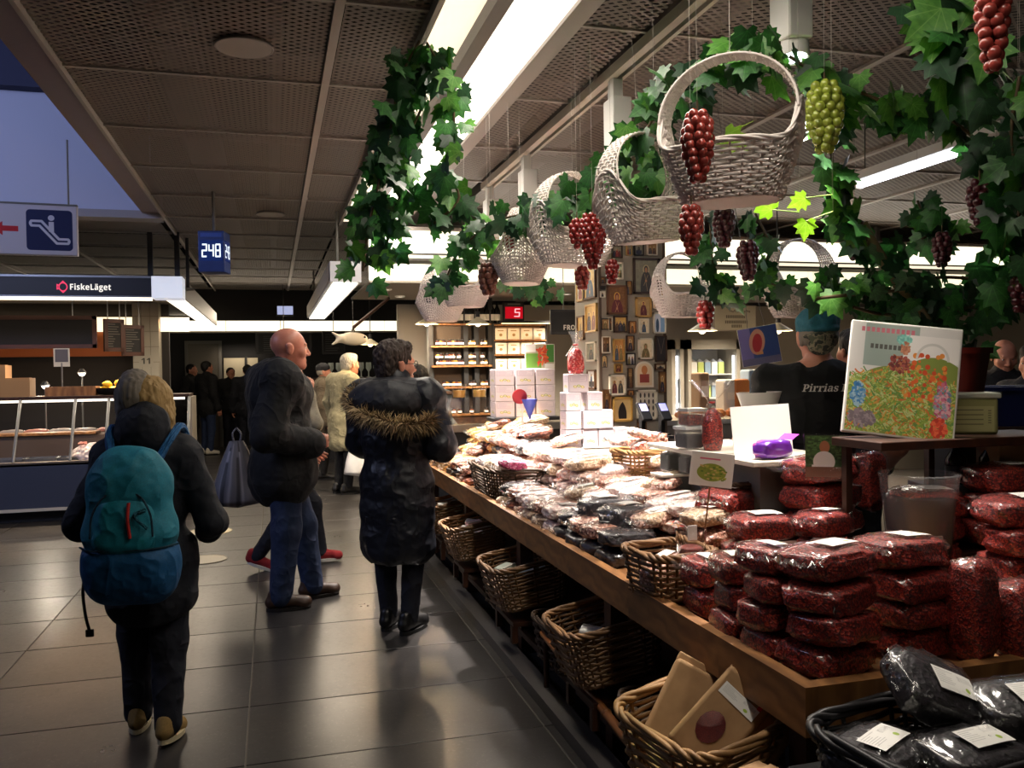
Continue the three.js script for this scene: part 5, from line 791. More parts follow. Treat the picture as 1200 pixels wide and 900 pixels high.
{
  const W = 0.1, rows = [[1.02, 4], [1.02 + 0.12, 3], [1.02 + 0.24, 3], [1.02 + 0.36, 2]]; const c0 = at(690, 480, 5.25);
  const bs = thing('box_plinth', 'pale plinth carrying the tower of lilac white wrapped boxes', 'plinth', [c0.x + 0.03, 0.931, c0.z]); part('block', rbx(0.42, 0.085, 0.14, 0.006, 0, 0.0425, 0), M.offwhite, bs); part('top_sheet', rbx(0.43, 0.004, 0.15, 0.001, 0, 0.087, 0), M.white, bs);
  [[1.02, [-0.12, -0.01, 0.1, 0.2]], [1.132, [-0.12, -0.01, 0.09]], [1.244, [-0.12, 0.02]], [1.356, [-0.08]]].forEach(([y, xs], r) => xs.forEach((x, i) => giftBox(W + (r === 3 ? 0.03 : 0), 0.11, 0.1, [c0.x + x, y, c0.z + rr(-0.008, 0.008)], rr(-0.06, 0.06), r === 3 ? 'lilac white wrapped box under the tied bag of red sweets' : `lilac white wrapped box in the ${['bottom', 'second', 'third'][r]} layer of the tower before the icon pillar`, 'wrapped boxes in the tower')));
  // tied bag of red sweets on top
  function tiedBag(name, label, pos, r, h, kind, flare, tie = 0xb01818) { const t = thing(name, label, 'bag', pos); part('contents', lathe([[0, 0], [r * 0.8, 0], [r, h * 0.12], [r * 0.98, h * 0.35], [r * 0.7, h * 0.52], [r * 0.3, h * 0.6], [0, h * 0.61]], 22), GM[kind], t); t.children[0].geometry = boxUV(t.children[0].geometry); part('film', surf(26, 8, (a, b) => { const th = a * 2 * PI, rad = b < 0.45 ? r * 1.05 * (1 - b / 0.45 * 0.8) + r * 0.12 : r * (0.2 + (b - 0.45) * flare); return V(Math.cos(th) * rad * (1 + 0.18 * noise(a * 14, b * 3, 5)), h * (0.42 + b * 0.58), Math.sin(th) * rad * (1 + 0.18 * noise(a * 14 + 4, b * 3, 8))); }), M.film, t); part('ribbon', new THREE.TorusGeometry(r * 0.24, r * 0.09, 8, 16).rotateX(PI / 2).translate(0, h * 0.68, 0), std(tie, 0.5), t); return t; }
  tiedBag('sweet_bag_tied', 'tied clear bag of red sweets on the wrapped box tower', [c0.x - 0.08, 1.468, c0.z], 0.052, 0.26, 'candy', 1.2).children[0].material = goods(12, '#a81c20', ['#d8363a', '#e86a60', '#c02428', '#f0a49a'], 300, 9, 14, 0.8);
  const bp = at(835, 528, 3.66); tiedBag('berry_bottle_bag', 'tall clear tied bag of purple red berries with flared top', [bp.x, 1.142, bp.z], 0.045, 0.3, 'berry', 3.6);
  // grey box pile further back with poster
  const p0 = at(617, 485, 6.9); let k = 0; const ps = thing('box_table', 'dark low stand under the grey product boxes', 'stand', [p0.x, 0.931, p0.z]); part('top', rbx(0.56, 0.03, 0.2, 0.004, -0.03, 0.174, 0), M.charcoal, ps); for (const [a, b] of [[-0.2, -0.08], [0.12, -0.08], [-0.2, 0.08], [0.12, 0.08]]) part('leg', bx(0.03, 0.16, 0.03, a, 0.08, b), M.charcoal, ps);
  for (let r = 0; r < 3; r++) for (let i = 0; i < 3; i++) giftBox(0.16, 0.125, 0.16, [p0.x - 0.2 + i * 0.17, 1.121 + r * 0.127, p0.z], 0, `greyish product box in the pile beneath the chili poster, ${['bottom', 'middle', 'top'][r]} layer`, 'grey product boxes');
  const chili = canvasTex(256, 160, (c) => { c.fillStyle = '#a9a48a'; c.fillRect(0, 0, 256, 160); c.fillStyle = '#5f8a34'; c.fillRect(0, 60, 140, 100); c.fillStyle = '#3c7a30'; c.fillRect(190, 0, 66, 120); seed(6); for (let i = 0; i < 26; i++) { c.fillStyle = pick(['#c03a1e', '#d8662c', '#b8462a']); c.beginPath(); c.ellipse(100 + rnd() * 90, 20 + rnd() * 110, 8, 22, rnd() * 2, 0, 7); c.fill(); } c.fillStyle = '#e0ddd6'; c.fillRect(0, 0, 90, 50); c.fillRect(170, 130, 86, 30); });
  const pp = at(634, 434, 6.9), po = thing('chili_poster', 'green poster of red chilies standing on grey boxes', 'poster', [pp.x, 1.503, p0.z], 0); part('board', rbx(0.25, 0.2, 0.008, 0.002, 0, 0.1, 0), M.white, po); part('print', plane(0.24, 0.19).translate(0, 0.1, 0.0045), std(0xffffff, 0.5, { map: chili }), po); part('foot', bx(0.2, 0.006, 0.06, 0, 0.003, -0.02), M.white, po);
  // red paper rosette and blue lollipop fan
  const rz = at(612, 470, 6.3), lp = thing('sweet_display', 'red and blue lollipop fan standing in the heap of goods', 'sweets', [rz.x, 0.94, rz.z]); part('stick', rod([0, 0, 0], [0, 0.32, 0], 0.008), M.paper, lp); part('red_disc', cyl(0.055, 0.055, 0.02, 0, 0, 0, 24).rotateX(PI / 2).translate(-0.02, 0.36, 0), std(0xa01c26, 0.5), lp); part('blue_fan', new THREE.ConeGeometry(0.06, 0.16, 16).rotateX(PI).translate(0.05, 0.26, 0.02), std(0x3c4aa8, 0.5), lp); part('base', cyl(0.06, 0.07, 0.02, 0, 0.01, 0), M.white, lp);
}
// ---------------------------------------------------------------- upper step beside the stall keeper
{
  const t = thing('upper_step', 'grey step box behind the nut bags', 'step', [1.96, 0.931, -3.32]); part('body', bx(0.3, 0.188, 0.8, 0, 0.094, 0), M.grey, t); part('top', rbx(0.44, 0.02, 0.94, 0.004, -0.02, 0.199, 0.03), M.offwhite, t);
  const Y = 1.141;
  const tub = (u, v, d, w, h, dd, lab, col, y = Y) => { const p = at(u, v, d), k = thing('plastic_tub', lab, 'tub', [p.x, y, p.z], 0.1); part('tub', rbx(w, h, dd, 0.012, 0, h / 2, 0), phys(0xffffff, 0.08, { transmission: 0.9, thickness: 0 }), k); part('contents', rbx(w * 0.93, h * 0.72, dd * 0.93, 0.012, 0, h * 0.4, 0), col, k); part('lid', rbx(w * 1.05, 0.014, dd * 1.05, 0.004, 0, h + 0.002, 0), phys(0xdfe0e2, 0.25, { transmission: 0.3 }), k); return k; };
  const dk = std(0x16131a, 0.5);
  tub(786, 550, 3.95, 0.08, 0.11, 0.08, 'square clear tub of black sweets beside tan basket', dk, 1.02); tub(808, 552, 3.85, 0.08, 0.1, 0.08, 'square clear tub of black sweets below the tied berry bag', dk, 1.02); const sp = at(797, 560, 3.9), sh = thing('tub_stand', 'low clear stand below the square tubs', 'stand', [sp.x, 0.93, sp.z]); part('plate', rbx(0.24, 0.012, 0.12, 0.003, 0, 0.082, 0), M.offwhite, sh); part('block', bx(0.2, 0.076, 0.1, 0, 0.038, 0), M.grey, sh);
  tub(811, 505, 3.75, 0.1, 0.07, 0.09, 'clear tub of dark red berries with frosted lid', GM.berry, 1.24); tub(808, 527, 3.75, 0.1, 0.09, 0.1, 'clear tub with black and white contents under the berry tub', dk, Y);
  // grey paper sign turned away
  const p = at(895, 526, 3.45), sg = thing('paper_sign', 'plain grey white sign board leaning with its back showing', 'sign', [p.x, Y, p.z], -0.35); sg.rotation.x = -0.16; part('board', rbx(0.235, 0.2, 0.004, 0.001, 0, 0.1, 0), M.white, sg); part('foot', bx(0.1, 0.004, 0.05, 0, 0.004, -0.02), M.white, sg);
  // white paper cone behind
  const pc = at(890, 490, 3.85), cn = thing('paper_bag_open', 'open white paper bag behind the grey sign', 'bag', [pc.x, 1.141, pc.z], 0.4); part('sheet', surf(16, 8, (a, b) => { const th = -2.2 + a * 4.4; const r = 0.03 + 0.11 * b; return V(Math.sin(th) * r, b * 0.24, Math.cos(th) * r * 0.5); }), std(0xdad6d2, 0.7, { side: THREE.DoubleSide }), cn); part('fold', rod([-0.02, 0.001, 0], [0.02, 0.001, 0], 0.004), M.white, cn);
  const pu = at(905, 528, 3.3), pk = thing('purple_pack', 'glossy purple and orange sweet pack before the grey sign', 'packet', [pu.x, 1.141, pu.z], 0.3); part('pack', bagGeo(0.16, 0.075, 0.09, 0.6, 3).g, phys(0xffffff, 0.3, { clearcoat: 1, map: canvasTex(64, 64, (c) => { c.fillStyle = '#6a2aa0'; c.fillRect(0, 0, 64, 64); c.fillStyle = '#e0601c'; c.beginPath(); c.ellipse(32, 36, 22, 14, 0, 0, 7); c.fill(); c.fillStyle = '#b02a90'; c.fillRect(0, 0, 64, 16); }) }), pk); part('crimped_edge', surf(10, 2, (a, b) => V(0.075 + b * 0.04, 0.07 + 0.02 * b, (a - 0.5) * 0.07)), phys(0xb04ab8, 0.3), pk);
}
// ---------------------------------------------------------------- raised shelf with the cookbook poster
{
  const c = at(1060, 512, 2.95), SY = 1.245, t = thing('raised_shelf', 'dark wooden raised shelf carrying the cookbook poster', 'shelf', [c.x + 0.15, 0.861, c.z]);
  part('board', rbx(0.8, 0.03, 0.26, 0.005, 0.05, SY - 0.861 - 0.015, 0), M.darkWood, t); for (const [a, b] of [[-0.3, -0.11], [0.05, -0.11], [0.41, -0.11], [0.43, 0.1]]) part('post', bx(0.025, SY - 0.861 - 0.03, 0.025, a, (SY - 0.891) / 2, b), M.darkWood, t);
  const food = canvasTex(512, 512, (g, w) => { g.fillStyle = '#d9d6d0'; g.fillRect(0, 0, w, w); g.fillStyle = '#9aa89e'; g.fillRect(60, 0, 260, 200); g.fillStyle = '#e8e4de'; g.fillRect(250, 40, 262, 120); g.fillStyle = '#7c8a3e'; g.beginPath(); g.moveTo(0, 300); g.quadraticCurveTo(120, 170, 256, 200); g.quadraticCurveTo(380, 90, 512, 170); g.lineTo(512, 512); g.lineTo(0, 512); g.fill();
    seed(44); for (let i = 0; i < 2300; i++) { const x = rnd() * w, y = 150 + rnd() * 362; const e = Math.abs(x - 256) / 256; if (y < 190 + e * 60) continue; g.strokeStyle = pick(['#8fa544', '#a8b95c', '#6f8a3a', '#c2c27a', '#d0933e', '#5d8a44', '#b8c88a', '#7d9a38', '#c96a34']); g.lineWidth = 3 + rnd() * 5; g.beginPath(); g.moveTo(x, y); g.quadraticCurveTo(x + rr(-26, 26), y + rr(-26, 26), x + rr(-40, 40), y + rr(-30, 30)); g.stroke(); }
    for (let i = 0; i < 60; i++) { g.fillStyle = pick(['#d8622a', '#c94a22', '#e08a3a']); g.beginPath(); g.arc(280 + rnd() * 180, 120 + rnd() * 220, 5 + rnd() * 9, 0, 7); g.fill(); }
    const dab = (cx, cy, rx, ry, cols, n = 90, r = 9) => { for (let i = 0; i < n; i++) { const a = rnd() * 7, q = Math.sqrt(rnd()); g.fillStyle = pick(cols); g.beginPath(); g.ellipse(cx + Math.cos(a) * q * rx, cy + Math.sin(a) * q * ry, r * rr(0.5, 1.2), r * rr(0.3, 0.8), rnd() * 3, 0, 7); g.fill(); } };
    dab(250, 66, 32, 26, ['#7fc2b4', '#6fb0a4', '#93cdbf'], 80, 10); dab(258, 104, 20, 28, ['#b9795a', '#a86a4e', '#c98c6c'], 70, 9); dab(235, 180, 48, 42, ['#8c3a34', '#a4524a', '#6a2c2a', '#b06a44'], 110, 11);
    g.strokeStyle = '#cfcdc6'; g.lineWidth = 12; g.beginPath(); g.arc(390, 150, 74, PI, 0); g.stroke();
    dab(50, 340, 34, 56, ['#2a6aa0', '#9ab8c8', '#3c7cb0', '#6f9ab4'], 120, 11); dab(80, 450, 62, 40, ['#8a7a80', '#75686e', '#9c8c90'], 120, 13); dab(452, 350, 36, 100, ['#b05070', '#8a9aa8', '#c86a80', '#6a7a90', '#d8a0a8'], 150, 12); dab(445, 462, 36, 46, ['#d84a30', '#c03a28', '#e86a44'], 100, 12);
    g.fillStyle = '#c8707c'; for (let i = 0; i < 11; i++) g.fillRect(40 + i * 24, 18, 16, 22); g.fillStyle = '#55564f'; for (let i = 0; i < 7; i++) g.fillRect(90 + i * 22, 96, 15, 22); });
  const a = at(1050, 508, 2.93), po = thing('cookbook_poster', 'thick white board poster of a large salad dish with cook', 'poster', [a.x, SY, a.z], -0.5); po.rotation.order = 'YXZ'; po.rotation.x = -0.2; po.rotation.z = -0.13;
  part('board', rbx(0.36, 0.4, 0.03, 0.004, 0, 0.2, 0), M.white, po); part('print', plane(0.345, 0.385).translate(0, 0.2, 0.0156), std(0xffffff, 0.4, { map: food }), po); part('prop', bx(0.02, 0.3, 0.004, 0, 0.15, -0.05), M.white, po);
  // acrylic photo stand
  const b = at(968, 531, 3.05), st = thing('photo_stand', 'clear acrylic stand with photo of a person among leaves', 'sign', [b.x, 1.092, b.z], -0.55); const ph = canvasTex(128, 160, (g) => { g.fillStyle = '#3c5a2c'; g.fillRect(0, 0, 128, 160); seed(4); for (let i = 0; i < 200; i++) { g.fillStyle = pick(['#4a7038', '#2c4620', '#5c8446']); g.fillRect(rnd() * 128, rnd() * 100, 10, 6); } g.fillStyle = '#b0704c'; g.beginPath(); g.ellipse(60, 44, 16, 24, 0, 0, 7); g.fill(); g.fillStyle = '#d9d2cc'; g.beginPath(); g.ellipse(58, 100, 34, 40, 0, 0, 7); g.fill(); g.fillStyle = '#6a4a34'; g.fillRect(0, 120, 128, 40); g.fillStyle = '#d8d0d0'; g.fillRect(20, 112, 60, 8); });
  part('sheet', rbx(0.15, 0.16, 0.006, 0.001, 0, 0.08, 0), M.glass, st); part('photo', plane(0.14, 0.15).translate(0, 0.08, -0.004), std(0xffffff, 0.5, { map: ph, side: THREE.DoubleSide }), st); part('foot', rbx(0.15, 0.004, 0.07, 0.001, 0, 0.002, 0.02), M.glass, st);
  // dark tub, lidded box, planter, crate
  const tb = at(1072, 580, 2.9), dt = thing('storage_tub', 'large clear tub with dark contents under the raised shelf', 'tub', [tb.x, 0.861, tb.z + 0.02]); part('tub', lathe([[0, 0], [0.1, 0], [0.125, 0.26], [0.128, 0.26], [0.128, 0.27], [0.12, 0.27]], 28), phys(0xffffff, 0.1, { transmission: 0.9, thickness: 0 }), dt); part('contents', lathe([[0, 0.005], [0.095, 0.005], [0.115, 0.19], [0.06, 0.2], [0, 0.2]], 24), std(0x1c1512, 0.7), dt);
  const lb = at(1130, 505, 3.1), bo = thing('lidded_box', 'clear lidded box with cream paper label on the raised shelf', 'box', [lb.x, SY, lb.z + 0.0], -0.5); part('box', rbx(0.19, 0.13, 0.13, 0.012, 0, 0.065, 0), std(0x9c9a62, 0.5), bo); part('paper_label', plane(0.16, 0.09).translate(0, 0.055, 0.0665), std(0xffffff, 0.6, { map: canvasTex(128, 64, (g) => { g.fillStyle = '#b9b47c'; g.fillRect(0, 0, 128, 64); g.fillStyle = '#7f7a54'; for (let i = 0; i < 4; i++) g.fillRect(10, 8 + i * 12, 90, 3); for (let i = 0; i < 6; i++) g.fillRect(112, 10 + i * 6, 8, 3); }) }), bo); part('lid', rbx(0.205, 0.02, 0.145, 0.006, 0, 0.137, 0), phys(0xd8d8cc, 0.3, { transmission: 0.4 }), bo);
}
{
  const p = at(1120, 458, 3.25), t = thing('planter', 'square red brown plastic planter beside the cookbook poster', 'planter', [p.x, 1.39, p.z], 0.1); part('pot', [new THREE.CylinderGeometry(0.118, 0.095, 0.16, 4, 1).rotateY(PI / 4).translate(0, 0.08, 0)], std(0x6e1f16, 0.5), t); part('rim', [new THREE.CylinderGeometry(0.128, 0.126, 0.022, 4, 1).rotateY(PI / 4).translate(0, 0.155, 0)], std(0x7a241a, 0.5), t); part('soil', bx(0.15, 0.004, 0.15, 0, 0.163, 0), std(0x1d140e, 0.9), t);
  const s = thing('plant_stand', 'dark post stand under the red brown planter', 'stand', [p.x, 0.861, p.z]); part('post', bx(0.12, 0.51, 0.12, 0, 0.255, 0), M.charcoal, s); part('plate', bx(0.22, 0.02, 0.22, 0, 0.519, 0), M.charcoal, s);
  const c = at(1200, 490, 4.1), cr = thing('blue_crate', 'deep blue plastic crate behind the planter', 'crate', [c.x, 1.2, c.z], -0.5), bl = std(0x14225c, 0.45);
  part('wall', bx(0.44, 0.18, 0.012, 0, 0.09, 0.14), bl, cr); part('wall', bx(0.44, 0.18, 0.012, 0, 0.09, -0.14), bl, cr); part('wall', bx(0.012, 0.18, 0.28, -0.214, 0.09, 0), bl, cr); part('wall', bx(0.012, 0.18, 0.28, 0.214, 0.09, 0), bl, cr); part('base', bx(0.42, 0.01, 0.27, 0, 0.005, 0), bl, cr); part('rim', [bx(0.46, 0.02, 0.03, 0, 0.175, 0.145), bx(0.46, 0.02, 0.03, 0, 0.175, -0.145)], bl, cr);
  const k = thing('side_counter', 'dark side counter carrying the blue crate', 'counter', [c.x, 0, c.z], -0.5); part('body', bx(0.6, 1.17, 0.4, 0, 0.585, 0), std(0x2a1a12, 0.6), k); part('top', rbx(0.64, 0.03, 0.44, 0.004, 0, 1.185, 0), std(0x3a2416, 0.5), k);
  const q = at(1190, 550, 3.1), cb = thing('cardboard_box', 'brown cardboard box beside the dark bottles', 'box', [q.x, 1.06, q.z], -0.3), kr = std(0x8d6c48, 0.8); part('carton', bx(0.2, 0.14, 0.16, 0, 0.07, 0), kr, cb); part('flap', bx(0.2, 0.004, 0.08, 0, 0.142, 0.04), kr, cb); part('tape', bx(0.03, 0.002, 0.162, 0, 0.145, 0), std(0xb39a70, 0.4), cb);
  const cs = thing('carton_stand', 'dark bench under the cardboard box and dark bottles', 'bench', [q.x - 0.05, 0.861, q.z - 0.02], -0.3); part('top', bx(0.56, 0.03, 0.24, 0, 0.183, 0), M.charcoal, cs); for (const [a, b] of [[-0.24, 0.08], [0.24, 0.08], [-0.24, -0.08], [0.24, -0.08]]) part('leg', bx(0.03, 0.168, 0.03, a, 0.084, b), M.charcoal, cs);
  for (const [u, v] of [[1120, 560], [1160, 565]]) { const e = at(u, v, 3.12), b = thing('dark_bottle', u < 1140 ? 'dark glass bottle beside the large clear tub' : 'dark glass bottle beside the cardboard box', 'bottle', [e.x, 1.06, e.z]); part('glass', lathe([[0, 0], [0.035, 0], [0.036, 0.09], [0.012, 0.13], [0.012, 0.17], [0, 0.17]], 18), phys(0x0d0b10, 0.15), b); part('cap', cyl(0.014, 0.014, 0.02, 0, 0.178, 0), M.black, b); part('label', cyl(0.0365, 0.0365, 0.04, 0, 0.045, 0, 18), M.charcoal, b); }
}
{ // leaning picture card on a stick among the bags; card terminals by the pillar
  const p = at(826, 586, 3.0), t = thing('picture_card', 'small white picture card on a stick among nut bags', 'card', [p.x, 0.93, p.z], -0.35); t.rotation.z = -0.12; part('card', rbx(0.15, 0.12, 0.003, 0.001, 0, 0.21, 0), M.paper, t); part('print', plane(0.13, 0.1).translate(0, 0.21, 0.002), std(0xffffff, 0.5, { map: canvasTex(128, 96, (g) => { g.fillStyle = '#e6e2da'; g.fillRect(0, 0, 128, 96); g.fillStyle = '#8a9a3a'; g.beginPath(); g.ellipse(64, 58, 50, 30, 0, 0, 7); g.fill(); seed(9); for (let i = 0; i < 60; i++) { g.fillStyle = pick(['#5a7a2a', '#b4b44a', '#7a8a34', '#cdb070']); g.fillRect(20 + rnd() * 88, 34 + rnd() * 46, 9, 5); } g.fillStyle = '#d0607a'; g.fillRect(20, 10, 70, 5); }) }), t); part('stick', rod([0, 0, -0.003], [0, 0.16, -0.003], 0.003), M.wood, t);
  for (const [u, lab] of [[755, 'black card terminal with blue screen before the icon pillar'], [778, 'black card terminal with blue screen at the pillar edge']]) { const q = at(u, 505, 5.4), k = thing('card_terminal', lab, 'terminal', [q.x, 1.07, q.z], 0.2); part('stand', bx(0.03, 0.13, 0.03, 0, 0.065, -0.02), M.black, k); part('case', rbx(0.075, 0.13, 0.025, 0.006).rotateX(-0.6), M.black, k, [0, 0.15, 0]); part('screen', plane(0.055, 0.055).translate(0, 0.025, 0.0135).rotateX(-0.6), glow(0x2848ff, 0.6), k, [0, 0.15, 0]); part('foot', bx(0.08, 0.01, 0.08, 0, 0.005, -0.02), M.black, k); const ss = thing('terminal_stand', u < 760 ? 'slim dark post below the card terminal at the icon pillar' : 'slim dark post below the card terminal at the pillar edge', 'stand', [q.x, 0, q.z]); part('post', bx(0.05, 1.05, 0.05, 0, 0.525, 0), M.charcoal, ss); part('plate', bx(0.1, 0.018, 0.1, 0, 1.06, 0), M.charcoal, ss); }
}
// ================================================================= luminous fascia and stalls beyond
const FZ2 = -7.9;
{
  const Yf = (v) => onZ(560, v, FZ2).y, X0 = onZ(432, 300, FZ2).x, X1 = 9.8;
  const t = thing('stall_canopy', 'canopy with two luminous cream fascia bands behind the hanging baskets', 'canopy', [0, 0, FZ2]);
  const B = (y0, y1, z0, z1, x0 = X0, x1 = X1) => bxe(x0, x1, y0, y1, z0, z1);
  const yA1 = Yf(272), yA0 = Yf(298), yC1 = Yf(311), yC0 = Yf(330);
  const n = 9, w = (X1 - X0) / n;
  for (let i = 0; i < n; i++) part('upper_light_panel', B(yA0, yA1, -0.02, -0.03, X0 + i * w + 0.006, X0 + (i + 1) * w - 0.006), glow(0xfff3d6, 1.15), t);
  const txt = canvasTex(2048, 64, (c) => { c.fillStyle = '#fff'; c.fillRect(0, 0, 2048, 64); c.fillStyle = '#c9d2cf'; c.font = 'bold 46px sans-serif'; c.fillText('P', 1010, 48); c.fillText('GEN', 1130, 48); });
  part('lower_light_panel', B(yC0, yC1, 0.0, -0.01), new THREE.MeshStandardMaterial({ color: 0xffffff, emissive: 0xfff0cc, emissiveIntensity: 0.95, emissiveMap: txt, roughness: 0.5 }), t);
  part('top_rail', B(yA1, yA1 + 0.03, 0.02, -0.06), M.trim, t); part('middle_rail', B(yA0 - 0.014, yA0, 0.0, -0.05), M.grey, t); part('thin_light', B(yA0 - 0.045, yA0 - 0.018, -0.01, -0.04), glow(0xffefd0, 0.8), t); part('middle_rail', B(yA0 - 0.07, yA0 - 0.05, 0.01, -0.05), M.grey, t); part('lower_rail', B(yC0 - 0.02, yC0, 0.015, -0.05), M.offwhite, t);
  part('soffit', B(yC0 - 0.02, yC0 + 0.0, -0.05, -1.9), std(0x8c857c, 0.8), t); part('back_board', B(yC0, yA1, -0.05, -0.08), M.grey, t);
  for (const x of [2.2, 4.4, 6.4]) part('hanger', bxe(x - 0.02, x + 0.02, yA1 + 0.03, 3.0, -0.06, -0.02), M.grey, t);
  // end light box of the canopy, along the aisle
  const e = thing('canopy_end_light', 'hanging white light box at the canopy corner by ivy', 'light', [0, 0, 0]); const a = onY(387, 332, 2.3), b = onY(424, 332, 2.3), x0 = a.x, x1 = b.x, z0 = a.z, z1 = onY(375, 374, 2.3).z;
  part('housing', bxe(x0, x1, 2.315, 2.5, z0, z1), std(0xc9ccd2, 0.5), e); part('diffuser', bxe(x0 + 0.03, x1 - 0.03, 2.3, 2.315, z0 - 0.04, z1 + 0.04), glow(0xfff4e0, 1.6), e); part('side_panel', bxe(x0 - 0.008, x0, 2.33, 2.48, z0 - 0.1, z1 + 0.1), M.offwhite, e); part('hanger', bxe(x0 + 0.08, x0 + 0.1, 2.5, 3, z0 - 0.3, z0 - 0.28), M.grey, e); part('hanger', bxe(x0 + 0.08, x0 + 0.1, 2.5, 3, z1 + 0.3, z1 + 0.28), M.grey, e);
  areaLight(WARM, 8, x1 - x0 - 0.06, Math.abs(z1 - z0) - 0.1, [(x0 + x1) / 2, 2.28, (z0 + z1) / 2], [(x0 + x1) / 2, 0, (z0 + z1) / 2 - 0.001]);
  [[1.1, -8.5], [1.35, -9.3], [2.0, -8.8], [3.1, -8.8], [4.2, -8.8], [5.3, -8.8], [6.4, -8.8]].forEach(([x, z], i) => { const d = thing('downlight', 'small round downlight in the canopy soffit, right-hand ones added for brightness', 'light', [x, yC0 - 0.033, z], 0, 'soffit downlights'); part('ring', lathe([[0.04, 0.0], [0.055, 0], [0.055, 0.013], [0.04, 0.013]], 20), M.white, d); part('lens', cyl(0.04, 0.04, 0.006, 0, 0.008, 0, 20), glow(0xfff2da, 2), d); if (i > 0) spot(0xffecd0, 13, [x, yC0 - 0.05, z], [x, 0, z - 0.35], 0.95); });  // the row right of the first three is added to brighten the stall
}
// rear wall of that stall
{ const w = struct('wall_stall'); part('panel', bxe(1.45, 9.8, 0, 2.3, -10.3, -10.2), std(0xa39c92, 0.8), w); part('base_panel', bxe(1.45, 9.8, 0, 0.9, -10.2, -10.15), std(0x8c857a, 0.7), w); }
// jar shelving
const jarGlass = [std(0x3a1810, 0.25), std(0x5c2a14, 0.25), std(0x7a5a20, 0.25), std(0x241310, 0.25)];
{
  const Z = -9.35, a = onZ(505, 365, Z), b = onZ(577, 480, Z), x0 = a.x, x1 = b.x, sh = [487, 455, 430, 407, 381].map((v) => onZ(540, v - 1, Z).y);
  const t = thing('jar_shelf', 'dark upright shelving of small jars with wooden shelves', 'shelf', [x0, 0, Z - 0.1]); const W = x1 - x0;
  for (const f of [0, 0.58, 0.76, 1]) part('upright', bx(0.05, sh[4] + 0.3, 0.14, f * W, (sh[4] + 0.3) / 2, 0), M.charcoal, t); sh.forEach((y) => part('shelf_board', bx(W, 0.02, 0.2, W / 2, y, 0.02), M.wood, t)); part('backing', bx(W, sh[4] + 0.3, 0.012, W / 2, (sh[4] + 0.3) / 2, -0.1), std(0x5b5048, 0.8), t); part('lower_cupboard', bx(W, sh[0] - 0.02, 0.2, W / 2, (sh[0] - 0.02) / 2, 0.01), M.darkWood, t);
  seed(21); const jg = lathe([[0, 0], [0.022, 0], [0.024, 0.01], [0.024, 0.045], [0.018, 0.055], [0, 0.055]], 12), lg = cyl(0.02, 0.02, 0.014, 0, 0.062, 0, 12), pg = cyl(0.0245, 0.0245, 0.022, 0, 0.024, 0, 12);
  for (let s = 0; s < 4; s++) for (let i = 0; i < 17; i++) for (let r = 0; r < (s === 2 ? 2 : 1); r++) { const x = x0 + 0.07 + i * (W - 0.14) / 16; if (Math.abs((x - x0) / W - 0.58) < 0.04 || Math.abs((x - x0) / W - 0.76) < 0.04 || rnd() < 0.08) continue; const j = thing('jam_jar', `small dark jam jar with pale label on the ${['lowest', 'second', 'third', 'fourth'][s]} wooden shelf${r ? ', stacked on another' : ''}`, 'jar', [x, sh[s] + 0.0105 + r * 0.07, Z - 0.08 + 0.08], 0, `jam jars on the ${['lowest', 'second', 'third', 'fourth'][s]} shelf`); part('jar', jg, jarGlass[Math.floor(rnd() * 4)], j); part('lid', lg, M.black, j); part('paper_label', pg, M.paper, j); }
  const bg = lathe([[0, 0], [0.035, 0], [0.036, 0.15], [0.014, 0.2], [0.014, 0.25], [0, 0.25]], 14), bl = cyl(0.037, 0.037, 0.07, 0, 0.07, 0, 14), gl = phys(0x0c0f0c, 0.15);
  for (let i = 0; i < 8; i++) { const j = thing('wine_bottle', 'dark wine bottle with white label on the top shelf', 'bottle', [x0 + 0.35 + i * 0.088 * W / 1.0, sh[4] + 0.0105, Z - 0.06], 0, 'wine bottles on the top shelf'); part('glass', bg, gl, j); part('label', bl, M.paper, j); }
  // white product cartons on the next rack
  const c0 = onZ(580, 432, Z), c1 = onZ(640, 380, Z), cw = (c1.x - c0.x) / 4; const rk = thing('carton_rack', 'warm lit rack of white product cartons', 'shelf', [c0.x, 0, Z - 0.1]); const RW = c1.x - c0.x; [onZ(600, 434, Z).y, onZ(600, 415, Z).y, onZ(600, 398, Z).y, onZ(600, 380, Z).y].forEach((y) => part('shelf_board', bx(RW, 0.018, 0.2, RW / 2, y - 0.009, 0), M.wood, rk)); part('upright', bx(0.03, c1.y, 0.18, 0, c1.y / 2, 0), M.charcoal, rk); part('upright', bx(0.03, c1.y, 0.18, RW, c1.y / 2, 0), M.charcoal, rk); part('backing', bx(RW, c1.y, 0.01, RW / 2, c1.y / 2, -0.1), std(0xa08468, 0.8), rk);
  const ct = std(0xffffff, 0.6, { map: canvasTex(64, 64, (c) => { c.fillStyle = '#ece6d8'; c.fillRect(0, 0, 64, 64); c.fillStyle = '#a48a5a'; c.fillRect(14, 10, 34, 5); c.beginPath(); c.arc(32, 38, 9, 0, 7); c.fill(); }) });
  [434, 415, 398].forEach((v, r) => { const y = onZ(600, v, Z).y; for (let i = 0; i < 4; i++) { const k = thing('product_carton', `white product carton with brown print on the ${['lower', 'middle', 'upper'][r]} board of the warm lit rack`, 'carton', [c0.x + (i + 0.5) * cw, y + 0.0005, Z - 0.06], 0, `cartons on the ${['lower', 'middle', 'upper'][r]} rack board`); part('carton', rbx(cw * 0.9, 0.13, 0.1, 0.004, 0, 0.065, 0), M.paper, k); part('print', plane(cw * 0.84, 0.12).translate(0, 0.065, 0.0505), ct, k); } });
  areaLight(0xffb870, 6, 0.6, 0.1, [(c0.x + c1.x) / 2, c1.y - 0.01, Z + 0.25], [(c0.x + c1.x) / 2, 1.5, Z]);
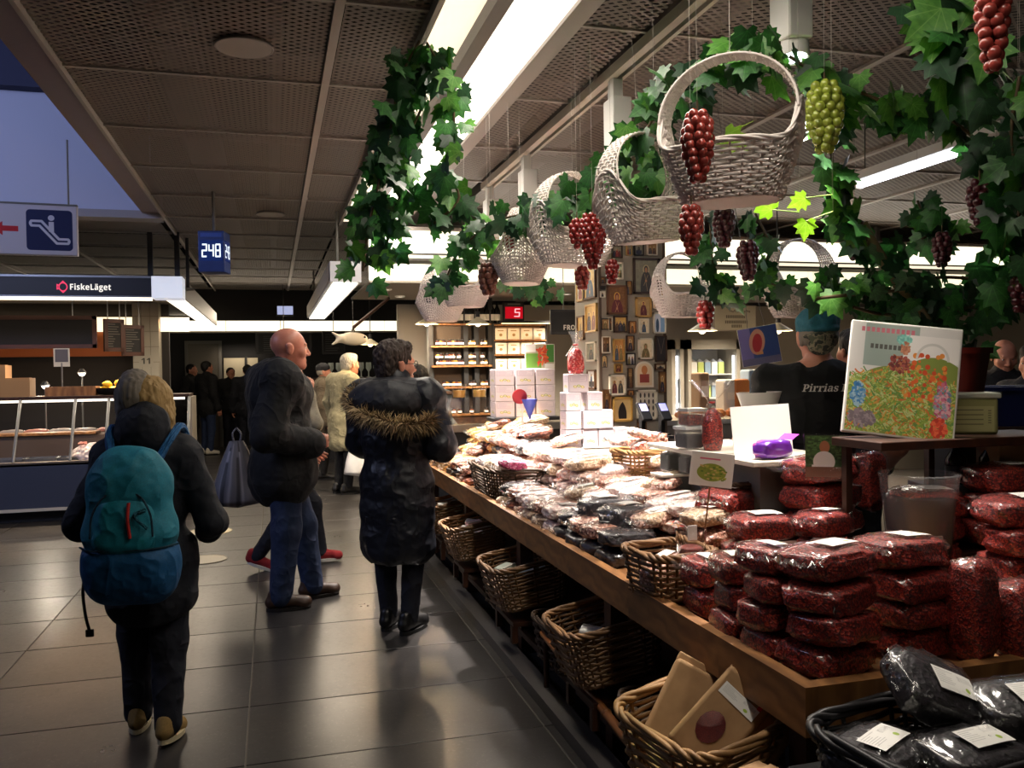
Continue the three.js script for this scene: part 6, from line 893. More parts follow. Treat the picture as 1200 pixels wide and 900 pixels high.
  const ls = thing('rack_lamp', 'slim warm rack lamp above the white cartons', 'light', [(c0.x + c1.x) / 2, c1.y + 0.012, Z + 0.22]); part('bar', rbx(0.6, 0.025, 0.04, 0.004), M.charcoal, ls); part('glow_strip', bx(0.56, 0.006, 0.025, 0, -0.015, 0), glow(0xffc890, 1.5), ls); part('bracket', bx(0.02, 0.02, 0.3, 0, 0.0, -0.16), M.charcoal, ls);
  // red number display
  const d0 = onZ(590, 376, Z), d1 = onZ(614, 354, Z), nd = thing('number_display', 'black queue display showing a glowing red number five', 'display', [(d0.x + d1.x) / 2, d0.y, Z - 0.02]); const w = d1.x - d0.x, h = d1.y - d0.y;
  part('case', rbx(w, h, 0.06, 0.008, 0, h / 2, 0), M.black, nd); part('screen', plane(w * 0.84, h * 0.62).translate(0, h * 0.43, 0.031), new THREE.MeshStandardMaterial({ color: 0x000000, emissive: 0xffffff, emissiveIntensity: 1.1, emissiveMap: canvasTex(128, 96, (c) => { c.fillStyle = '#9c0414'; c.fillRect(0, 0, 128, 96); c.strokeStyle = '#ffb0b0'; c.lineWidth = 9; c.lineCap = 'round'; c.lineJoin = 'round'; c.beginPath(); c.moveTo(106, 18); c.lineTo(74, 18); c.lineTo(72, 46); c.lineTo(104, 46); c.lineTo(102, 78); c.lineTo(68, 78); c.stroke(); }) }), nd); part('header_strip', bx(w * 0.6, h * 0.08, 0.004, 0, h * 0.88, 0.031), M.grey, nd); part('bracket', bx(0.04, h * 0.5, 0.3, 0, h / 2, -0.15), M.charcoal, nd);
  // black board with white letters near the pillar
  const f0 = onZ(645, 392, -7.2), f1 = onZ(676, 363, -7.2), fb = thing('chalkboard_sign', 'small black sign with white capital letters beside the pillar', 'sign', [(f0.x + f1.x) / 2, f0.y, -7.2]); const fw = f1.x - f0.x, fh = f1.y - f0.y; part('board', rbx(fw, fh, 0.02, 0.003, 0, fh / 2, 0), M.charcoal, fb); part('lettering', plane(fw * 0.9, fh * 0.8).translate(0, fh / 2, 0.0105), std(0xffffff, 0.8, { map: canvasTex(128, 96, (c) => { c.fillStyle = '#1a1b1e'; c.fillRect(0, 0, 128, 96); c.fillStyle = '#d0ccc6'; c.font = 'bold 34px sans-serif'; c.fillText('FRO', 58, 86); }) }), fb); part('hanger', rod([0, fh, 0], [0, 3.0 - f0.y, 0], 0.004), M.grey, fb);
}
// pendant lamps
for (const [u, v, d, lab] of [[500, 380, 9.2, 'cream enamel pendant lamp near the jar shelf end'], [560, 380, 8.6, 'cream enamel pendant lamp before the jar shelf'], [434, 404, 10.5, 'cream pendant lamp above the stooping person'], [823, 388, 7.2, 'cream pendant lamp by the framed notice'], [912, 388, 7.4, 'cream pendant lamp behind the blue poster']]) {
  const p = at(u, v, d), t = thing('pendant_lamp', lab, 'lamp', p); part('shade', lathe([[0.02, 0.075], [0.03, 0.06], [0.12, 0.005], [0.125, 0], [0.12, 0.002], [0.03, 0.054], [0.02, 0.07]], 28), std(0xd5ceb4, 0.4, { side: THREE.DoubleSide }), t); part('bulb', sph(0.03, 0, 0.005, 0), glow(0xffe8c0, 3), t); part('socket', cyl(0.022, 0.022, 0.06, 0, 0.1, 0), M.charcoal, t); part('cord', rod([0, 0.12, 0], [0, (p.z > -7.95 || p.x < 0.9 || p.z < -9.8 ? 3.0 : 2.28) - p.y, 0], 0.005), M.black, t);
  const l = new THREE.PointLight(0xffdcae, 1.6, 0, 2); l.position.set(p.x, p.y - 0.01, p.z); l.castShadow = true; l.shadow.radius = 1.5; scene.add(l);
}
// chillers, notice, blue poster
{
  const Z = -9.6;
  for (const [u0, u1, lab, i] of [[787, 802, 'slim chiller cabinet with lit shelves beside the pillar', 0], [806, 868, 'wide glass chiller cabinet with bright interior', 1]]) { const a = onZ(u0, 398, Z), b = onZ(u1, 480, Z), w = b.x - a.x, H = a.y, t = thing('chiller', lab, 'fridge', [(a.x + b.x) / 2, 0, Z]); part('body', [bx(w, H, 0.04, 0, H / 2, -0.5), bx(0.05, H, 0.5, -w / 2 + 0.025, H / 2, -0.25), bx(0.05, H, 0.5, w / 2 - 0.025, H / 2, -0.25), bx(w, 0.12, 0.5, 0, H - 0.06, -0.25), bx(w, 0.5, 0.5, 0, 0.25, -0.25)], std(0x9a948a, 0.4), t); for (const y of [0.8, 1.1, 1.4]) part('shelf', bx(w - 0.1, 0.015, 0.4, 0, y, -0.25), M.white, t); part('lamp_strip', bx(0.02, H - 0.8, 0.02, w / 2 - 0.07, H / 2 + 0.2, -0.05), glow(0xeaf4ff, 2), t); part('glass_door', bx(w - 0.1, H - 0.65, 0.006, 0, H / 2 + 0.2, -0.01), M.glass, t); part('door_handle', bx(0.02, 0.3, 0.02, -w / 2 + 0.08, 1.2, 0.015), M.steel, t);
    areaLight(0xe4f0ff, 10, 0.03, 1.0, [a.x + w - 0.1, 1.4, Z - 0.08], [a.x, 1.3, Z - 0.4]);
    for (let s = 0; s < 3; s++) for (let k = 0; k < (i ? 6 : 2); k++) { const j = thing('milk_carton', i ? `pale carton in the wide chiller on shelf ${['one', 'two', 'three'][s]} from below` : `pale carton in the slim chiller on shelf ${['one', 'two', 'three'][s]} from below`, 'carton', [a.x + 0.1 + k * (w - 0.2) / (i ? 5.5 : 2), 0.808 + s * 0.3, Z - 0.25], 0, 'cartons in the chillers'); part('carton', rbx(0.08, 0.15, 0.08, 0.004, 0, 0.075, 0), [M.white, std(0xb8c46a, 0.5), std(0x8fa6b8, 0.5)][(s + k) % 3], j); part('gable', new THREE.CylinderGeometry(0.005, 0.055, 0.04, 4).rotateY(PI / 4).translate(0, 0.17, 0), M.paper, j); } }
  const a = onZ(836, 388, -8.4), b = onZ(886, 358, -8.4), w = b.x - a.x, h = b.y - a.y, n = thing('framed_notice', 'white framed notice with grey printed lines above the chiller', 'sign', [(a.x + b.x) / 2, a.y, -8.4]); part('frame', rbx(w, h, 0.02, 0.004, 0, h / 2, 0), M.trim, n); part('print', plane(w * 0.95, h * 0.92).translate(0, h / 2, 0.0105), std(0xffffff, 0.6, { map: canvasTex(256, 160, (c) => { c.fillStyle = '#cfcab8'; c.fillRect(0, 0, 256, 160); c.fillStyle = '#7a756a'; c.font = 'italic 20px serif'; for (let i = 0; i < 12; i++) c.fillRect(90 + i * 10 + (i > 6 ? 14 : 0), 24 + (i % 3) * 3, 7, 12); for (const [y, x0, x1] of [[60, 70, 190], [96, 64, 206], [124, 104, 160]]) for (let x = x0; x < x1; x += 11) c.fillRect(x, y, 8, 20); }) }), n); part('hanger', rod([-w * 0.4, h, 0], [-w * 0.4, 2.28 - a.y, 0], 0.003), M.grey, n); part('hanger', rod([w * 0.4, h, 0], [w * 0.4, 2.28 - a.y, 0], 0.003), M.grey, n);
  const c0 = at(890, 405, 4.9), bp = thing('blue_poster', 'tilted blue poster with red robed figure hanging on string', 'poster', c0, -0.45); bp.rotation.z = 0.16; part('sheet', rbx(0.22, 0.22, 0.004, 0.001), M.paper, bp); part('print', plane(0.216, 0.216).translate(0, 0, 0.0025), std(0xffffff, 0.45, { map: canvasTex(128, 128, (c) => { c.fillStyle = '#243e78'; c.fillRect(0, 0, 128, 128); c.fillStyle = '#6a64a0'; c.fillRect(0, 0, 40, 128); c.fillStyle = '#b88870'; c.beginPath(); c.ellipse(58, 50, 26, 44, 0.2, 0, 7); c.fill(); c.fillStyle = '#98202c'; c.beginPath(); c.ellipse(58, 54, 16, 32, 0.2, 0, 7); c.fill(); c.fillStyle = '#c08a5a'; c.fillRect(50, 84, 22, 10); c.fillStyle = '#5a5a78'; c.fillRect(0, 104, 128, 24); }) }), bp); part('string', [rod([-0.05, 0.11, 0], [-0.01, 0.5, 0], 0.002), rod([0.05, 0.11, 0], [0.01, 0.5, 0], 0.002), rod([0, 0.5, 0], [0, 3.0 - c0.y, 0], 0.002)], M.grey, bp);
  // counter with pastry behind the keeper, roll of paper, scale
  const ct = thing('pastry_counter', 'pale counter with pastries and papers behind the display', 'counter', [3.4, 0, -6.3], 0); part('body', bx(1.7, 1.05, 0.6, 0, 0.525, 0), std(0x8c8478, 0.6), ct); part('worktop', rbx(1.74, 0.04, 0.64, 0.005, 0, 1.07, 0), M.offwhite, ct); part('glass_front', bx(1.7, 0.3, 0.008, 0, 1.24, 0.29), M.glass, ct); part('glass_post', bx(0.02, 0.32, 0.02, -0.84, 1.25, 0.29), M.steel, ct); part('glass_post', bx(0.02, 0.32, 0.02, 0.84, 1.25, 0.29), M.steel, ct);
  seed(31); for (let i = 0; i < 9; i++) { const k = thing('pastry', 'golden brown pastry on the pale counter', 'pastry', [2.65 + i * 0.16, 1.0905, -6.25 + rr(-0.08, 0.08)], rr(0, 3), 'pastries on the pale counter'); part('crust', bagGeo(0.13, 0.06, 0.09, 0.8, 1 + i % 3).g, std(0xa8622c, 0.6), k); part('icing', bagGeo(0.09, 0.02, 0.06, 0.9, 2).g, std(0xd89a58, 0.5), k, [0, 0.05, 0]); }
  for (const [u, v, lab, col, w2, h2] of [[812, 455, 'beige roll of wrapping paper on the counter', 0xa08468, 0.1, 0.18], [850, 440, 'white product box on the counter', 0xd8d8d8, 0.18, 0.12], [865, 432, 'orange product box on the counter', 0xc87838, 0.2, 0.12], [905, 440, 'coral red product box on the counter', 0xc8603a, 0.18, 0.14], [878, 436, 'blue grey flask on the counter', 0x6f8aa8, 0.1, 0.2]]) { const p = at(u, v, 7.15), k = thing('counter_box', lab, 'box', [p.x, 1.091, -6.35], 0.1); part('body', rbx(w2, h2 + 0.18, 0.14, 0.02, 0, (h2 + 0.18) / 2, 0), std(col, 0.6), k); part('label', plane(w2 * 0.7, h2 * 0.5).translate(0, h2 * 0.7 + 0.08, 0.0708), M.paper, k); }
  // cheese case and price boards in front of the bending keeper
  const q = at(525, 475, 7.6), cc = thing('cheese_case', 'glass topped cheese case with sloping wooden boards', 'counter', [q.x + 0.15, 0, q.z]); part('body', bx(1.6, 1.0, 0.6, 0, 0.5, 0), M.charcoal, cc); part('front_trim', bx(1.62, 0.06, 0.02, 0, 1.0, 0.31), M.steel, cc); part('glass', bx(1.6, 0.24, 0.008, 0, 1.14, 0.28), M.glass, cc); for (const x of [-0.48, -0.28]) part('sloping_board', rbx(0.02, 0.03, 0.5, 0.004).rotateX(0.0).rotateZ(-0.0), M.wood, cc, [x, 1.3, 0.0], [0, 0.9, -0.5]);
  for (const [dx, lab, col] of [[-0.1, 'glass jar of yellow spread on the cheese case', 0xc89a4c], [0.08, 'wide glass jar of yellow spread on the cheese case', 0xd0a858]]) { const k = thing('spread_jar', lab, 'jar', [q.x + 0.15 + dx, 1.26, q.z + 0.24]); part('glass', lathe([[0, 0], [0.06, 0], [0.065, 0.12], [0.06, 0.12], [0.056, 0.006], [0, 0.006]], 22), M.glass, k); part('spread', cyl(0.055, 0.052, 0.06, 0, 0.037, 0, 20), std(col, 0.5), k); }
}
{ // hanging decorative fish and slanted pole near the canopy end, small screen
  const p = at(414, 397, 9.0), t = thing('hanging_fish', 'hanging carved wooden fish decoration under the canopy', 'decoration', p, 0.4); part('fish_body', netMesh([ell([0, 0, 0], [0.17, 0.07, 0.04], null, 0.02), cap([-0.14, 0, 0], [-0.24, 0.06, 0], 0.03, 0.01), cap([-0.14, 0, 0], [-0.24, -0.06, 0], 0.03, 0.01)], 0.01), std(0xa8a090, 0.6), t); part('fin', new THREE.ConeGeometry(0.04, 0.12, 4).scale(1, 1, 0.2).translate(0, 0.09, 0), std(0x4a4640, 0.6), t); part('eye', sph(0.012, 0.12, 0.02, 0.035), M.black, t); part('cord', rod([0, 0.06, 0], [0, 2.28 - p.y, 0], 0.003), M.black, t);
  const a = at(415, 383, 9.0), b = at(456, 349, 8.8), pl = thing('slanted_pole', 'slanted thin wooden pole under the canopy', 'pole', a); part('pole', rod([0, 0, 0], b.clone().sub(a).toArray(), 0.018, 0.015), M.darkWood, pl); part('tip', sph(0.02, 0, 0, 0), M.darkWood, pl); part('cord', rod(b.clone().sub(a).toArray(), [b.x - a.x, 3.0 - a.y, b.z - a.z], 0.003), M.black, pl);
  const s = onZ(334, 364, -15.8), sc = thing('information_screen', 'small pale lit screen above the far luminous valance', 'screen', [s.x, s.y, -15.75]); part('case', rbx(0.3, 0.19, 0.05, 0.01), M.charcoal, sc); part('screen', plane(0.27, 0.15).translate(0, 0, 0.0255), glow(0xb0bce8, 0.55), sc); part('bracket', bx(0.03, 0.4, 0.03, 0, 0.29, 0), M.charcoal, sc);
}
// ================================================================= far end of the hall
{
  const Z = -16, X0 = onZ(130, 380, Z).x, X1 = onZ(565, 380, Z).x, y1 = onZ(300, 376, Z).y, y0 = onZ(300, 388, Z).y;
  const t = thing('far_valance', 'long luminous cream valance across the far end of the hall', 'light', [0, 0, Z]); const n = 7, w = (X1 - X0) / n; for (let i = 0; i < n; i++) part('light_panel', bxe(X0 + i * w + 0.005, X0 + (i + 1) * w - 0.005, y0, y1, 0.005, -0.02), glow(0xffefcc, 1.2), t); part('upper_board', bxe(X0, X1, y1, 3.0, 0, -0.03), M.charcoal, t); part('lower_rail', bxe(X0, X1, y0 - 0.03, y0, 0.02, -0.03), M.offwhite, t);
  const w2 = struct('wall_far'); part('panel', bxe(-8.2, 10, 0, 3, -18.6, -18.5), std(0x17171c, 0.7), w2);
  const g0 = onZ(220, 403, -18.4), g1 = onZ(258, 500, -18.4); const d = struct('door_1'); part('leaf', bxe(g0.x, g1.x, 0, g0.y, -18.45, -18.4), std(0x5e5850, 0.5), d); part('frame', [bxe(g0.x - 0.06, g0.x, 0, g0.y + 0.06, -18.48, -18.38), bxe(g1.x, g1.x + 0.06, 0, g0.y + 0.06, -18.48, -18.38), bxe(g0.x, g1.x, g0.y, g0.y + 0.06, -18.48, -18.38)], M.grey, d); part('door_handle', bx(0.02, 0.14, 0.04, g1.x - 0.1, 1.05, -18.38), M.steel, d);
  const k0 = onZ(262, 420, -18.4), k1 = onZ(303, 470, -18.4); const kw = thing('lit_niche', 'pale lit kitchen opening at the far wall', 'opening', [(k0.x + k1.x) / 2, 0, -18.42]); part('panel', bx(k1.x - k0.x, 0.9, 0.03, 0, (k0.y + k1.y) / 2, 0), std(0xb8b09a, 0.7), kw); part('shelf', bx(k1.x - k0.x, 0.03, 0.12, 0, 1.3, 0.06), M.grey, kw); part('mullion', bx(0.05, 0.95, 0.05, 0.1, (k0.y + k1.y) / 2, 0.02), M.charcoal, kw); areaLight(WARM, 5, 0.7, 0.2, [(k0.x + k1.x) / 2, 1.95, -18.1], [(k0.x + k1.x) / 2, 1.3, -18.4]);
  for (const [u0, u1, v0, v1, lab] of [[378, 404, 388, 415, 'black menu chalkboard with faint writing on far wall'], [300, 365, 390, 415, 'wide dark menu board on far wall']]) { const a = onZ(u0, v1, -15), b = onZ(u1, v0, -15), w = b.x - a.x, h = b.y - a.y, k = thing('menu_board', lab, 'board', [(a.x + b.x) / 2, a.y, -15]); part('board', rbx(w, h, 0.02, 0.003, 0, h / 2, 0), M.charcoal, k); part('chalk_lines', plane(w * 0.9, h * 0.85).translate(0, h / 2, 0.0105), std(0xffffff, 0.8, { map: canvasTex(128, 96, (c) => { c.fillStyle = '#17181b'; c.fillRect(0, 0, 128, 96); c.fillStyle = '#4a4b4c'; seed(3); for (let i = 0; i < 8; i++) c.fillRect(12, 8 + i * 11, 40 + rnd() * 60, 3); }) }), k); part('hanger', rod([0, h, 0], [0, 3 - a.y, 0], 0.006), M.charcoal, k); }
  // back bar with glasses
  const b0 = onZ(372, 443, -15.2), bb = thing('back_bar', 'dark back bar carrying pale glasses at the hall end', 'counter', [b0.x + 0.8, 0, -15.2]); part('body', bx(2.6, b0.y - 0.04, 0.5, 0, (b0.y - 0.04) / 2, 0), M.charcoal, bb); part('top', bx(2.64, 0.04, 0.54, 0, b0.y - 0.02, 0), M.darkWood, bb);
  const gg = lathe([[0, 0], [0.04, 0], [0.012, 0.02], [0.012, 0.1], [0.05, 0.16], [0.045, 0.26], [0.042, 0.26]], 14), gm = phys(0xdfe8e4, 0.1, { transmission: 0.5 }); for (let i = 0; i < 16; i++) { const k = thing('bar_glass', 'pale stemmed glass in the row on the back bar', 'glass', [b0.x + 0.1 + i * 0.13, b0.y + 0.0005, -15.15], 0, 'glasses on the back bar'); part('bowl', gg, gm, k); part('foot', cyl(0.045, 0.045, 0.006, 0, 0.003, 0, 14), gm, k); }
}
// ================================================================= fish stall
{
  const Z = -9.75, X1 = -0.9, X0 = -4.6;
  const cy = (v, z = Z) => onZ(100, v, z).y;
  const t = thing('fish_counter', 'long blue grey fish counter with angled glass display', 'counter', [0, 0, Z]);
  const B = (x0, x1, y0, y1, z0, z1) => bxe(x0, x1, y0, y1, z0, z1);
  part('plinth', B(X0, X1 - 0.05, 0, 0.12, -0.12, -1.1), M.charcoal, t); part('front_panel', B(X0, X1, 0.12, 0.6, 0, -0.04), M.blueGrey, t); part('bumper', B(X0, X1, 0.115, 0.145, 0.0, 0.015), M.offwhite, t); part('body', B(X0, X1, 0.12, 0.58, -0.04, -1.1), M.charcoal, t); part('deck', B(X0, X1, 0.58, 0.62, 0.0, -1.0), std(0x6a6058, 0.4), t); part('back_step', B(X0, X1, 0.62, 0.85, -0.65, -1.1), std(0x4a3c34, 0.5), t); part('top_shelf', B(X0, X1, 1.25, 1.285, -0.35, -0.85), M.darkWood, t);
  part('top_light', B(X0, X1 - 0.05, 1.225, 1.25, -0.36, -0.4), glow(0xfff2dc, 1.4), t); areaLight(WARM, 16, X1 - X0 - 0.1, 0.05, [(X0 + X1) / 2, 1.215, Z - 0.39], [(X0 + X1) / 2, 0.6, Z - 0.35]);
  for (const x of [X0, -2.58, -2.05, -1.72, X1]) { part('glass_post', rod([x, 0.62, -0.03], [x, 1.25, -0.36], 0.016), M.steel, t); }
  for (const [a, b] of [[X0, -2.58], [-2.58, -2.05], [-2.05, -1.72], [-1.72, X1]]) part('glass_pane', surf(1, 1, (u, v) => V(a + 0.02 + (b - a - 0.04) * u, 0.62 + 0.62 * v, -0.04 - 0.31 * v)), M.glass, t);
  part('end_panel', B(X1 - 0.02, X1 + 0.02, 0.12, 1.25, -0.4, -1.0), std(0x8a847a, 0.5), t);
  seed(61); const tray = (x, z, w, d, lab, y = 0.621) => { const k = thing('fish_tray', lab, 'tray', [x, y, Z + z], rr(-0.1, 0.1)); part('tray', [bx(w, 0.008, d, 0, 0.004, 0), bx(w, 0.03, 0.008, 0, 0.015, d / 2), bx(w, 0.03, 0.008, 0, 0.015, -d / 2), bx(0.008, 0.03, d, w / 2, 0.015, 0), bx(0.008, 0.03, d, -w / 2, 0.015, 0)], M.steel, k); return k; };
  for (let i = 0; i < 4; i++) tray(-2.95 + i * 0.3, -0.2, 0.28, 0.22, 'shallow steel tray at the counter front edge').userData.group = 'steel trays at the front edge';
  const fishM = std(0xa49a94, 0.3), pinkM = std(0xc88878, 0.4); for (let i = 0; i < 9; i++) { const x = -3.3 + i * 0.25, k = thing('fish', i % 3 ? 'whole silver fish lying on the counter step' : 'pink fish fillet lying on the counter step', 'fish', [x, 0.852, Z - 0.94], rr(-0.4, 0.4), i % 3 ? 'silver fish on the step' : 'pink fillets on the step'); part('fish_body', netMesh([ell([0, 0.03, 0], [0.12, 0.03, 0.04], null, 0.01), cap([-0.1, 0.03, 0], [-0.16, 0.03, 0.03], 0.012, 0.006), cap([-0.1, 0.03, 0], [-0.16, 0.03, -0.03], 0.012, 0.006)], 0.01), i % 3 ? fishM : pinkM, k); part('eye', sph(0.006, 0.09, 0.045, 0.02, 8), M.black, k); }
  // heap of ice with pink shellfish near the corner
  const ih = thing('ice_heap', 'heap of crushed ice with pink shellfish on the fish counter', 'ice', [-1.85, 0.621, Z - 0.25]); part('ice', netMesh([ell([0, 0, 0], [0.26, 0.16, 0.2], null, 0.05), ell([0.12, 0.02, 0.02], [0.2, 0.15, 0.16], null, 0.05), { c: [0, -0.5, 0], r: [1, 0.5, 1], cut: true }], 0.014, 0.04, (x, y, z) => 0.02 * noise(x * 30, y * 30, z * 30)), std(0xe0cfca, 0.4), ih); for (let i = 0; i < 10; i++) part('shrimp', new THREE.TorusGeometry(0.03, 0.011, 6, 10, 4).rotateX(PI / 2).translate(rr(-0.14, 0.16), 0.16 + rr(-0.02, 0.01), rr(-0.08, 0.12)), std(0xd07868, 0.4), ih);
  const wb = thing('wooden_board', 'long pale wooden cutting board on the fish counter', 'board', [-2.5, 0.868, Z - 0.72]); part('plank', rbx(1.2, 0.03, 0.2, 0.006, 0, 0, 0), M.wood, wb); part('end_grain', rbx(0.02, 0.031, 0.2, 0.004, 0.6, 0, 0), M.darkWood, wb);
  // things on the top shelf
  const SY = 1.2855, kr = std(0x9c7a54, 0.8); for (const [u, w, h, lab, dy] of [[-3.75, 0.46, 0.2, 'long brown carton on the fish counter shelf', 0], [-3.85, 0.2, 0.14, 'small brown carton on top of the long carton', 0.201]]) { const k = thing('shelf_carton', lab, 'box', [u + 1.0, SY + dy, Z - 0.6]); part('carton', bx(w, h, 0.24, 0, h / 2, 0), kr, k); part('flap', bx(w * 0.98, 0.004, 0.11, 0, h + 0.002, 0.06), kr, k); }
  const lt = thing('wooden_tray', 'low wooden tray beside the lemons', 'tray', [-2.12, SY, Z - 0.6]); part('tray', [bx(0.5, 0.1, 0.015, 0, 0.05, 0.13), bx(0.5, 0.1, 0.015, 0, 0.05, -0.13), bx(0.015, 0.1, 0.26, 0.24, 0.05, 0), bx(0.015, 0.1, 0.26, -0.24, 0.05, 0)], M.wood, lt); part('base', bx(0.48, 0.01, 0.25, 0, 0.005, 0), M.darkWood, lt);
  const lb = thing('fruit_basket', 'dark shallow bowl for lemons on the fish counter', 'bowl', [-1.72, SY, Z - 0.6]); part('bowl', lathe([[0, 0.004], [0.14, 0.004], [0.2, 0.08], [0.19, 0.08], [0.135, 0.016], [0, 0.016]], 24), M.charcoal, lb); part('foot', cyl(0.1, 0.1, 0.006, 0, 0.003, 0, 20), M.charcoal, lb);
  for (const [x, y, z] of [[-0.09, 0.06, 0.02], [0.02, 0.06, 0.06], [0.1, 0.07, -0.01], [-0.02, 0.06, -0.06], [-0.05, 0.12, 0.02], [0.06, 0.13, 0.01]]) { const k = thing('lemon', 'yellow lemon heaped in the dark bowl', 'lemon', [-1.72 + x, SY + y, Z - 0.6 + z], rr(0, 3), 'lemons in the dark bowl'); part('fruit', lathe([[0, -0.055], [0.012, -0.046], [0.036, -0.02], [0.038, 0.012], [0.018, 0.042], [0.01, 0.052], [0, 0.056]], 14).rotateZ(1.4), std(0xd9a81c, 0.45), k); part('stem_end', sph(0.006, -0.05, 0, 0, 6), std(0x7a6a1c, 0.6), k); }
  const cs = thing('card_stand', 'small price card on a chrome stand on the fish counter', 'sign', [onZ(73, 450, Z - 0.6).x, SY, Z - 0.6]); part('base', cyl(0.07, 0.08, 0.015, 0, 0.0075, 0, 20), M.steel, cs); part('rod', rod([0, 0.01, 0], [0, 0.36, 0], 0.008), M.steel, cs); part('card', rbx(0.16, 0.2, 0.006, 0.001, 0, 0.42, 0), M.offwhite, cs); part('card_picture', plane(0.13, 0.14).translate(0, 0.44, 0.0035), std(0x5a565c, 0.6), cs);
  for (const [u, v] of [[53, 452], [96, 437]]) { const p = onZ(u, v, Z - 1.4), k = thing('work_lamp', u < 80 ? 'small bright work lamp behind the brown cartons' : 'small bright work lamp behind the lemons', 'lamp', [p.x, p.y, p.z]); part('bulb', sph(0.04), glow(0xfff0d8, 3), k); part('neck', rod([0, -0.04, 0], [0, -p.y, 0], 0.01), M.steel, k); part('hood', lathe([[0.02, 0.05], [0.055, 0.0], [0.05, 0.0], [0.016, 0.045]], 16), M.steel, k); const l = new THREE.PointLight(0xfff0d8, 1.5, 0, 2); l.position.copy(p); scene.add(l); }
  // canopy with the name sign
  const cz = Z + 0.15, f0 = onZ(178, 347, cz), f1 = onZ(178, 326, cz), xr = f0.x, xl = -5.2, c = thing('fish_canopy', 'dark canopy with pink fish emblem and white name sign', 'canopy', [0, 0, cz]), fy0 = f0.y, fy1 = f1.y;
  part('fascia', B(xl, xr, fy0, fy1, 0, -0.05), std(0x14141f, 0.45), c); part('upper_trim', B(xl, xr, fy1, fy1 + 0.02, 0.01, -0.06), M.steel, c); part('lower_trim', B(xl, xr, fy0 - 0.015, fy0, 0.01, -0.06), M.steel, c); part('light_strip', B(xl, xr, fy0 - 0.045, fy0 - 0.015, -0.005, -0.05), glow(0xfff0d6, 1.5), c);
  const s0 = onZ(66, 346, cz), s1 = onZ(132, 327, cz); part('name_sign', plane(s1.x - s0.x, s1.y - s0.y).translate((s0.x + s1.x) / 2, (s0.y + s1.y) / 2, 0.004), new THREE.MeshStandardMaterial({ color: 0x14141f, roughness: 0.45, emissive: 0xffffff, emissiveIntensity: 0.85, emissiveMap: canvasTex(512, 150, (g) => { g.fillStyle = '#000'; g.fillRect(0, 0, 512, 150); g.strokeStyle = '#e8345a'; g.lineWidth = 11; g.beginPath(); g.arc(62, 75, 36, 0, 7); g.stroke(); g.beginPath(); g.moveTo(28, 62); g.lineTo(10, 56); g.lineTo(10, 94); g.lineTo(28, 88); g.moveTo(44, 42); g.lineTo(62, 26); g.lineTo(80, 42); g.moveTo(44, 108); g.lineTo(62, 124); g.lineTo(80, 108); g.stroke(); g.fillStyle = '#f6efe6'; g.font = 'bold 74px sans-serif'; g.fillText('FiskeLäget', 118, 100, 380); }) }), c);
  const xe = onZ(214, 350, cz).x; part('corner_light', B(xr, xe, fy0 - 0.02, fy1 + 0.02, 0.02, -0.3), glow(0xcfd8e8, 0.45), c);
  const zEnd = onX(254, 378, xe).z - cz; part('side_box', B(xe - 0.22, xe, fy0, fy1 + 0.02, -0.3, zEnd), std(0x8a857c, 0.5), c); part('side_light', B(xe - 0.2, xe - 0.02, fy0 - 0.014, fy0, -0.3, zEnd + 0.05), glow(0xfff2dc, 1.5), c); areaLight(WARM, 7, 0.16, Math.abs(zEnd) - 0.5, [xe - 0.11, fy0 - 0.03, cz + zEnd / 2 - 0.15], [xe - 0.11, 0, cz + zEnd / 2 - 0.151]);
  for (const [x, z] of [[xr - 0.02, -0.1], [xe - 0.05, -0.05], [-3.2, -0.03]]) part('hanger', B(x - 0.025, x + 0.025, fy1 + 0.02, 3.0, z - 0.025, z + 0.025), M.charcoal, c);
  part('ceiling_panel', B(xl, xe - 0.22, fy1 - 0.02, fy1, -0.05, zEnd), std(0x4a423c, 0.8), c); part('rear_light', B(xl, xe - 0.22, fy0 - 0.22, fy0 - 0.02, -3.2, -3.22), glow(0xffe6bd, 1.1), c);
  areaLight(0xffc48a, 7, 2.6, 0.15, [-2.6, fy0 - 0.12, cz - 3.1], [-2.6, 1.6, cz - 2.2]);
  for (const [u, v] of [[33, 356], [128, 354], [152, 352]]) { const p = onZ(u, v, cz - 0.9), k = thing('ceiling_spot', u < 60 ? 'round spot lamp under the fish canopy by the wide board' : 'round spot lamp under the fish canopy by the hanging boards', 'lamp', [p.x, fy1 - 0.06, p.z], 0, u < 60 ? undefined : 'fish canopy spots'); part('can', cyl(0.06, 0.06, 0.05, 0, 0.015, 0, 18), M.white, k); part('lens', cyl(0.05, 0.05, 0.006, 0, -0.013, 0, 18), glow(0xfff2da, 2.5), k); spot(0xffe2bc, 14, [p.x, fy1 - 0.09, p.z], [p.x, 0.7, Z - 0.1], 0.42); }
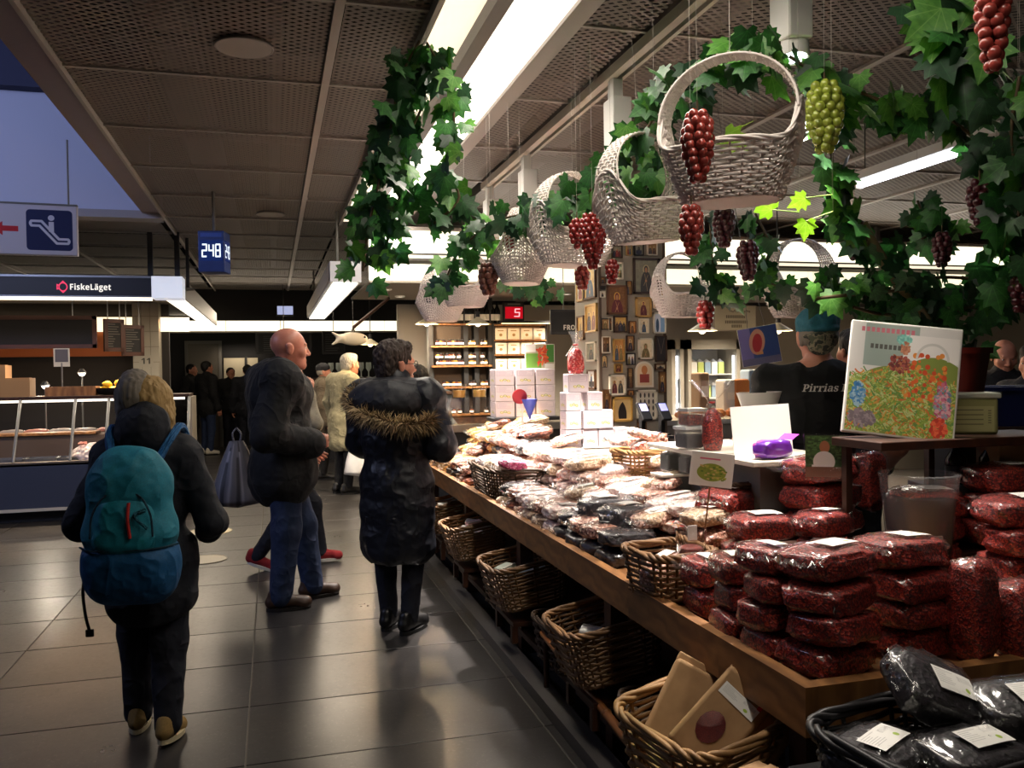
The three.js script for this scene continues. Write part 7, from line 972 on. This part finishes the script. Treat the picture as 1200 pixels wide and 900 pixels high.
  // boards
  const board = (u0, v0, u1, v1, z, lab, ry = 0) => { const a = onZ(u0, v1, z), b = onZ(u1, v0, z), w = b.x - a.x, h = b.y - a.y, k = thing('hanging_board', lab, 'board', [(a.x + b.x) / 2, a.y, z], ry); const W = ry ? w * 1.5 : w; part('slate', bx(W - 0.03, h - 0.03, 0.016, 0, h / 2, 0), std(0x0d0d13, 0.7), k); const fm = std(0x4a2416, 0.5); part('frame', [bx(W, 0.045, 0.03, 0, h - 0.022, 0), bx(W, 0.045, 0.03, 0, 0.022, 0), bx(0.045, h, 0.03, -W / 2 + 0.022, h / 2, 0), bx(0.045, h, 0.03, W / 2 - 0.022, h / 2, 0)], fm, k); part('hanger', rod([-W * 0.3, h, 0], [-W * 0.3, fy1 - a.y, 0], 0.006), M.steel, k); part('hanger', rod([W * 0.3, h, 0], [W * 0.3, fy1 - a.y, 0], 0.006), M.steel, k); if (ry) part('chalk_text', plane(W * 0.8, h * 0.8).translate(0, h / 2, 0.009), std(0xffffff, 0.8, { map: canvasTex(64, 96, (g) => { g.fillStyle = '#232222'; g.fillRect(0, 0, 64, 96); g.fillStyle = '#6a6660'; seed(5); for (let i = 0; i < 10; i++) g.fillRect(6, 6 + i * 9, 20 + rnd() * 30, 3); }) }), k); return k; };
  board(-30, 370, 113, 409, cz - 1.0, 'wide empty black slate menu board in brown frame'); board(125, 374, 142, 412, cz - 1.3, 'narrow slate board with chalk lines hanging before the orange wall', 0.7); board(146, 381, 165, 417, cz - 1.8, 'narrow slate board with chalk lines hanging next to the tiled pillar', 0.7);
  const w = struct('wall_fish'); const bz = cz - 3.3; part('panel', B(-8.2, xe - 0.5, 0, fy1, bz - 0.1, bz), std(0x221d1b, 0.8), w); const o0 = onZ(-40, 419, bz + 0.02), o1 = onZ(156, 388, bz + 0.02); part('orange_panel', B(o0.x, o1.x, o0.y, o1.y, bz, bz + 0.03), std(0xa0582c, 0.6), w);
  const p0 = onZ(156, 440, bz + 0.3), p1 = onZ(186, 390, bz + 0.3); const tp = struct('trim_4'); part('tiled_pillar', B(p0.x, p1.x, 0, 2.6, bz, bz + 0.28), std(0x8d8778, 0.6), tp); const tg = rbx((p1.x - p0.x) / 3 - 0.008, 0.2, 0.012, 0.003); for (let r = 4; r < 12; r++) for (let i = 0; i < 3; i++) part('wall_tile', tg, std(0xa8a294, 0.4), tp, [p0.x + (i + 0.5) * (p1.x - p0.x) / 3, r * 0.21 + 0.1, bz + 0.284]); part('number_plate', plane(0.18, 0.16), std(0xffffff, 0.6, { map: canvasTex(64, 64, (g) => { g.fillStyle = '#a8a294'; g.fillRect(0, 0, 64, 64); g.fillStyle = '#3a3834'; g.font = 'bold 44px sans-serif'; g.fillText('11', 8, 48); }) }), tp, [(p0.x + p1.x) / 2, onZ(171, 423, bz + 0.3).y, bz + 0.292]);
}
// ================================================================= hanging signs over the aisle
{
  const d = 5.6, a = at(-20, 300, d), b = at(90, 241, d), w = 0.66, h = at(50, 241, d).y - at(50, 300, d).y, t = thing('escalator_sign', 'hanging white sign with red arrow and navy escalator pictogram', 'sign', [b.x - w / 2, b.y - h, b.z], 0.08);
  part('panel', rbx(w, h, 0.05, 0.006, 0, h / 2, 0), std(0xb9b6c2, 0.5), t); part('pictogram', plane(w * 0.98, h * 0.96).translate(0, h / 2, 0.0255), std(0xffffff, 0.5, { map: canvasTex(512, 256, (c) => { c.fillStyle = '#bdbac6'; c.fillRect(0, 0, 512, 256); c.fillStyle = '#17224e'; c.beginPath(); c.roundRect(282, 24, 212, 212, 20); c.fill(); c.strokeStyle = '#c9c9d6'; c.lineWidth = 13; c.lineCap = 'round'; c.lineJoin = 'round'; c.beginPath(); c.moveTo(306, 84); c.lineTo(352, 84); c.lineTo(430, 176); c.lineTo(472, 176); c.quadraticCurveTo(482, 186, 472, 198); c.lineTo(420, 198); c.lineTo(342, 108); c.lineTo(306, 108); c.quadraticCurveTo(296, 96, 306, 84); c.stroke(); c.fillStyle = '#c9c9d6'; c.beginPath(); c.arc(396, 66, 15, 0, 7); c.fill(); c.fillRect(384, 86, 24, 52); c.fillStyle = '#b8202c'; c.beginPath(); c.moveTo(130, 128); c.lineTo(176, 92); c.lineTo(176, 114); c.lineTo(246, 114); c.lineTo(246, 142); c.lineTo(176, 142); c.lineTo(176, 164); c.closePath(); c.fill(); }) }), t);
  for (const x of [-w * 0.4, w * 0.42]) part('hanger', rod([x, h, 0], [x, 3.05 - (b.y - h), 0], 0.006), M.grey, t); part('edge_trim', bx(w, 0.012, 0.055, 0, h, 0), M.grey, t);
  const q0 = at(236, 320, 7), q1 = at(266, 272, 7), cw = q1.x - q0.x, ch = q1.y - q0.y, n = thing('queue_display', 'blue hanging queue display cube showing 248 in white digits', 'display', [(q0.x + q1.x) / 2, q0.y, q0.z], -0.18);
  part('case', rbx(cw, ch, cw, 0.006, 0, ch / 2, 0), std(0x18306e, 0.4), n); const dig = (c) => { c.fillStyle = '#0a1c4c'; c.fillRect(0, 0, 128, 96); c.strokeStyle = '#e8f4ff'; c.lineWidth = 8; c.lineJoin = 'round'; const seg = (x, pts) => { c.beginPath(); pts.forEach(([a, b2], i) => (i ? c.lineTo(x + a * 24, 20 + b2 * 28) : c.moveTo(x + a * 24, 20 + b2 * 28))); c.stroke(); }; seg(14, [[0, 0], [1, 0], [1, 1], [0, 1], [0, 2], [1, 2]]); seg(52, [[0, 0], [0, 1], [1, 1]]); seg(52, [[1, 0], [1, 2]]); seg(90, [[0, 0], [1, 0], [1, 2], [0, 2], [0, 0]]); seg(90, [[0, 1], [1, 1]]); };
  const dm = new THREE.MeshStandardMaterial({ color: 0x000000, emissive: 0xffffff, emissiveIntensity: 1.0, emissiveMap: canvasTex(128, 96, dig) }); part('front_digits', plane(cw * 0.86, ch * 0.5).translate(0, ch * 0.52, cw / 2 + 0.001), dm, n); part('side_digits', plane(cw * 0.86, ch * 0.5).rotateY(PI / 2).translate(cw / 2 + 0.001, ch * 0.52, 0), dm, n); part('header_plate', bx(cw * 0.8, ch * 0.1, 0.004, 0, ch * 0.9, cw / 2), std(0x2a4a9a, 0.5), n); part('hanger', rod([0, ch, 0], [0, 3 - q0.y, 0], 0.012), M.grey, n);
  const pl = onY(219, 280, 2.99), po = thing('ceiling_pole', 'dark pole hanging from the ceiling by the queue display', 'pole', [pl.x, 0, pl.z]); const py = onZ(219, 338, pl.z).y; part('pole', rod([0, py, 0], [0, 3, 0], 0.018), M.charcoal, po); part('foot_disc', lathe([[0, py - 0.03], [0.07, py - 0.02], [0.07, py], [0.02, py + 0.01], [0, py + 0.01]], 18), M.grey, po);
}
// ================================================================= artificial vines, grapes and white hanging baskets
const leafGeos = [0, 1, 2].map((k) => { // five-lobed vine leaf, 1 unit wide, stalk at the origin, folded along the midrib
  const L = [[0, 0], [0.2, -0.14], [0.42, -0.06], [0.36, 0.1], [0.56, 0.26], [0.34, 0.36], [0.42, 0.6], [0.2, 0.6], [0, 0.98]], out = []; for (const [x, y] of L) out.push([x, y]); for (let i = L.length - 2; i > 0; i--) out.push([-L[i][0], L[i][1]]);
  const pos = [], uv = [], idx = [], z = (x, y) => -0.16 * Math.abs(x) * (k - 0.5) - 0.22 * y * y * (0.5 + 0.3 * k) + 0.05 * Math.sin(x * 9 + k) * y; const c = [0, 0.36];
  const add = (x, y) => { pos.push(x, y, z(x, y)); uv.push(x + 0.5, y); return pos.length / 3 - 1; };
  const ci = add(...c), mid = out.map(([x, y]) => add(c[0] + (x - c[0]) * 0.55, c[1] + (y - c[1]) * 0.55)), rim = out.map(([x, y]) => add(x, y)), n = out.length;
  for (let i = 0; i < n; i++) { const j = (i + 1) % n; idx.push(ci, mid[i], mid[j], mid[i], rim[i], rim[j], mid[i], rim[j], mid[j]); }
  const g = new THREE.BufferGeometry(); g.setAttribute('position', new THREE.Float32BufferAttribute(pos, 3)); g.setAttribute('uv', new THREE.Float32BufferAttribute(uv, 2)); g.setIndex(idx); g.computeVertexNormals(); return g;
});
const leafTex = (a, b, vein) => canvasTex(128, 128, (c) => { c.fillStyle = a; c.fillRect(0, 0, 128, 128); seed(2); for (let i = 0; i < 160; i++) { c.fillStyle = b; c.globalAlpha = 0.25; c.fillRect(rnd() * 128, rnd() * 128, 8 + rnd() * 16, 4 + rnd() * 8); } c.globalAlpha = 0.7; c.strokeStyle = vein; c.lineWidth = 2.5; for (const [x, y] of [[64, 4], [118, 94], [10, 94], [108, 52], [20, 52]]) { c.beginPath(); c.moveTo(64, 126); c.lineTo(x, y); c.stroke(); } });
const leafMat = (a, b, v, tr = 0.3) => phys(0xffffff, 0.5, { map: leafTex(a, b, v), side: THREE.DoubleSide, transmission: tr, thickness: 0 });
const LF = [leafMat('#1c4a20', '#2c6a2c', '#3f7a3c'), leafMat('#2a6428', '#3f8436', '#5c9a4c'), leafMat('#163a20', '#224e2a', '#2f5c34'), leafMat('#4a8a2c', '#6aa83c', '#86b85c', 0.4)], LIME_LIT = leafMat('#86c422', '#a4dc3c', '#c2ea70', 0.6);  // last leaf material is paled to carry nearby lamp light in its colour
const stemM = std(0x4a3a20, 0.8), wireM = std(0xa09a92, 0.5);
function vine(label, pts, n0, o = {}) { // pts: [u, v, depth]
  const P = pts.map(([u, v, d]) => at(u, v, d)), curve = new THREE.CatmullRomCurve3(P), base = P[0], t = thing(o.name ?? 'ivy_vine', label, 'vine', base);
  part('stem', new THREE.TubeGeometry(new THREE.CatmullRomCurve3(P.map((p) => p.clone().sub(base))), 30, o.stem ?? 0.006, 5), stemM, t);
  const sp = o.spread ?? 0.07, n = Math.round(n0 * 1.35);
  for (let i = 0; i < n; i++) { const f = (i + rnd()) / n, p = curve.getPoint(f).sub(base), s = rr(0.075, 0.13) * (o.size ?? 1); p.x += rr(-sp, sp); p.y += rr(-sp, sp) * 0.8; p.z += rr(-sp, sp);
    if (base.y + p.y > 2.93) p.y = 2.93 - base.y - rnd() * 0.05;
    const m = part('leaf', leafGeos[i % 3], rnd() < (o.bright ?? 0.14) ? LF[3] : LF[Math.floor(rnd() * 3)], t, p); m.scale.setScalar(s); m.rotation.set(rr(-0.9, 0.5), rr(-1.2, 1.2) - 0.3, PI + rr(-1.1, 1.1)); m.rotation.order = 'YXZ'; }
  if (o.hang) { const tp = curve.getPoint(o.hang - 0.5).sub(base); part('wire', rod([tp.x, tp.y, tp.z], [tp.x, 2.98 - base.y, tp.z], 0.0008, 0.0008, 4), wireM, t); }
  return t;
}
seed(202);
vine('dense ivy strand hanging from the long ceiling light', [[492, 48, 3.65], [470, 90, 3.65], [458, 150, 3.65], [446, 205, 3.65], [432, 265, 3.65], [425, 318, 3.65]], 58, { hang: 0.5 });
vine('ivy strand with trailing tendrils against the bright light panel', [[500, 50, 3.6], [525, 95, 3.6], [532, 150, 3.6], [524, 200, 3.6], [538, 232, 3.6], [505, 265, 3.6]], 34, { spread: 0.055, hang: 0.5 });
vine('ivy strand in the middle of the hanging cluster', [[485, 60, 3.75], [498, 110, 3.75], [475, 170, 3.75], [468, 230, 3.75], [452, 290, 3.75]], 40, { hang: 0.5 });
vine('ivy garland draped over the smaller white baskets', [[520, 335, 5.0], [535, 300, 4.8], [575, 262, 4.5], [615, 250, 4.3], [650, 238, 4.1], [690, 225, 3.9]], 62, { spread: 0.085, hang: 0.9 });
vine('ivy garland climbing from the baskets to the ceiling', [[690, 225, 3.9], [725, 180, 3.7], [755, 155, 3.5], [785, 110, 3.2], [825, 92, 3.05], [868, 58, 2.95], [915, 50, 2.9]], 64, { spread: 0.08, bright: 0.3, hang: 0.9 });
vine('ivy bunch hanging behind the second white basket', [[745, 150, 3.9], [765, 200, 3.9], [735, 250, 3.95], [790, 215, 3.9]], 34, { hang: 0.5 });
vine('grape leaves around the green grape bunch', [[925, 66, 2.95], [962, 90, 2.95], [1000, 105, 3.0], [1035, 120, 3.0], [1060, 140, 3.05]], 34, { spread: 0.08, bright: 0.35, hang: 0.5 });
vine('dark vine leaves hanging below the green grape bunch', [[985, 130, 3.1], [975, 180, 3.15], [985, 235, 3.2], [1000, 275, 3.2]], 26, { hang: 0.5 });
vine('large bright vine leaves by the near pink grapes', [[1075, 5, 2.35], [1105, 20, 2.3], [1130, 45, 2.3], [1105, 85, 2.35]], 20, { size: 1.2, bright: 0.4, hang: 0.5 });
vine('dark vine curtain above the dark red twin grapes', [[1180, 70, 2.9], [1150, 110, 2.95], [1120, 130, 3.0], [1090, 120, 3.05], [1150, 170, 2.95], [1180, 215, 2.9]], 46, { hang: 0.5 });
vine('dark vine strand trailing down by the tube light end', [[1195, 90, 2.7], [1185, 160, 2.7], [1195, 240, 2.75], [1185, 300, 2.8], [1200, 360, 2.8]], 46, { spread: 0.09, hang: 0.5 });
vine('vine sprig with dark grapes below the tube light', [[1075, 235, 4.0], [1085, 255, 4.0], [1100, 268, 4.0], [1080, 280, 4.0]], 22, { spread: 0.08, hang: 0.5 });
vine('vine sprig in front of the luminous fascia beside the pillar', [[832, 255, 4.4], [834, 295, 4.4], [838, 325, 4.4], [850, 345, 4.4]], 22, { spread: 0.06, hang: 0.5 });
vine('vine sprig over the far white basket with cucumber leaves', [[885, 250, 4.6], [902, 290, 4.6], [890, 325, 4.6], [910, 335, 4.6]], 20, { spread: 0.07, hang: 0.5 });
vine('small ivy sprig beside the red number display', [[600, 325, 6.2], [620, 335, 6.2], [645, 345, 6.2]], 16, { spread: 0.09, hang: 0.5 });
{ // the living vine in the planter
  const base = at(1110, 420, 3.38), t = thing('potted_vine', 'leafy grapevine with twisted trunk growing beside the cookbook poster', 'plant', base); const pt = (u, v, d) => at(u, v, d).sub(base);
  part('trunk', tube([pt(1110, 420, 3.38), pt(1085, 375, 3.4), pt(1050, 330, 3.4), pt(1025, 290, 3.4), pt(1010, 262, 3.4)], 0.022, 24, 8), std(0x7a6648, 0.9), t);
  for (const c of [[[1060, 340, 3.4], [1000, 345, 3.35], [955, 350, 3.3]], [[1050, 330, 3.4], [1110, 325, 3.4], [1165, 330, 3.4]], [[1090, 380, 3.4], [1140, 360, 3.4], [1165, 375, 3.4]], [[1080, 370, 3.4], [1030, 368, 3.4], [1000, 360, 3.35]]]) part('branch', tube(c.map((q) => pt(...q)), 0.007, 12, 5), stemM, t);
  const blobs = [[972, 335, 30, 20, 16], [1000, 335, 30, 22, 14], [1055, 345, 45, 26, 24], [1110, 335, 50, 22, 24], [1160, 340, 34, 24, 16], [1060, 385, 50, 22, 20], [1130, 385, 34, 26, 18], [1030, 300, 26, 24, 10]];
  for (const [u, v, ru, rv, n] of blobs) for (let i = 0; i < n; i++) { const m = part('leaf', leafGeos[i % 3], u < 985 && rnd() < 0.5 ? LF[3] : LF[Math.floor(rnd() * 3)], t, pt(u + rr(-ru, ru), v + rr(-rv, rv), 3.4 + rr(-0.12, 0.12))); m.scale.setScalar(rr(0.07, 0.12)); m.rotation.order = 'YXZ'; m.rotation.set(rr(-0.9, 0.5), rr(-1.4, 0.8), PI + rr(-1.2, 1.2)); }
}
{ // leaves on wires, their lamp light painted in as pale lime
  [[905, 246, 0.085, 'heart leaf on a thin wire, lamp light painted as pale lime'], [944, 232, 0.07, 'narrow leaf on a thin wire, lamp light painted as bright lime'], [945, 259, 0.075, 'oval leaf on a thin wire, lamp light painted as bright lime'], [850, 158, 0.1, 'vine leaf behind the near white basket, lamp light painted as bright lime']].forEach(([u, v, s, lab], i) => { const p = at(u, v, 2.9), t = thing('lit_lime_leaf', lab, 'leaf', p); const m = part('blade', leafGeos[1], LIME_LIT, t); m.scale.setScalar(s); m.rotation.set(0.3, -0.5, 1.2 + i); part('wire', rod([0, 0, 0], [0.12, 0.02 * i, -0.02], 0.002), std(0x8aa83a, 0.6), t); part('hanger', rod([0.12, 0.02 * i, -0.02], [0.12, 2.98 - p.y, -0.02], 0.0007, 0.0007, 4), wireM, t); });
}
// ---------------------------------------------------------------- grapes
const grapeMat = { pink: phys(0xa8433a, 0.25, { clearcoat: 0.5, transmission: 0.15 }), red: phys(0x8a2622, 0.25, { clearcoat: 0.5 }), dark: phys(0x4a1420, 0.3, { clearcoat: 0.4 }), green: phys(0x9aa83c, 0.25, { clearcoat: 0.5, transmission: 0.15 }), brown: phys(0x6a3a2a, 0.3) };
const berryGeo = new THREE.SphereGeometry(1, 12, 9);
function grapes(u, v0, v1, d, col, label, w = 0.38, rMul = 1) {
  const top = at(u, v0, d), bot = at(u, v1, d), L = top.y - bot.y, r = 0.0145 * rMul, t = thing('grape_bunch', label, 'grapes', top); part('stalk', rod([0, 0.03, 0], [0, -L * 0.85, 0], 0.003), stemM, t); part('wire', rod([0, 0.03, 0], [0, 2.97 - top.y, 0], 0.0007, 0.0007, 4), wireM, t);
  let k = 0; for (let y = 0; y < L - r; y += r * 1.5) { const f = y / L, R = L * w * 0.5 * Math.sin(PI * (0.22 + 0.76 * Math.pow(f, 0.8))) , n = Math.max(1, Math.round(2 * PI * R / (r * 2.1))); for (let i = 0; i < n; i++) { const a = (i + (k % 2) * 0.5) / n * 2 * PI; const m = part('grape', berryGeo, grapeMat[col], t, [Math.cos(a) * R * rr(0.85, 1.05), -y - r, Math.sin(a) * R * rr(0.85, 1.05)]); m.scale.set(r, r * 1.1, r); } k++; }
  return t;
}
seed(11);
grapes(817, 130, 215, 2.42, 'pink', 'pink grape bunch hanging before the near white basket', 0.36);
grapes(810, 240, 294, 2.7, 'pink', 'small pink grape bunch below the near white basket', 0.4);
grapes(694, 250, 312, 3.75, 'red', 'red grape bunch before the second white basket', 0.42);
grapes(676, 256, 290, 3.85, 'red', 'slim red grape bunch beside the larger red bunch', 0.4);
grapes(966, 96, 182, 2.8, 'green', 'pale green grape bunch among large leaves', 0.42, 1.15);
grapes(1163, -40, 82, 2.0, 'pink', 'large near pink grape bunch at the ceiling', 0.24, 1.1);
grapes(1148, 210, 263, 2.9, 'dark', 'slimmer of the twin dark red grape bunches', 0.4);
grapes(1168, 208, 258, 2.95, 'dark', 'fuller of the twin dark red grape bunches', 0.4);
grapes(1003, 258, 306, 3.4, 'dark', 'dark red grape bunch over the fascia near the trunk', 0.4);
grapes(1104, 272, 313, 3.9, 'dark', 'dark red grape bunch on the vine sprig under the tube light', 0.42);
grapes(848, 240, 292, 3.6, 'dark', 'dark red grape bunch right below the near basket edge'.replace('right ', ''), 0.4);
grapes(876, 282, 328, 4.4, 'dark', 'dark red grape bunch in front of the lower fascia band', 0.42, 1.3);
grapes(572, 308, 348, 4.7, 'brown', 'brownish grape bunch before the smallest white basket', 0.45, 1.3);
grapes(597, 265, 293, 4.6, 'red', 'little reddish grape bunch under the ivy garland', 0.45);
grapes(682, 312, 340, 4.2, 'pink', 'pink grape bunch beside the pillar top', 0.45); grapes(717, 304, 330, 4.0, 'red', 'red grape bunch before the pillar icons', 0.45);
grapes(826, 352, 385, 4.5, 'red', 'red grape bunch before the framed notice', 0.45, 1.3); grapes(1194, 325, 362, 2.8, 'dark', 'dark grape bunch on the trailing vine strand', 0.4);
// ---------------------------------------------------------------- white wicker hanging baskets
const WB = (() => {
  const P = (th, t) => { const c = Math.abs(Math.cos(th)), s = Math.abs(Math.sin(th)), lift = 0.17 * Math.pow(c, 7); const k = 0.62 + 0.38 * Math.pow(t, 0.8); const [x, z] = superPlan(th, 0.235, 0.155 + 0.02 * t * t, 0.8); return V(x * k * (1 - 0.1 * t * Math.pow(c, 6)), t * (0.13 + lift) + 0.03 * s * s * t * t, z * k); };
  const g = wicker(P, 46, 15, 0.0058, 0.009), band = [], rings = [], hw = 0.07;
  const arc = (f, w) => { const a = PI * f; return V(Math.cos(a) * 0.212, 0.26 + Math.sin(a) * 0.2, w); };
  for (let k = -3; k <= 3; k++) { const pts = []; for (let i = 0; i <= 26; i++) { const f = i / 26, e = 0.42 + 0.58 * Math.pow(Math.abs(f - 0.5) * 2, 1.6); const p = arc(f, k / 3 * hw * e), n = V(Math.cos(PI * f), Math.sin(PI * f), 0); pts.push({ p, n, up: V(0, 0, 1) }); } band.push(ringTube(pts, 0.0048, 5, false)); }
  for (let i = 1; i < 40; i++) { const f = i / 40, e = 0.42 + 0.58 * Math.pow(Math.abs(f - 0.5) * 2, 1.6), c = arc(f, 0), n = V(Math.cos(PI * f), Math.sin(PI * f), 0); const pts = []; for (let q = -3; q <= 3; q++) pts.push({ p: c.clone().add(V(0, 0, q / 3 * hw * e)).addScaledVector(n, ((q + i) % 2 ? 1 : -1) * 0.005), n, up: V(-n.y, n.x, 0) }); rings.push(ringTube(pts, 0.0042, 4, false)); }
  return { ...g, handle: merge(band), wrap: merge(rings) };
})();
function whiteBasket(u, v, d, turn, s, label, tilt = 0) {
  const p = at(u, v, d), t = thing('hanging_basket', label, 'basket', p, turn); t.scale.setScalar(s); t.rotation.z = tilt;
  part('weave', WB.weave, WM.white, t); part('stakes', WB.stakes, WM.white, t); part('rim', WB.rim, WM.white, t); part('base', WB.bottom, WM.white, t); const h = part('handle', WB.handle, WM.white, t); part('handle_wrapping', WB.wrap, WM.white, h); part('wire', rod([0, 0.48, 0], [0, (2.98 - p.y) / s, 0], 0.001, 0.001, 4), wireM, t); return t;
}
whiteBasket(857, 238, 2.75, -0.7, 1.02, 'nearest large white wicker basket with pink grapes before it'.replace('nearest ', ''));
whiteBasket(760, 284, 3.5, 0.35, 0.95, 'white wicker basket tilted above the icon pillar', 0.1);
whiteBasket(672, 312, 4.25, 0.35, 1.0, 'white wicker basket with red grapes at its side');
whiteBasket(611, 333, 4.7, 1.1, 0.9, 'white wicker basket with fan shaped end next to the ivy');
whiteBasket(546, 360, 5.6, 0.5, 0.8, 'small white wicker basket over the jar shelf'); whiteBasket(517, 377, 6.2, 0.8, 0.85, 'smallest white wicker basket beside the canopy light box');
whiteBasket(800, 372, 5.2, 0.2, 0.85, 'white wicker basket seen beyond the pillar edge'); whiteBasket(938, 372, 4.8, 0.1, 0.95, 'white wicker basket holding green cucumbers above the keeper');
{ const p = at(925, 362, 4.78); for (const [dx, dz, r, lab] of [[-0.05, 0.02, 0.2, 'long green cucumber in the white basket'], [0.04, -0.03, -0.1, 'short green cucumber in the white basket']]) { const k = thing('cucumber', lab, 'cucumber', [p.x + 0.05 + dx, p.y + 0.01, p.z + dz], r); part('fruit', new THREE.CapsuleGeometry(0.022, 0.2, 6, 12).rotateZ(PI / 2), std(0x4f7a2c, 0.4), k); part('stem', rod([0.12, 0, 0], [0.14, 0.01, 0], 0.005), std(0x6a8a3a, 0.6), k); } }
scene.traverse((o) => { if (o.isMesh) { o.castShadow = true; o.receiveShadow = true; } });
renderer.render(scene, camera);
